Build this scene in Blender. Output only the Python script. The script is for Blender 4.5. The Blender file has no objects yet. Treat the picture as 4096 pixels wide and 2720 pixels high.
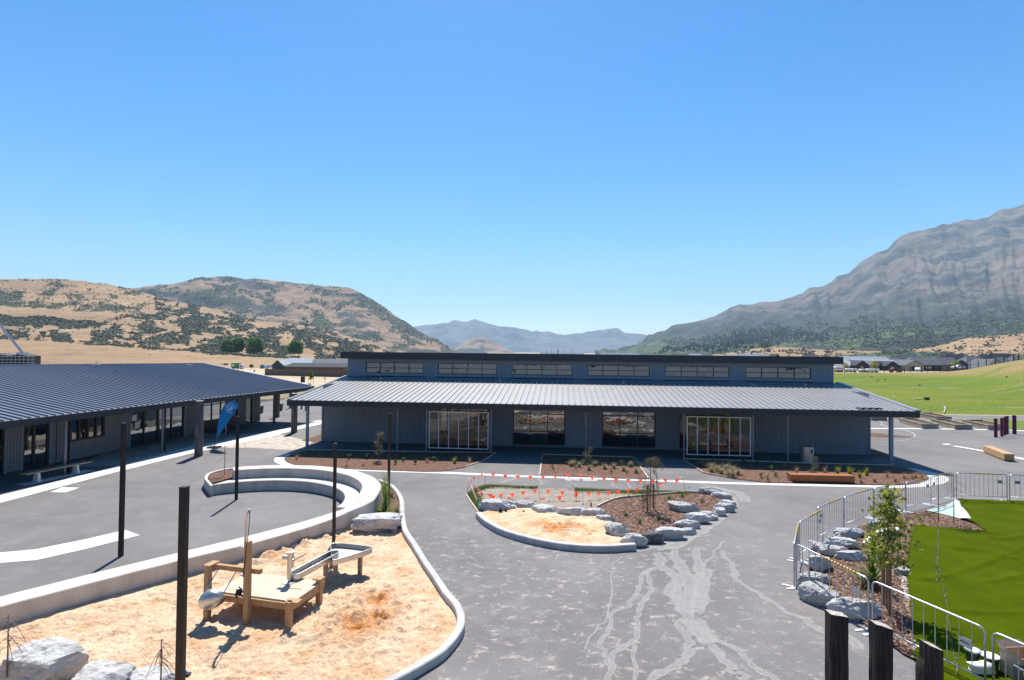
import bpy, math, random
import numpy as np
from mathutils import Vector, Matrix, noise as mnoise
rnd = random.Random(7)
S = bpy.context.scene
COL = S.collection
# ------------------------------------------------------------------ camera, world, sun, exposure
W, Hp, FPX, EYE = 4096., 2720., 2276., 5.85
PITCH, ROLL = math.atan(47 / 2276.), .0100
fw = Vector((0, math.cos(PITCH), math.sin(PITCH)))
r0 = Vector((1, 0, 0)); u0 = Vector((0, -math.sin(PITCH), math.cos(PITCH)))
rt = r0 * math.cos(ROLL) + u0 * math.sin(ROLL)
up = u0 * math.cos(ROLL) - r0 * math.sin(ROLL)
EYEP = Vector((0, 0, EYE))
cd = bpy.data.cameras.new('camera'); cam = bpy.data.objects.new('camera', cd); COL.objects.link(cam)
cd.sensor_width = 36; cd.lens = 36 * FPX / W; cd.clip_start = .1; cd.clip_end = 40000
M = Matrix((rt, up, -fw)).transposed().to_4x4(); M.translation = EYEP; cam.matrix_world = M
S.camera = cam
SUN_EL, SUN_AZ = math.radians(55.5), math.atan2(-.10, 1)      # azimuth from +Y towards +X
w = bpy.data.worlds.new('World'); S.world = w; w.use_nodes = True
nt = w.node_tree; bg = nt.nodes['Background']
sky = nt.nodes.new('ShaderNodeTexSky'); sky.sky_type = 'NISHITA'; sky.sun_disc = False
sky.sun_elevation = SUN_EL; sky.sun_rotation = SUN_AZ; sky.altitude = 400; sky.air_density = 1.0; sky.dust_density = .25; sky.ozone_density = 4
hs = nt.nodes.new('ShaderNodeHueSaturation'); hs.inputs['Saturation'].default_value = 1.36; hs.inputs['Value'].default_value = .93; hs.inputs['Hue'].default_value = .498
nt.links.new(sky.outputs[0], hs.inputs['Color']); nt.links.new(hs.outputs[0], bg.inputs[0]); bg.inputs[1].default_value = .1
sl = bpy.data.lights.new('sun', 'SUN'); sl.energy = 4.9; sl.angle = math.radians(.5); sl.color = (1, .95, .87)
so = bpy.data.objects.new('sun', sl); COL.objects.link(so)
sd = Vector((math.sin(SUN_AZ) * math.cos(SUN_EL), math.cos(SUN_AZ) * math.cos(SUN_EL), math.sin(SUN_EL)))
so.rotation_euler = sd.to_track_quat('Z', 'Y').to_euler()
S.view_settings.view_transform = 'Standard'; S.view_settings.look = 'None'
S.view_settings.exposure = .88; S.view_settings.gamma = 1
S.render.engine = 'CYCLES'; S.cycles.use_denoising = True; S.cycles.max_bounces = 6
S.cycles.transparent_max_bounces = 16; S.cycles.caustics_reflective = False; S.cycles.caustics_refractive = False

# ------------------------------------------------------------------ measuring: survey of the place from its photograph
def ray(x, y): return fw + rt * ((x - W / 2) / FPX) - up * ((y - Hp / 2) / FPX)
def at(x, y, z=0.):
    d = ray(x, y); return EYEP + d * ((z - EYE) / d.z)
def zg(x, y):
    if y < 75: return 0.
    s = .018 + (.006 - .018) * min(1, max(0, (x / max(y, 1) + .1) / .4))
    return -s * (min(y, 330) - 75)
def on(px, py):
    d = ray(px, py)
    if d.z >= -1e-4: d.z = -1e-4
    t = 20.
    while t < 3000:
        p = EYEP + d * t
        if p.z <= zg(p.x, p.y): return p
        t += 1.5
    return EYEP + d * 400
def depth(px, py, dist): return EYEP + ray(px, py) * dist
class Frame:
    def __init__(s, o, a):
        s.o = Vector((o[0], o[1], 0)); s.a = a; s.ex = Vector((math.cos(a), math.sin(a), 0)); s.ey = Vector((-math.sin(a), math.cos(a), 0))
    def wall(s, px, py, ly=0.):
        d = ray(px, py); t = (ly - (EYEP - s.o).dot(s.ey)) / d.dot(s.ey); p = EYEP + d * t - s.o
        return p.dot(s.ex), p.z
    def loc(s, p):
        q = Vector(p) - s.o; return Vector((q.dot(s.ex), q.dot(s.ey), q.z))
# ------------------------------------------------------------------ materials
def nd(t, kind, **kw):
    n = t.nodes.new('ShaderNode' + kind)
    for k, v in kw.items():
        if k in n.inputs: n.inputs[k].default_value = v
        else: setattr(n, k, v)
    return n
def c4(c): return (c[0], c[1], c[2], 1)
def ramp(t, fac, stops, interp='LINEAR'):
    r = t.nodes.new('ShaderNodeValToRGB'); r.color_ramp.interpolation = interp
    e = r.color_ramp.elements
    while len(e) < len(stops): e.new(.5)
    for q, (p, c) in zip(e, stops):
        q.position = p; q.color = c4(c) if len(c) == 3 else c
    t.links.new(fac, r.inputs[0]); return r.outputs[0]
def tex(t, scale, detail=5, rough=.6, vec=None, kind='noise', mapscale=None, rot=None, coord='Object', dist=0):
    tc = nd(t, 'TexCoord'); v = tc.outputs[coord]
    if mapscale or rot:
        m = nd(t, 'Mapping')
        if mapscale: m.inputs['Scale'].default_value = mapscale
        if rot: m.inputs['Rotation'].default_value = rot
        t.links.new(v, m.inputs[0]); v = m.outputs[0]
    if kind == 'noise':
        n = nd(t, 'TexNoise'); n.inputs['Scale'].default_value = scale; n.inputs['Detail'].default_value = detail; n.inputs['Roughness'].default_value = rough
        n.inputs['Distortion'].default_value = dist
    else:
        n = nd(t, 'TexVoronoi'); n.inputs['Scale'].default_value = scale
    t.links.new(v, n.inputs['Vector']); return n
def mix(t, f, a, b, mode='MIX'):
    m = nd(t, 'Mix', data_type='RGBA', blend_type=mode)
    for i, v in ((0, f), (6, a), (7, b)):
        if hasattr(v, 'links'): t.links.new(v, m.inputs[i])
        else: m.inputs[i].default_value = v if i == 0 else c4(v)
    return m.outputs[2]
def mk(name, rough=.8, spec=.3, metal=0):
    m = bpy.data.materials.new(name); m.use_nodes = True; t = m.node_tree; b = t.nodes['Principled BSDF']
    b.inputs['Roughness'].default_value = rough; b.inputs['Specular IOR Level'].default_value = spec; b.inputs['Metallic'].default_value = metal
    return m, t, b
def bump(t, b, h, strength=.3, dist=.02):
    n = nd(t, 'Bump'); n.inputs['Strength'].default_value = strength; n.inputs['Distance'].default_value = dist
    t.links.new(h, n.inputs['Height']); t.links.new(n.outputs[0], b.inputs['Normal'])
def nmat(name, stops, scale=5, detail=5, rough=.8, spec=.3, metal=0, bmp=0, bscale=None, mapscale=None, bdist=.02, obj=False, fine=None):
    m, t, b = mk(name, rough, spec, metal)
    n = tex(t, scale, detail, mapscale=mapscale)
    c = ramp(t, n.outputs['Fac'], stops)
    if obj:   # each object of this material a little different
        oi = nd(t, 'ObjectInfo'); v = nd(t, 'Math', operation='MULTIPLY_ADD'); v.inputs[1].default_value = .35; v.inputs[2].default_value = .8
        t.links.new(oi.outputs['Random'], v.inputs[0]); h = nd(t, 'HueSaturation'); t.links.new(v.outputs[0], h.inputs['Value']); t.links.new(c, h.inputs['Color']); c = h.outputs[0]
    if fine:
        f = tex(t, fine[0], 2); c = mix(t, fine[1], c, ramp(t, f.outputs['Fac'], [(.3, (.0, .0, .0)), (.7, (1, 1, 1))]), 'OVERLAY')
    t.links.new(c, b.inputs['Base Color'])
    if bmp:
        bn = tex(t, bscale or scale * 4, 4, mapscale=mapscale); bump(t, b, bn.outputs['Fac'], bmp, bdist)
    return m
def two(a, b): return [(.35, a), (.65, b)]
MT = {}
def m_asphalt():
    m, t, b = mk('asphalt', .9, .25)
    big = tex(t, .18, 4); mid = tex(t, 1.3, 6, .65); fine = tex(t, 38, 5, .8)
    c = ramp(t, big.outputs['Fac'], [(.3, (.122, .113, .113)), (.5, (.16, .149, .147)), (.7, (.19, .177, .173))])
    c = mix(t, .6, c, ramp(t, fine.outputs['Fac'], [(.3, (.1, .1, .1)), (.7, (.9, .9, .9))]), 'OVERLAY')
    # sand carried out of the pits: pale flecks round them
    geo = nd(t, 'NewGeometry'); sep = nd(t, 'SeparateXYZ'); t.links.new(geo.outputs['Position'], sep.inputs[0])
    vm = nd(t, 'VectorMath', operation='SUBTRACT'); vm.inputs[1].default_value = (1.0, 13.5, 0); t.links.new(geo.outputs['Position'], vm.inputs[0])
    vs = nd(t, 'VectorMath', operation='MULTIPLY'); vs.inputs[1].default_value = (.13, .12, 0); t.links.new(vm.outputs[0], vs.inputs[0])
    ln = nd(t, 'VectorMath', operation='LENGTH'); t.links.new(vs.outputs[0], ln.inputs[0])
    mr = nd(t, 'MapRange'); mr.inputs[1].default_value = .4; mr.inputs[2].default_value = 1.35; mr.inputs[3].default_value = 1; mr.inputs[4].default_value = 0; t.links.new(ln.outputs['Value'], mr.inputs[0])
    fl = tex(t, 3.6, 10, .8, mapscale=(.8, 1.1, 1), rot=(0, 0, .25), dist=.3); fl2 = ramp(t, fl.outputs['Fac'], [(.54, (0, 0, 0)), (.64, (1, 1, 1))])
    mu = nd(t, 'Math', operation='MULTIPLY'); t.links.new(fl2, mu.inputs[0]); t.links.new(mr.outputs[0], mu.inputs[1])
    m2 = nd(t, 'Math', operation='MULTIPLY'); m2.inputs[1].default_value = .8; t.links.new(mu.outputs[0], m2.inputs[0])
    c = mix(t, m2.outputs[0], c, (.46, .41, .36))
    dust = ramp(t, mid.outputs['Fac'], [(.5, (0, 0, 0)), (.75, (.3, .3, .3))]); c = mix(t, dust, c, (.3, .29, .285))
    t.links.new(c, b.inputs['Base Color']); bump(t, b, fine.outputs['Fac'], .4, .006); return m
def m_sand(name='sand'):
    m, t, b = mk(name, .95, .1)
    n = tex(t, 1.1, 6, .65, dist=.3); f = tex(t, 14, 6, .7); d = tex(t, 60, 3)
    c = ramp(t, n.outputs['Fac'], [(.36, (.80, .60, .42)), (.54, (.74, .50, .32)), (.70, (.64, .37, .19))])
    at_ = nd(t, 'VertexColor', layer_name='blend_mask'); c = mix(t, at_.outputs[0], c, (.62, .27, .09))  # orange by mask: dug-over sand, plus shade painted into the footprints
    c = mix(t, .25, c, ramp(t, f.outputs['Fac'], [(.35, (.05, .05, .05)), (.65, (.95, .95, .95))]), 'OVERLAY')
    t.links.new(c, b.inputs['Base Color']); 
    a = nd(t, 'Math', operation='MULTIPLY_ADD'); a.inputs[1].default_value = .3; t.links.new(d.outputs['Fac'], a.inputs[0]); t.links.new(f.outputs['Fac'], a.inputs[2])
    bump(t, b, a.outputs[0], 1, .07); return m
def m_mulch():
    m, t, b = mk('mulch', .95, .15)
    v = tex(t, 26, kind='vor', mapscale=(1, 1.7, 1)); n = tex(t, 8, 5)
    c = ramp(t, v.outputs['Color'], [(.1, (.05, .025, .018)), (.45, (.16, .085, .06)), (.8, (.26, .155, .11)), (1, (.40, .27, .2))])
    c = mix(t, .5, c, ramp(t, n.outputs['Fac'], [(.3, (.2, .2, .2)), (.7, (.8, .8, .8))]), 'OVERLAY')
    t.links.new(c, b.inputs['Base Color']); bump(t, b, v.outputs['Distance'], 1, .03); return m
def m_rock():
    m, t, b = mk('boulder_stone', .85, .25)
    n = tex(t, 2.2, 8, .65, dist=1.2, mapscale=(1, 1, 2.4)); f = tex(t, 11, 6, .7)
    c = ramp(t, n.outputs['Fac'], [(.30, (.20, .195, .19)), (.40, (.47, .46, .445)), (.58, (.62, .61, .59)), (.74, (.38, .365, .34))])
    oi = nd(t, 'ObjectInfo'); mm = nd(t, 'Math', operation='MULTIPLY_ADD'); mm.inputs[1].default_value = .3; mm.inputs[2].default_value = .8
    t.links.new(oi.outputs['Random'], mm.inputs[0]); h = nd(t, 'HueSaturation'); t.links.new(mm.outputs[0], h.inputs['Value']); t.links.new(c, h.inputs['Color'])
    t.links.new(h.outputs[0], b.inputs['Base Color'])
    w_ = nd(t, 'TexWave'); w_.inputs['Scale'].default_value = 2.2; w_.inputs['Distortion'].default_value = 7; w_.inputs['Detail'].default_value = 5
    tc = nd(t, 'TexCoord'); mp = nd(t, 'Mapping'); mp.inputs['Rotation'].default_value = (.5, 1.2, .3); t.links.new(tc.outputs['Object'], mp.inputs[0]); t.links.new(mp.outputs[0], w_.inputs[0])
    a = nd(t, 'Math', operation='MULTIPLY_ADD'); a.inputs[1].default_value = .25; t.links.new(w_.outputs['Fac'], a.inputs[0]); t.links.new(f.outputs['Fac'], a.inputs[2])
    bump(t, b, a.outputs[0], 1, .06); return m
def m_glass(name, tint=(.75, .8, .82), ior=1.75, wave=.0):
    m, t, b = mk(name); t.nodes.remove(b); out = [n for n in t.nodes if n.type == 'OUTPUT_MATERIAL'][0]
    g = nd(t, 'BsdfGlossy'); g.inputs['Roughness'].default_value = .015; g.inputs['Color'].default_value = (1, 1, 1, 1)
    tr = nd(t, 'BsdfTransparent'); tr.inputs['Color'].default_value = c4(tint); fr = nd(t, 'Fresnel'); fr.inputs['IOR'].default_value = ior
    mx = nd(t, 'MixShader'); t.links.new(fr.outputs[0], mx.inputs[0]); t.links.new(tr.outputs[0], mx.inputs[1]); t.links.new(g.outputs[0], mx.inputs[2]); t.links.new(mx.outputs[0], out.inputs[0])
    if wave:
        n = tex(t, .9, 2, mapscale=(1, 1, 1.5)); bb = nd(t, 'Bump'); bb.inputs['Strength'].default_value = wave; bb.inputs['Distance'].default_value = .012
        t.links.new(n.outputs['Fac'], bb.inputs['Height']); t.links.new(bb.outputs[0], g.inputs['Normal']); t.links.new(bb.outputs[0], fr.inputs['Normal'])
    return m
def m_pavers():
    m, t, b = mk('pavers', .85, .25)
    tc = nd(t, 'TexCoord'); mp = nd(t, 'Mapping'); mp.inputs['Rotation'].default_value = (0, 0, .45); t.links.new(tc.outputs['Object'], mp.inputs[0])
    k = nd(t, 'TexBrick'); k.inputs['Color1'].default_value = c4((.56, .47, .36)); k.inputs['Color2'].default_value = c4((.30, .28, .27)); k.inputs['Mortar'].default_value = c4((.2, .18, .16))
    k.inputs['Scale'].default_value = 1.6; k.inputs['Mortar Size'].default_value = .012; t.links.new(mp.outputs[0], k.inputs['Vector'])
    n = tex(t, 3, 5); c = mix(t, .4, k.outputs['Color'], ramp(t, n.outputs['Fac'], two((.35, .35, .35), (.65, .65, .65))), 'OVERLAY')
    t.links.new(c, b.inputs['Base Color']); bump(t, b, k.outputs['Fac'], -.3, .004); return m
def m_hill(name, grass, dark, sc, lo, hi, rock=None, green=None, gz=(0, 1), streak=(1, 1, 1), low=None):
    m, t, b = mk(name, .95, .1)
    n1 = tex(t, sc * .35, 6, .6); n = tex(t, sc, 9, .68, mapscale=streak); n3 = tex(t, sc * 6, 5, .7)
    c = ramp(t, n1.outputs['Fac'], [(.35, tuple(x * .82 for x in grass)), (.65, tuple(min(1, x * 1.15) for x in grass))])
    if rock:
        nr = tex(t, sc * 1.7, 9, .75, mapscale=(1, 1, .35), dist=.5); c = mix(t, ramp(t, nr.outputs['Fac'], [(.5, (0, 0, 0)), (.6, (1, 1, 1))]), c, rock)
    sep = nd(t, 'SeparateXYZ'); geo = nd(t, 'NewGeometry'); t.links.new(geo.outputs['Position'], sep.inputs[0])
    vcs = nd(t, 'VertexColor', layer_name='blend_mask')
    if low:   # darker scrub belt on the lower flank
        ml = nd(t, 'MapRange'); ml.inputs[1].default_value = low[1]; ml.inputs[2].default_value = low[2]; ml.inputs[3].default_value = .75; ml.inputs[4].default_value = -.25; t.links.new(sep.outputs[2], ml.inputs[0])
        al = nd(t, 'Math', operation='MULTIPLY_ADD', use_clamp=True); al.inputs[1].default_value = 2.4; nm = tex(t, sc * 2.2, 8, .75); sb = nd(t, 'Math', operation='SUBTRACT'); sb.inputs[1].default_value = .5; t.links.new(nm.outputs['Fac'], sb.inputs[0]); t.links.new(sb.outputs[0], al.inputs[0]); t.links.new(ml.outputs[0], al.inputs[2])
        c = mix(t, ramp(t, al.outputs[0], [(.2, (0, 0, 0)), (.6, (1, 1, 1))]), c, low[0])
    if green:
        mr = nd(t, 'MapRange'); mr.inputs[1].default_value = gz[0]; mr.inputs[2].default_value = gz[1]; mr.inputs[3].default_value = 1; mr.inputs[4].default_value = 0
        t.links.new(sep.outputs[2], mr.inputs[0])
        ad = nd(t, 'Math', operation='MULTIPLY_ADD'); ad.inputs[1].default_value = 1.6; ad.inputs[2].default_value = -.8; t.links.new(n.outputs['Fac'], ad.inputs[0])
        a2 = nd(t, 'Math', operation='ADD', use_clamp=True); t.links.new(ad.outputs[0], a2.inputs[0]); t.links.new(mr.outputs[0], a2.inputs[1])
        mx_ = nd(t, 'MapRange'); mx_.inputs[1].default_value = 250; mx_.inputs[2].default_value = 650; t.links.new(sep.outputs[0], mx_.inputs[0]); a3 = nd(t, 'Math', operation='MULTIPLY'); t.links.new(a2.outputs[0], a3.inputs[0]); t.links.new(mx_.outputs[0], a3.inputs[1]); a2 = a3
        gg = ramp(t, n3.outputs['Fac'], [(.35, tuple(x * .55 for x in green)), (.6, green)])
        c = mix(t, ramp(t, a2.outputs[0], [(.3, (0, 0, 0)), (.62, (1, 1, 1))]), c, gg)
    dk = ramp(t, n.outputs['Fac'], [(lo, (0, 0, 0)), (hi, (1, 1, 1))]); c = mix(t, dk, c, dark)
    c = mix(t, .3, c, ramp(t, n3.outputs['Fac'], [(.3, (.2, .2, .2)), (.7, (.8, .8, .8))]), 'OVERLAY')
    va = nd(t, 'Math', operation='MULTIPLY_ADD'); va.inputs[1].default_value = 1.3; va.inputs[2].default_value = -.65; t.links.new(n3.outputs['Fac'], va.inputs[0]); vb = nd(t, 'Math', operation='ADD'); t.links.new(va.outputs[0], vb.inputs[0]); t.links.new(vcs.outputs[0], vb.inputs[1])
    sc_ = ramp(t, n1.outputs['Fac'], [(.4, (.040, .048, .034)), (.65, (.062, .085, .04))]); c = mix(t, ramp(t, vb.outputs[0], [(.38, (0, 0, 0)), (.6, (.9, .9, .9))]), c, sc_)
    t.links.new(c, b.inputs['Base Color'])
    hb = nd(t, 'Math', operation='MULTIPLY_ADD'); hb.inputs[1].default_value = .25; t.links.new(n3.outputs['Fac'], hb.inputs[0]); t.links.new(n.outputs['Fac'], hb.inputs[2]); bump(t, b, hb.outputs[0], .8, .6 / sc * .14); return m
def m_stain():
    m, t, b = mk('dried_silt', .95, .1); b.inputs['Base Color'].default_value = (.40, .38, .365, 1)
    n = tex(t, 4.5, 9, .75, dist=.6); vc = nd(t, 'VertexColor', layer_name='blend_mask')
    a = nd(t, 'Math', operation='MULTIPLY_ADD'); a.inputs[1].default_value = .8; a.inputs[2].default_value = -.4; t.links.new(n.outputs['Fac'], a.inputs[0])
    a2 = nd(t, 'Math', operation='ADD'); t.links.new(a.outputs[0], a2.inputs[0]); t.links.new(vc.outputs[0], a2.inputs[1])
    t.links.new(ramp(t, a2.outputs[0], [(.25, (0, 0, 0)), (.55, (.4, .4, .4)), (.9, (.75, .75, .75))]), b.inputs['Alpha']); return m
def build_mats():
    A = MT
    A['asphalt'] = m_asphalt(); A['sand'] = m_sand(); A['mulch'] = m_mulch(); A['rock'] = m_rock(); A['pavers'] = m_pavers(); A['stain'] = m_stain()
    A['rock_dark'] = nmat('dark_boulder_stone', [(.4, (.07, .075, .08)), (.6, (.15, .15, .15)), (.72, (.35, .35, .34))], 5, 7, bmp=.8, bscale=9, bdist=.06)
    A['concrete'] = nmat('concrete', [(.35, (.50, .49, .47)), (.65, (.62, .61, .58))], 1.5, 7, bmp=.15, bscale=30, fine=(40, .15))
    A['concrete_wall'] = nmat('board_concrete', [(.3, (.42, .375, .325)), (.55, (.54, .495, .44)), (.75, (.60, .555, .50))], 2.2, 7, mapscale=(1, 1, .3), bmp=.2, bscale=20)  # warmed all over, standing in for light bounced off the sand
    A['kerb'] = nmat('kerb_concrete', [(.35, (.36, .36, .36)), (.65, (.52, .51, .5))], 3, 6, bmp=.2, bscale=40)
    A['ground'] = nmat('dry_ground', [(.3, (.30, .22, .12)), (.55, (.40, .30, .18)), (.75, (.46, .37, .25))], .03, 8, fine=(1.5, .35))
    A['gravelly'] = nmat('bare_earth', [(.35, (.19, .155, .12)), (.65, (.29, .245, .20))], 2.5, 8, bmp=.6, bscale=30, fine=(45, .5))
    A['gravel'] = nmat('pale_gravel', [(.3, (.25, .24, .22)), (.7, (.6, .58, .54))], 30, 4, bmp=.8, bscale=40)
    A['grass'] = nmat('grass', [(.3, (.10, .14, .025)), (.55, (.13, .17, .035)), (.75, (.19, .18, .06))], 1.2, 8, rough=.9, spec=.1, bmp=.7, bscale=40, fine=(30, .3))
    A['lawn'] = None
    A['turf'] = None
    m, t, b = mk('field_grass', .95, .02)
    n = tex(t, .045, 9, .68, mapscale=(.6, 1.8, 1)); n2 = tex(t, .12, 9, .7, mapscale=(.5, 2.2, 1)); n3 = tex(t, 3, 5)
    c = ramp(t, n.outputs['Fac'], [(.3, (.17, .175, .035)), (.5, (.115, .155, .028)), (.62, (.10, .15, .03)), (.75, (.19, .17, .06))])
    vc = nd(t, 'VertexColor', layer_name='blend_mask'); 
    c = mix(t, ramp(t, n2.outputs['Fac'], [(.565, (0, 0, 0)), (.66, (.6, .6, .6))]), c, (.34, .28, .18))
    c = mix(t, vc.outputs[0], c, (.27, .19, .10)); c = mix(t, .55, c, ramp(t, n3.outputs['Fac'], two((.2, .2, .2), (.8, .8, .8))), 'OVERLAY')
    t.links.new(c, b.inputs['Base Color']); bump(t, b, n3.outputs['Fac'], .6, .08); A['lawn'] = m
    A['turf'] = nmat('artificial_turf', [(.3, (.046, .072, .001)), (.7, (.070, .098, .002))], 1.1, 6, rough=.95, spec=.02, bmp=.9, bscale=70, bdist=.02, fine=(60, .3))
    A['sheet'] = nmat('pale_membrane', two((.34, .44, .38), (.42, .52, .45)), 2, 4, rough=.5, spec=.4, bmp=.2, bscale=4)
    A['white_sheet'] = nmat('white_membrane', two((.62, .63, .68), (.72, .73, .78)), 3, 4, rough=.6, bmp=.3, bscale=5)
    A['roof_main'] = nmat('grey_roof_steel', two((.225, .22, .222), (.255, .25, .25)), .6, 5, rough=.4, spec=.6, fine=(20, .08))
    A['roof_dark'] = nmat('dark_roof_steel', two((.14, .145, .175), (.165, .17, .205)), .6, 5, rough=.33, spec=.7)
    A['fascia'] = nmat('dark_fascia', two((.028, .03, .034), (.036, .038, .042)), 2, 4, rough=.5, spec=.4)
    A['clad'] = nmat('blue_grey_cladding', two((.23, .275, .32), (.26, .305, .35)), .8, 5, rough=.5, spec=.4)
    A['clad_warm'] = nmat('grey_cladding', two((.23, .225, .23), (.26, .255, .26)), .8, 5, rough=.5, spec=.4)
    A['trim'] = nmat('blue_grey_trim', two((.22, .26, .30), (.25, .29, .33)), 1, 4, rough=.5)
    A['frame'] = nmat('dark_window_frame', two((.022, .024, .027), (.03, .032, .035)), 3, 3, rough=.4, spec=.5)
    A['soffit'] = nmat('soffit', two((.10, .10, .10), (.12, .12, .12)), 1, 4)
    A['glass'] = m_glass('window_glass', (.30, .34, .36), 2.5, .6); A['screen_glass'] = m_glass('screen_glass', (.55, .55, .54), 1.7, .5)
    A['clear'] = m_glass('clear_glass', (.5, .52, .52), 1.5)
    A['screen_frame'] = nmat('pale_screen_frame', two((.70, .60, .57), (.78, .68, .65)), 3, 3, rough=.4, metal=.0)
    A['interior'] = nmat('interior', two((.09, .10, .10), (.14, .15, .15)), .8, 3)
    A['steel_post'] = nmat('grey_steel_post', two((.19, .20, .23), (.23, .24, .27)), 2, 3, rough=.4, metal=.3)
    A['black'] = nmat('black_steel', two((.007, .006, .007), (.013, .011, .012)), 3, 3, rough=.5, spec=.35)
    A['galv'] = nmat('galvanised_steel', two((.46, .48, .52), (.60, .62, .66)), 14, 5, rough=.38, metal=.75)
    A['plate'] = nmat('barrier_plate', two((.22, .24, .26), (.28, .3, .32)), 9, 3, rough=.5)
    A['stainless'] = nmat('stainless_steel', two((.50, .48, .45), (.58, .56, .52)), 3, 3, rough=.36, metal=.85)
    A['timber'] = nmat('pine_timber', [(.3, (.34, .20, .10)), (.7, (.48, .31, .17))], 3, 6, mapscale=(6, 6, .6), bmp=.2, bscale=8)
    A['deck'] = nmat('deck_timber', [(.3, (.52, .40, .29)), (.7, (.64, .52, .40))], 4, 6, mapscale=(.6, 6, 6), bmp=.2, bscale=8)
    A['bench_red'] = nmat('red_cedar_beam', [(.3, (.24, .085, .035)), (.7, (.35, .135, .055))], 2.5, 7, mapscale=(.5, 5, 5), bmp=.3, bscale=8)
    A['bench_pale'] = nmat('pale_cedar_beam', [(.3, (.40, .24, .12)), (.7, (.52, .33, .17))], 2.5, 7, mapscale=(5, .6, 5), bmp=.3, bscale=8)
    A['slat'] = nmat('bench_slat', two((.30, .22, .14), (.38, .28, .18)), 3, 5, mapscale=(.5, 6, 6))
    A['old_wood'] = nmat('weathered_dark_wood', [(.3, (.022, .018, .016)), (.55, (.06, .05, .045)), (.75, (.12, .10, .09))], 3, 8, mapscale=(9, 9, .6), rough=.95, spec=.1, bmp=.9, bscale=5, bdist=.03)
    A['wood_end'] = nmat('sawn_wood_end', [(.3, (.28, .24, .22)), (.7, (.6, .54, .5))], 25, 6, bmp=.9, bscale=40, bdist=.02)
    A['pile'] = nmat('weathered_grey_pile', [(.3, (.045, .04, .04)), (.5, (.13, .115, .11)), (.75, (.22, .20, .19))], 2.2, 8, mapscale=(4, 4, .5), rough=.95, bmp=.9, bscale=5, bdist=.03)
    A['maroon'] = nmat('maroon_stain', two((.10, .014, .04), (.15, .022, .055)), 4, 4, mapscale=(5, 5, .6), rough=.7)
    A['bedwood'] = nmat('raised_bed_timber', [(.3, (.26, .20, .14)), (.7, (.40, .32, .23))], 2.5, 6, mapscale=(1, 1, 6), bmp=.2)
    A['edging'] = nmat('timber_edging', two((.50, .40, .30), (.62, .52, .42)), 5, 4)
    A['soil'] = nmat('garden_soil', two((.05, .035, .025), (.12, .08, .055)), 8, 6, bmp=.8, bscale=20)
    A['white_paint'] = nmat('white_paint', two((.70, .71, .72), (.78, .79, .8)), 3, 3, rough=.4)
    A['flag'] = None
    m, t, b = mk('blue_flag_cloth', .75, .2); b.inputs['Base Color'].default_value = (.012, .13, .33, 1); n = tex(t, 3, 3); bump(t, b, n.outputs['Fac'], .3, .05); A['flag'] = m
    A['flag_white'] = nmat('white_print', two((.55, .62, .7), (.62, .68, .75)), 3, 2)
    for k, c in dict(cord=(.7, .66, .64), yellow=(.75, .48, .08), blackp=(.02, .02, .02), green_bin=(.02, .10, .045), blue_loo=(.04, .16, .34), truck_green=(.03, .22, .05), car_white=(.75, .76, .78), car_silver=(.5, .52, .55), car_red=(.10, .02, .03), rubber=(.02, .02, .02), wrap=(.75, .74, .73), digger=(.6, .38, .04), card=(.55, .38, .26), grey_plastic=(.08, .09, .10), crane=(.30, .38, .55), dark_green=(.015, .05, .03), red=(.4, .03, .02)).items():
        A[k] = nmat(k + '_finish', two(tuple(x * .9 for x in c), tuple(min(1, x * 1.08) for x in c)), 3, 3, rough=.5, spec=.4)
    A['h_tan'] = nmat('house_brick', two((.36, .30, .22), (.44, .37, .28)), 1.5, 4); A['h_dark'] = nmat('house_dark_cladding', two((.03, .033, .04), (.045, .05, .058)), 1, 3)
    A['h_brown'] = nmat('house_brown_cladding', two((.16, .09, .07), (.2, .12, .09)), 1, 3); A['h_white'] = nmat('house_white_cladding', two((.55, .55, .53), (.62, .62, .6)), 1, 3)
    A['r_grey'] = nmat('grey_house_roof', two((.085, .092, .11), (.115, .125, .145)), .5, 4, rough=.8, spec=.12); A['r_white'] = nmat('bright_house_roof', two((.30, .32, .35), (.38, .40, .44)), .5, 4, rough=.8, spec=.1)
    A['r_dark'] = nmat('black_house_roof', two((.03, .034, .045), (.045, .05, .062)), .5, 4, rough=.8, spec=.12)
    A['fence_wood'] = nmat('brown_fence_paling', [(.35, (.11, .08, .065)), (.65, (.18, .135, .11))], 6, 3, mapscale=(3, 3, .3))
    def clothm(name, c, f=.6):
        m, t, b = mk(name, .7, .2); b.inputs['Base Color'].default_value = c4(c); tl = nd(t, 'BsdfTranslucent'); tl.inputs[0].default_value = c4(c); mx = nd(t, 'MixShader'); mx.inputs[0].default_value = f
        out = [n for n in t.nodes if n.type == 'OUTPUT_MATERIAL'][0]; t.links.new(b.outputs[0], mx.inputs[1]); t.links.new(tl.outputs[0], mx.inputs[2]); t.links.new(mx.outputs[0], out.inputs[0]); return m
    A['orange'] = clothm('orange_cloth', (.95, .11, .04)); A['marker_blue'] = clothm('marker_blue_cloth', (.0, .32, .62)); A['flag'] = clothm('blue_flag_cloth', (.008, .11, .30), .2)
    m, t, b = mk('hazard_tape', .6, .3); wv = nd(t, 'TexWave'); wv.inputs['Scale'].default_value = 3.4; tc = nd(t, 'TexCoord'); t.links.new(tc.outputs['Object'], wv.inputs[0]); t.links.new(ramp(t, wv.outputs['Fac'], [(.5, (.75, .48, .08)), (.52, (.03, .03, .03))], 'CONSTANT'), b.inputs['Base Color']); A['tape'] = m
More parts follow.
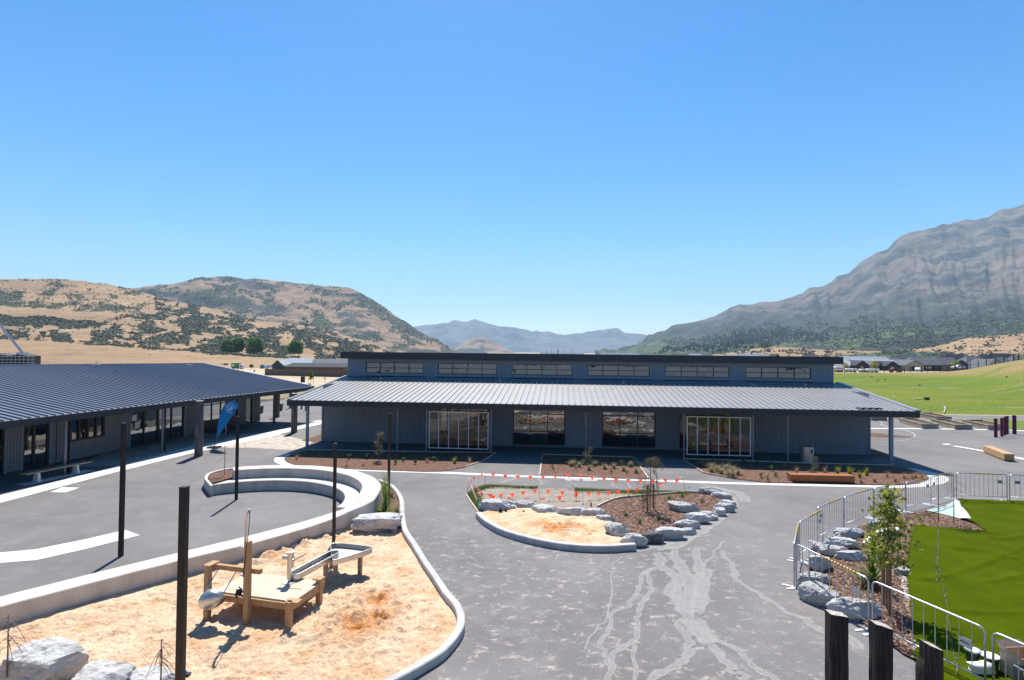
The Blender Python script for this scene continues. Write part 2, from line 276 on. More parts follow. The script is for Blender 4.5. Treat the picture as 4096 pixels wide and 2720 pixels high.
    def leafm(name, a, b_, c_):
        m, t, b = mk(name, .6, .3); oi = nd(t, 'NewGeometry'); cc = ramp(t, oi.outputs['Random Per Island'], [(.1, a), (.5, b_), (.9, c_)])
        t.links.new(cc, b.inputs['Base Color'])
        tl = nd(t, 'BsdfTranslucent'); t.links.new(cc, tl.inputs[0]); mx = nd(t, 'MixShader'); mx.inputs[0].default_value = .42
        out = [n for n in t.nodes if n.type == 'OUTPUT_MATERIAL'][0]; t.links.new(b.outputs[0], mx.inputs[1]); t.links.new(tl.outputs[0], mx.inputs[2]); t.links.new(mx.outputs[0], out.inputs[0]); return m
    A['leaf_young'] = leafm('maple_leaves', (.13, .18, .03), (.28, .34, .05), (.50, .44, .07))
    A['leaf_green'] = leafm('bright_leaves', (.05, .11, .02), (.09, .19, .03), (.14, .26, .05))
    A['grass_blades'] = leafm('grass_blades', (.09, .13, .025), (.16, .19, .04), (.28, .26, .10))
    A['leaf_grey'] = leafm('grey_green_leaves', (.07, .075, .05), (.14, .14, .09), (.24, .22, .14))
    A['leaf_dark'] = leafm('dark_leaves', (.02, .035, .012), (.04, .06, .02), (.07, .09, .03))
    A['leaf_olive'] = leafm('olive_leaves', (.05, .05, .02), (.10, .095, .04), (.16, .14, .07))
    A['tussock'] = leafm('tussock_blades', (.16, .15, .07), (.30, .27, .14), (.50, .44, .28))
    A['tuss_orange'] = leafm('orange_tussock_blades', (.24, .12, .05), (.40, .23, .11), (.52, .36, .22))
    A['flax'] = leafm('flax_blades', (.08, .13, .02), (.15, .22, .04), (.36, .38, .14))
    A['flax_yellow'] = leafm('yellow_flax_blades', (.14, .18, .02), (.30, .30, .03), (.45, .40, .05))
    A['cabbage'] = leafm('spiky_leaves', (.09, .16, .01), (.17, .28, .02), (.36, .40, .15))
    A['lance'] = leafm('lancewood_leaves', (.05, .035, .03), (.09, .06, .05), (.14, .09, .07))
    A['redleaf'] = leafm('dark_red_leaves', (.05, .015, .02), (.08, .02, .03), (.12, .04, .04))
    A['bark'] = nmat('bark', two((.10, .07, .05), (.2, .15, .11)), 6, 5, mapscale=(4, 4, .6))
    A['stake'] = nmat('stake_timber', two((.22, .11, .07), (.34, .18, .12)), 4, 5, mapscale=(5, 5, .5))
    A['scrub_l'] = leafm('scrub_foliage', (.03, .038, .026), (.055, .066, .04), (.09, .105, .055))
    A['scrub_g'] = leafm('green_scrub_foliage', (.03, .055, .022), (.055, .10, .035), (.10, .15, .05))
    A['pine'] = leafm('pine_foliage', (.012, .028, .016), (.025, .05, .028), (.04, .08, .04))
    A['poplar'] = leafm('poplar_foliage', (.05, .12, .02), (.09, .20, .03), (.14, .27, .05))
    A['hill_near'] = m_hill('dry_hill_near', (.285, .19, .11), (.11, .09, .065), .02, .58, .70, rock=None)
    A['hill_mid'] = m_hill('dry_hill_mid', (.25, .17, .112), (.05, .055, .055), .0042, .50, .555, streak=(.7, 1, 1.6))
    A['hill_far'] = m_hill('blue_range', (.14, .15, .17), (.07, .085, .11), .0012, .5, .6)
    A['mountain'] = m_hill('rocky_mountain', (.165, .125, .098), (.036, .040, .046), .0042, .485, .56, rock=(.10, .095, .09), low=((.042, .05, .042), 130, 620), green=(.085, .12, .042), gz=(20, 190), streak=(1, 1, .55))
build_mats()
# ------------------------------------------------------------------ mesh helpers
class MB:
    def __init__(s): s.v = []; s.f = []; s.c = None
    def add(s, vs, fs):
        o = len(s.v); s.v += [tuple(v) for v in vs]; s.f += [tuple(i + o for i in f) for f in fs]; return s
    def box(s, x0, x1, y0, y1, z0, z1):
        return s.add([(x0, y0, z0), (x1, y0, z0), (x1, y1, z0), (x0, y1, z0), (x0, y0, z1), (x1, y0, z1), (x1, y1, z1), (x0, y1, z1)],
                     [(0, 3, 2, 1), (4, 5, 6, 7), (0, 1, 5, 4), (1, 2, 6, 5), (2, 3, 7, 6), (3, 0, 4, 7)])
    def bar(s, a, b, w, h=None, upv=(0, 0, 1)):
        a, b = Vector(a), Vector(b); h = h or w; d = (b - a).normalized(); u = Vector(upv)
        if abs(d.dot(u)) > .97: u = Vector((0, 1, 0))
        sx = d.cross(u).normalized() * w / 2; sz = sx.cross(d).normalized() * h / 2
        return s.add([a - sx - sz, a + sx - sz, a + sx + sz, a - sx + sz, b - sx - sz, b + sx - sz, b + sx + sz, b - sx + sz],
                     [(0, 1, 2, 3), (7, 6, 5, 4), (0, 4, 5, 1), (1, 5, 6, 2), (2, 6, 7, 3), (3, 7, 4, 0)])
    def tube(s, pts, r, n=8, cap=True):
        pts = [Vector(p) for p in pts]; rs = r if isinstance(r, (list, tuple)) else [r] * len(pts); rings = []
        for i, p in enumerate(pts):
            d = ((pts[min(i + 1, len(pts) - 1)] - pts[max(i - 1, 0)])).normalized()
            u = Vector((0, 0, 1)) if abs(d.z) < .9 else Vector((0, 1, 0))
            a = d.cross(u).normalized(); b = a.cross(d)
            rings.append([p + (a * math.cos(2 * math.pi * k / n) + b * math.sin(2 * math.pi * k / n)) * rs[i] for k in range(n)])
        vs = [v for q in rings for v in q]; fs = []
        for i in range(len(pts) - 1):
            for k in range(n): fs.append((i * n + k, i * n + (k + 1) % n, (i + 1) * n + (k + 1) % n, (i + 1) * n + k))
        if cap: fs.append(tuple(range(n))[::-1]); fs.append(tuple((len(pts) - 1) * n + k for k in range(n)))
        return s.add(vs, fs)
    def lathe(s, prof, n=20, c=(0, 0)):
        vs = []; fs = []
        for r, z in prof: vs += [(c[0] + r * math.cos(2 * math.pi * k / n), c[1] + r * math.sin(2 * math.pi * k / n), z) for k in range(n)]
        for i in range(len(prof) - 1):
            for k in range(n): fs.append((i * n + k, i * n + (k + 1) % n, (i + 1) * n + (k + 1) % n, (i + 1) * n + k))
        return s.add(vs, fs)
    def prism(s, poly, z0, z1, top=True, bottom=True):
        n = len(poly); vs = [(p[0], p[1], z0) for p in poly] + [(p[0], p[1], z1) for p in poly]
        fs = [(i, (i + 1) % n, n + (i + 1) % n, n + i) for i in range(n)]
        if top: fs.append(tuple(range(n, 2 * n)))
        if bottom: fs.append(tuple(range(n))[::-1])
        return s.add(vs, fs)
    def quad(s, a, b, c, d): return s.add([a, b, c, d], [(0, 1, 2, 3)])
    def blade(s, p, az, L, wd, lean, droop, n=3):
        p = Vector(p); d = Vector((math.cos(az), math.sin(az), 0)); sd_ = Vector((-d.y, d.x, 0)) * wd / 2; vs = []; el = math.pi / 2 - lean; q = p.copy()
        for i in range(n + 1):
            k = 1 - (i / n) ** 1.5
            vs += [q - sd_ * max(k, .05), q + sd_ * max(k, .05)]
            q = q + (d * math.cos(el) + Vector((0, 0, 1)) * math.sin(el)) * (L / n); el -= droop / n
        return s.add(vs, [(2 * i, 2 * i + 1, 2 * i + 3, 2 * i + 2) for i in range(n)])
    def leaf(s, p, size, rg):
        n = Vector((rg.gauss(0, 1), rg.gauss(0, 1), rg.gauss(0, 1))).normalized(); a = n.orthogonal().normalized() * size; b = n.cross(a) * .6
        p = Vector(p); return s.add([p - a, p + b * .9, p + a, p - b], [(0, 1, 2, 3)])
    def build(s, name, mat, parent=None, loc=None, rz=0, smooth=False, vcol=None, bevel=0):
        me = bpy.data.meshes.new(name); me.from_pydata(s.v, [], s.f); me.update()
        me.materials.append(MT[mat] if isinstance(mat, str) else mat)
        if smooth: me.polygons.foreach_set('use_smooth', [True] * len(me.polygons))
        if vcol is not None:
            a = me.color_attributes.new('blend_mask', 'FLOAT_COLOR', 'POINT'); arr = np.ones((len(s.v), 4), 'f'); arr[:, :3] = np.array(vcol, 'f')[:, None]; a.data.foreach_set('color', arr.ravel())
        o = bpy.data.objects.new(name, me); COL.objects.link(o); o.parent = parent
        if loc is not None: o.location = loc
        o.rotation_euler = (0, 0, rz)
        if bevel: md = o.modifiers.new('bevel', 'BEVEL'); md.width = bevel; md.segments = 2; md.limit_method = 'ANGLE'
        return o
def tag(o, label, cat, group=None):
    o['label'] = label; o['category'] = cat
    if group: o['group'] = group
    return o
def thing(name, label, cat, loc=(0, 0, 0), rz=0, group=None):
    o = bpy.data.objects.new(name, None); COL.objects.link(o); o.location = loc; o.rotation_euler = (0, 0, rz); o.empty_display_size = .2
    return tag(o, label, cat, group)
def struct(mb, name, mat, kind='structure', **k):
    o = mb.build(name, mat, **k); o['kind'] = kind; return o
def copy_tree(o, parent=None):
    c = o.copy(); COL.objects.link(c); c.parent = parent
    for ch in [x for x in o.children]: copy_tree(ch, c)
    return c
ORD = ['first', 'second', 'third', 'fourth', 'fifth', 'sixth', 'seventh', 'eighth', 'ninth', 'tenth', 'eleventh', 'twelfth', 'thirteenth', 'fourteenth', 'fifteenth', 'sixteenth', 'seventeenth', 'eighteenth', 'nineteenth', 'twentieth']
def smooth_poly(pts, n=6, closed=False):
    P = [Vector((*p, 0)) if len(p) == 2 else Vector(p) for p in pts]; out = []; m = len(P)
    rng = range(m if closed else m - 1)
    for i in rng:
        g = (lambda k: P[k % m]) if closed else (lambda k: P[max(0, min(m - 1, k))])
        a, b, c, d = g(i - 1), g(i), g(i + 1), g(i + 2)
        for j in range(n):
            t = j / n; out.append(.5 * ((2 * b) + (c - a) * t + (2 * a - 5 * b + 4 * c - d) * t * t + (3 * b - a - 3 * c + d) * t ** 3))
    if not closed: out.append(P[-1])
    return out
def offs(pts, w):
    L, R = [], []
    for i, p in enumerate(pts):
        d = (pts[min(i + 1, len(pts) - 1)] - pts[max(i - 1, 0)]); d.z = 0; d.normalize(); nn = Vector((-d.y, d.x, 0))
        ww = w[i] if isinstance(w, list) else w
        L.append(p + nn * ww / 2); R.append(p - nn * ww / 2)
    return L, R
def strip(pxs, wd, z=.004, n=5, z_at=0.):
    pts = smooth_poly([at(x, y, z_at) for x, y in pxs], n)
    ww = wd
    if isinstance(wd, list): ww = list(np.interp(np.arange(len(pts)), np.arange(len(wd)) * n, wd))
    L, R = offs(pts, ww); vs = []
    for a, b in zip(L, R): vs += [(a.x, a.y, z), (b.x, b.y, z)]
    return MB().add(vs, [(2 * i, 2 * i + 1, 2 * i + 3, 2 * i + 2) for i in range(len(pts) - 1)])
def stain(pxs, wd, z):
    pts = smooth_poly([at(x, y) for x, y in pxs], 7); wd = wd if isinstance(wd, list) else [wd] * len(pxs)
    wd = wd + [wd[-1]] * (len(pxs) - len(wd)); ww = list(np.interp(np.arange(len(pts)), np.arange(len(wd)) * 7, wd)); ww = [v * (1.25 + .7 * mnoise.noise(Vector((i * .45, z * 9000, 0)))) + .03 for i, v in enumerate(ww)]
    pts = [p + Vector((mnoise.noise(Vector((i * .3, z * 7000, 5))) * .12, 0, 0)) for i, p in enumerate(pts)]
    L, Rr = offs(pts, ww); vs = []; col = []; n = len(pts)
    for i, (a, b) in enumerate(zip(L, Rr)):
        e = min(1, i / 3, (n - 1 - i) / 3)
        for f, c in ((0, 0), (.2, .72), (.4, .62), (.6, .62), (.8, .72), (1, 0)): q = a.lerp(b, f); vs.append((q.x, q.y, z)); col.append(c * e)
    return MB().add(vs, [(6 * i + k, 6 * i + k + 1, 6 * i + k + 7, 6 * i + k + 6) for i in range(n - 1) for k in range(5)]), col
def kerb(pts, wd, z0, z1, r=.02):
    L, R = offs(pts, wd); vs = []; n = 6
    for a, b in zip(L, R):
        e = (b - a).normalized() * r
        vs += [(a.x, a.y, z0), (a.x, a.y, z1 - r), (a.x + e.x, a.y + e.y, z1), (b.x - e.x, b.y - e.y, z1), (b.x, b.y, z1 - r), (b.x, b.y, z0)]
    fs = []
    for i in range(len(pts) - 1):
        for k in range(n - 1): fs.append((i * n + k, i * n + k + 1, (i + 1) * n + k + 1, (i + 1) * n + k))
    fs += [tuple(range(n)), tuple((len(pts) - 1) * n + k for k in range(n))[::-1]]
    return MB().add(vs, fs)
def flat(pxs, z, sm=0, world=False):
    P = [Vector(p) if world else at(x=p[0], y=p[1], z=z) for p in pxs]
    if sm: P = smooth_poly([(p.x, p.y, z) for p in P], sm, True)
    from mathutils.geometry import tessellate_polygon
    tr = tessellate_polygon([[Vector((p.x, p.y, 0)) for p in P]])
    fs = []
    for a, b, c in tr:
        A, B, C_ = P[a], P[b], P[c]
        fs.append((a, b, c) if (B - A).cross(C_ - A).z > 0 else (a, c, b))
    return MB().add([(p.x, p.y, z) for p in P], fs)
def inside(x, y, poly):
    c = False; j = len(poly) - 1
    for i in range(len(poly)):
        xi, yi = poly[i]; xj, yj = poly[j]
        if (yi > y) != (yj > y) and x < (xj - xi) * (y - yi) / (yj - yi) + xi: c = not c
        j = i
    return c
def edge_dist(x, y, poly):
    m = 1e9
    for i in range(len(poly)):
        a, b = poly[i], poly[(i + 1) % len(poly)]; dx, dy = b[0] - a[0], b[1] - a[1]; q = dx * dx + dy * dy
        t = max(0, min(1, ((x - a[0]) * dx + (y - a[1]) * dy) / q)) if q else 0
        m = min(m, math.hypot(x - a[0] - t * dx, y - a[1] - t * dy))
    return m
def field(poly, step, hf, z0=0.):
    """height field filling a polygon (world coordinates)"""
    xs = [p[0] for p in poly]; ys = [p[1] for p in poly]; x0, x1, y0, y1 = min(xs), max(xs), min(ys), max(ys)
    nx, ny = int((x1 - x0) / step) + 2, int((y1 - y0) / step) + 2; idx = {}; vs = []; fs = []; col = []
    ins = [[inside(x0 + i * step, y0 + j * step, poly) for j in range(ny)] for i in range(nx)]
    def vid(i, j):
        if (i, j) not in idx:
            x, y = x0 + i * step, y0 + j * step; h, blend = hf(x, y); idx[(i, j)] = len(vs); vs.append((x, y, z0 + h)); col.append(blend)
        return idx[(i, j)]
    for i in range(nx - 1):
        for j in range(ny - 1):
            if ins[i][j] or ins[i + 1][j] or ins[i][j + 1] or ins[i + 1][j + 1]: fs.append((vid(i, j), vid(i + 1, j), vid(i + 1, j + 1), vid(i, j + 1)))
    m = MB(); m.v = vs; m.f = fs; return m, col
def fbm(x, y, z=0, o=4): return mnoise.fractal(Vector((x, y, z)), .6, 2.1, o)
# ------------------------------------------------------------------ the ground
def ft(x, y):
    """footprints: shallow dents scattered over trampled sand"""
    d = mnoise.voronoi(Vector((x * 3.1 + .25 * fbm(x, y), y * 4.6, 1)))[0]; return -math.exp(-(d[0] / .33) ** 2) + .25 * (d[1] - d[0])
def build_ground():
    xs = sorted(set([0] + [s * v for s in (1, -1) for v in (20, 45, 70, 100, 140, 200, 280, 400, 700, 1500, 4000, 14000)]))
    ys = [-60, -20, 0, 20, 40, 60, 75] + list(range(90, 340, 15)) + [340, 500, 800, 1500, 3000, 7000, 16000]
    m = MB(); m.v = [(x, y, zg(x, y) - (.5 if abs(x) < 21 and -21 < y < 21 else .03)) for y in ys for x in xs]; n = len(xs)
    m.f = [(j * n + i, j * n + i + 1, (j + 1) * n + i + 1, (j + 1) * n + i) for j in range(len(ys) - 1) for i in range(n - 1)]
    struct(m, 'ground', 'ground')
    poly = [(-45, -45), (78, -45), (78, 56.4), (-2, 56.9), (-2, 67), (-45, 67)]
    global PIT
    wl = [(1460, 2065), (1340, 2095), (1200, 2150), (1057, 2210), (900, 2260), (720, 2318), (500, 2375), (350, 2420), (150, 2470), (0, 2510), (-250, 2580), (-500, 2650)]
    kw_ = smooth_poly([at(x, y, .16) for x, y in ((1603, 1990), (1609, 2055), (1620, 2116), (1656, 2172), (1697, 2239), (1743, 2305), (1784, 2366), (1824, 2412), (1842, 2453), (1841, 2499), (1815, 2545), (1764, 2600), (1690, 2647), (1610, 2692), (1500, 2745), (1350, 2800), (1100, 2850))], 6)
    PIT = [tuple(at(x, y)[:2]) for x, y in wl] + [(-12.5, 5.), (-3, 4.0)] + [(p.x, p.y) for p in kw_[::-1] if p.y < at(1600, 2120).y]
    from mathutils.geometry import tessellate_polygon
    hole_ = PIT; tr = tessellate_polygon([[Vector((x, y, 0)) for x, y in poly], [Vector((x, y, 0)) for x, y in hole_]]); al = poly + hole_
    fs = []
    for a, b, c in tr:
        A_, B_, C_ = [Vector((*al[i], 0)) for i in (a, b, c)]; fs.append((a, b, c) if (B_ - A_).cross(C_ - A_).z > 0 else (a, c, b))
    m = MB(); m.add([(x, y, 0) for x, y in al], fs); struct(m, 'asphalt_yard', 'asphalt')
    # playing field with its bank
    cp = [1800, 2500, 3337, 3600, 3767, 3870, 3938, 4007, 4096, 4400, 4800]; cy = [182, 182, 182, 170, 160, 150, 140, 130, 120, 110, 100]; cz = [0, 0, 0, .8, 1.4, 2.3, 3.45, 4.35, 5.25, 6.6, 7.6]
    m = MB(); cols = []; pl = list(range(1800, 4801, 40)); T = 56
    for px in pl:
        k = (px - 2048) / 2276; yc = float(np.interp(px, cp, cy)); zc = float(np.interp(px, cp, cz))
        for j in range(T + 4):
            if j <= T:
                t = j / T; y = 56.3 + (yc - 56.3) * t; q = max(0, (t - .2) / .8); z = zc * (q * q * (3 - 2 * q)) ** 1.1
                z += (.18 * fbm(k * y * .05, y * .05) + .03) * min(1, t * 6) * (1 - .5 * t) + .005
                edge = max(0, 1 - abs(t - 1) / float(np.interp(px, [3300, 3600, 3800, 4000, 4200], [.05, .2, .3, .42, .5]))) ** .5 * (.85 + 1.1 * fbm(k * y * .09, y * .09, 3)) * (1 if px > 3450 else .3) + max(0, 1 - t / .03) * .6
            else:
                y = yc + (j - T) * 6; z = zc + (zg(k * y, y) - .4 - zc) * (j - T) / 3; edge = 1
            m.v.append((k * y, y, z)); cols.append(max(0, min(1, edge)))
    n = T + 4
    m.f = [(i * n + j, (i + 1) * n + j, (i + 1) * n + j + 1, i * n + j + 1) for i in range(len(pl) - 1) for j in range(n - 1)]
    o = struct(m, 'playing_field', 'lawn', vcol=cols, smooth=True)
    t5 = lambda x, y: (3287 + x / 2.918, 1340 + y / 2.918)
    struct(flat([t5(1530, 985), t5(1900, 980), t5(2500, 1005), t5(2700, 1150), t5(2361, 1110), t5(2200, 1090), t5(1850, 1050)], .012), 'grass_patch', 'grass')
    struct(strip([t5(1000, 925), t5(1500, 932), t5(2361, 945), t5(2700, 950)], .25, .012), 'path_edge', 'concrete')
    struct(strip([t5(557, 1092), t5(1160, 1094), t5(1900, 1105), t5(2330, 1118), t5(2600, 1128)], .55, .008), 'path_edge', 'concrete')
    struct(flat([t5(1395, 1268), t5(1490, 1268), t5(1512, 1280), t5(1430, 1280)], .008), 'path_edge', 'concrete')
    struct(strip([t5(1540, 1294), t5(1900, 1358), t5(2361, 1450), t5(2700, 1520)], .42, .008), 'path_edge', 'concrete')
    struct(strip([(1161, 1816), (1122, 1830), (1120, 1846), (1154, 1860), (1233, 1868), (1400, 1879), (1730, 1889.5), (2100, 1905), (2500, 1918), (2900, 1932.5), (3200, 1940), (3432, 1945), (3584, 1947), (3680, 1942), (3745, 1926), (3752, 1908), (3715, 1893), (3675, 1882), (3640, 1874)],
                 [.35, .5, .5, .45] + [.42] * 9 + [.5, .75, .8, .8, .5, .35], .008), 'concrete_edge_strip', 'concrete')
    r1 = lambda x, y: (x / 2.1464, 1300 + y / 2.1464)
    U = [(-200, 2052), r1(0, 1462), r1(500, 1340), r1(1000, 1210), r1(1650, 1040), r1(2361, 905), (1164, 1711), (1286, 1685), (1400, 1664)]
    Lw = [(-200, 2080), r1(0, 1528), r1(500, 1395), r1(1000, 1262), r1(1650, 1100), r1(2361, 950), (1164, 1724), (1286, 1696), (1400, 1672)]
    struct(flat(U + Lw[::-1], .008), 'concrete_path', 'concrete')
    r2 = lambda x, y: (x / 2.0364, 1950 + y / 2.0364)
    struct(flat([(-300, 2235), r2(0, 530), r2(300, 500), r2(700, 420), r2(1020, 345), r2(1140, 388), r2(700, 500), r2(300, 590), r2(0, 615), (-300, 2280)], .008), 'concrete_path', 'concrete')
    struct(flat([r1(430, 1435), r1(530, 1393), r1(685, 1395), r1(565, 1437)], .008), 'concrete_slab', 'concrete')
    struct(flat([(1245, 1687), (1268, 1681), (1300, 1681), (1278, 1687)], .008), 'concrete_slab', 'concrete')
    struct(flat([r1(650, 1222), r1(900, 1090), r1(1200, 1010), r1(1560, 955), r1(1700, 930), r1(1960, 935), (1100, 1733), (1250, 1768), (1215, 1795), (1160, 1800), (1000, 1791), (878, 1790), (860, 1792), r1(1600, 1095), r1(1000, 1205)], .004), 'paved_apron', 'pavers')
    # planting beds
    struct(flat([(1140, 1832), (1150, 1848), (1186, 1861), (1419, 1876), (1699, 1886), (1769, 1885), (1862, 1867), (1932, 1844), (1983, 1811), (1960, 1812.5), (1712, 1810), (1233, 1802), (1165, 1817)], .03), 'mulch_bed', 'mulch')
    struct(flat([(2169, 1818.5), (2159, 1901.5), (2594, 1915), (2534, 1830)], .03), 'mulch_bed', 'mulch')
    struct(flat([(2732, 1838), (2773, 1866), (2813, 1891), (2940, 1914), (3067, 1929), (3169, 1931), (3420, 1937), (3584, 1939), (3670, 1933), (3714, 1917), (3708, 1903), (3660, 1884), (3609, 1870), (3569, 1865), (3150, 1853), (2900, 1843)], .03), 'mulch_bed', 'mulch')
    struct(flat([(3478, 1731), (3513, 1732), (3655, 1748), (3513, 1748), (3478, 1744)], .02), 'mulch_bed', 'mulch')
    struct(flat([(3470, 1790), (3506, 1800), (3562, 1824), (3527, 1826), (3470, 1820)], .02), 'mulch_bed', 'mulch')
    r4 = lambda x, y: (1000 + x / 2.1464, 1350 + y / 2.1464)
    struct(flat([r4(440, 885), r4(612, 828), r4(640, 860), r4(620, 885), r4(560, 892)], .02), 'mulch_bed', 'mulch')
    for i, P in enumerate(([(1960, 1884), (1862, 1868), (1932, 1845), (1985, 1811)][1:], [(2169, 1818.5), (2159, 1901.5)], [(2169, 1818.5), (2534, 1830)], [(2534, 1830), (2594, 1915)], [(2732, 1838), (2773, 1866), (2813, 1891), (2940, 1914)], [(1165, 1815), (1233, 1800), (1712, 1808), (1983, 1811)], [(2732, 1836), (2900, 1841), (3150, 1851), (3569, 1862)])):
        m = kerb([at(x, y) for x, y in P], .05, 0, .05, .005); tag(m.build('timber_edging', 'edging'), ['pale timber edging round the curved end of the left mulch bed', 'thin timber edging on the left side of the middle mulch bed', 'timber edging along the shaded back of the middle mulch bed', 'slanting timber edging on the right side of the middle mulch bed', 'timber edging on the curved left side of the right mulch bed', 'timber edging along the shaded back of the left mulch bed', 'timber edging along the shaded back of the right mulch bed'][i], 'edging', 'timber edgings of the mulch beds')
    # island
    dirt = [(1867, 1980), (1887, 1965), (1912, 1955), (1937, 1947), (1987, 1945), (2075, 1949), (2150, 1951), (2275, 1956), (2380, 1960), (2480, 1965), (2605, 1967), (2755, 1972), (2642, 1981), (2575, 1987), (2480, 1997), (2430, 2012), (2390, 2032), (2400, 2060), (2200, 2060), (2000, 2045), (1912, 2052)]
    struct(flat(dirt, .02), 'bare_earth_patch', 'gravelly')
    g = MB(); rg = random.Random(3)
    def edge_grass(pxs, wd, n):
        pts = smooth_poly([at(x, y) for x, y in pxs], 8)
        for _ in range(n):
            i = rg.randrange(len(pts) - 1); p = pts[i].lerp(pts[i + 1], rg.random()); d = (pts[i + 1] - pts[i]).normalized(); nn = Vector((-d.y, d.x, 0)); q = p - nn * (abs(rg.gauss(0, .45)) * wd)
            g.blade((q.x, q.y, .02), rg.uniform(0, 6.28), rg.uniform(.05, .13), .014, .5, .6, 2)
    edge_grass([(1914, 2048), (1890, 2010), (1869, 1982)], .5, 3500); edge_grass([(1869, 1980), (1887, 1965), (1912, 1955), (1937, 1947), (1987, 1945), (2075, 1949), (2150, 1951)], .35, 4500)
    edge_grass([(2300, 1957), (2480, 1965), (2605, 1967), (2755, 1972)], .6, 6500)
    for _ in range(500):
        px, py = rg.uniform(1890, 2560), rg.uniform(1955, 2030)
        if inside(px, py, dirt) and fbm(px * .02, py * .05) > .12: p = at(px, py, .02); g.blade(p, rg.uniform(0, 6.28), .07, .014, .5, .6, 2)
    struct(g, 'grass', 'grass_blades', kind='stuff')
    struct(flat([(2390, 2031), (2430, 2011), (2480, 1996), (2575, 1986), (2642, 1980), (2755, 1972), (2805, 1975), (2880, 1985), (2910, 2005), (2880, 2035), (2800, 2065), (2730, 2100), (2660, 2125), (2590, 2140), (2520, 2135), (2470, 2100), (2430, 2072), (2400, 2055)], .05), 'mulch_bed', 'mulch')
    tag(kerb(smooth_poly([at(x, y) for x, y in ((2390, 2031), (2430, 2011), (2480, 1996), (2575, 1986), (2642, 1980), (2755, 1972), (2805, 1975))], 6), .05, 0, .09, .005).build('timber_edging', 'edging'), 'thin curved timber edging between the bare earth and the mulch of the island', 'edging')
    tag(kerb([at(x, y) for x, y in ((1866, 1981), (1880, 2005), (1913, 2051))], .05, 0, .05, .005).build('timber_edging', 'edging'), 'pale timber edging at the grassy left tip of the island', 'edging')
    # small sandpit of the island
    kp = [(1914, 2050), (1935, 2072), (1960, 2089), (2002, 2112), (2065, 2134), (2152, 2156), (2252, 2173), (2352, 2181), (2440, 2182), (2482, 2179), (2540, 2176)]
    kw = smooth_poly([at(x, y, .17) for x, y in kp], 6)
    tag(kerb(kw, .2, 0, .19).build('concrete_kerb', 'kerb'), 'low curved concrete kerb in front of the small sandpit of the island', 'kerb')
    pol = [(p.x, p.y + .02) for p in kw] + [tuple(at(x, y)[:2]) for x, y in ((2520, 2150), (2480, 2120), (2440, 2095), (2400, 2072), (2340, 2062), (2240, 2055), (2150, 2042), (2060, 2030), (1990, 2035))]
    def hf(x, y):
        d = edge_dist(x, y, pol); a = min(1, d / .35); n = fbm(x * 1.5, y * 1.5, 5, 5); r = abs(fbm(x * 3.1, y * 3.1, 9, 4))
        c = math.exp(-((x - 1.6) ** 2 / 1.4 + (y - 18.9) ** 2 / .8)); tr = ft(x, y)
        return .09 + a * (.03 * n + (.02 + .13 * c) * r + .05 * tr), max(0, min(1, (c * 1.0 + .6 * n - .45) * 1.6)) * a
    m, c = field(pol, .05, hf); struct(m, 'sand', 'sand', vcol=c, smooth=True)
    # dust washed round the island, dried trickles
    def s8(P, wd): return [(1800 + x / .84375, 2150 + y / .84375) for x, y in P], wd
    runs = [s8([(690, 45), (712, 75), (708, 95), (740, 115), (770, 150), (740, 185), (770, 215), (800, 270)], [.2, .34, .3, .3, .32, .3, .3, .35]), s8([(830, 20), (835, 70), (840, 110), (850, 150), (835, 200), (815, 260)], [.2, .26, .3, .3, .3, .3]),
            s8([(800, 270), (840, 310), (880, 360), (920, 410), (960, 450), (1000, 481), (1060, 540)], .2), s8([(800, 270), (770, 300), (800, 340), (810, 380), (790, 420), (730, 450), (690, 481), (650, 530)], .17),
            s8([(710, 97), (670, 120), (675, 170), (655, 220), (630, 260), (635, 300), (620, 350), (570, 380), (545, 420), (535, 481), (530, 540)], .12), s8([(700, 100), (655, 120), (635, 180), (600, 230), (545, 260), (540, 310), (505, 360), (530, 410), (540, 440)], .1),
            s8([(905, 35), (940, 80), (965, 130), (985, 160), (1060, 200), (1130, 250), (1200, 280), (1250, 315), (1330, 335), (1400, 400)], [.14, .14, .15, .15, .14, .15, .2, .26, .3, .3]), s8([(820, 280), (900, 350), (950, 370), (1000, 410), (1050, 450), (1090, 481), (1150, 540)], .14),
            s8([(590, 55), (555, 90), (550, 150), (540, 260), (500, 300), (465, 350), (460, 390)], .025), s8([(620, 350), (615, 400), (630, 481), (640, 540)], .07), s8([(925, 5), (905, 40), (870, 80), (850, 120)], .05),
            s8([(545, 40), (600, 44), (660, 38), (720, 22), (790, 5), (840, -18), (880, -45), (915, -75), (950, -110), (935, -150), (890, -172)], [.15, .3, .35, .35, .4, .45, .45, .5, .6, .5, .2]),
            s8([(745, 30), (770, 75), (800, 130), (815, 190), (812, 260)], [.2, .3, .4, .4, .3]), s8([(860, 95), (862, 150), (840, 215), (815, 270)], [.15, .35, .4, .2]), s8([(760, 130), (765, 190), (795, 250), (805, 300)], [.2, .3, .35, .3]), s8([(805, 260), (850, 330), (890, 370)], [.5, .5, .3]), s8([(660, 42), (760, 24), (850, -25)], .5), ([(1990, 1938), (2060, 1915), (2075, 1900)], .25), ([(2170, 1948), (2160, 1925), (2150, 1912)], .12), ([(2330, 1956), (2290, 1935), (2270, 1920)], .1), ([(2480, 1961), (2450, 1940), (2440, 1930)], .1), ([(2535, 1962), (2515, 1945), (2508, 1930)], .1), ([(2790, 1938), (2850, 1950), (2920, 1965), (2970, 1985), (2990, 2020)], [.1, .3, .4, .5, .3])]
    z = .004
    for P, wd in runs:
        m, c = stain(P, wd, z); struct(m, 'dried_silt_stain', 'stain', vcol=c); z += .0006
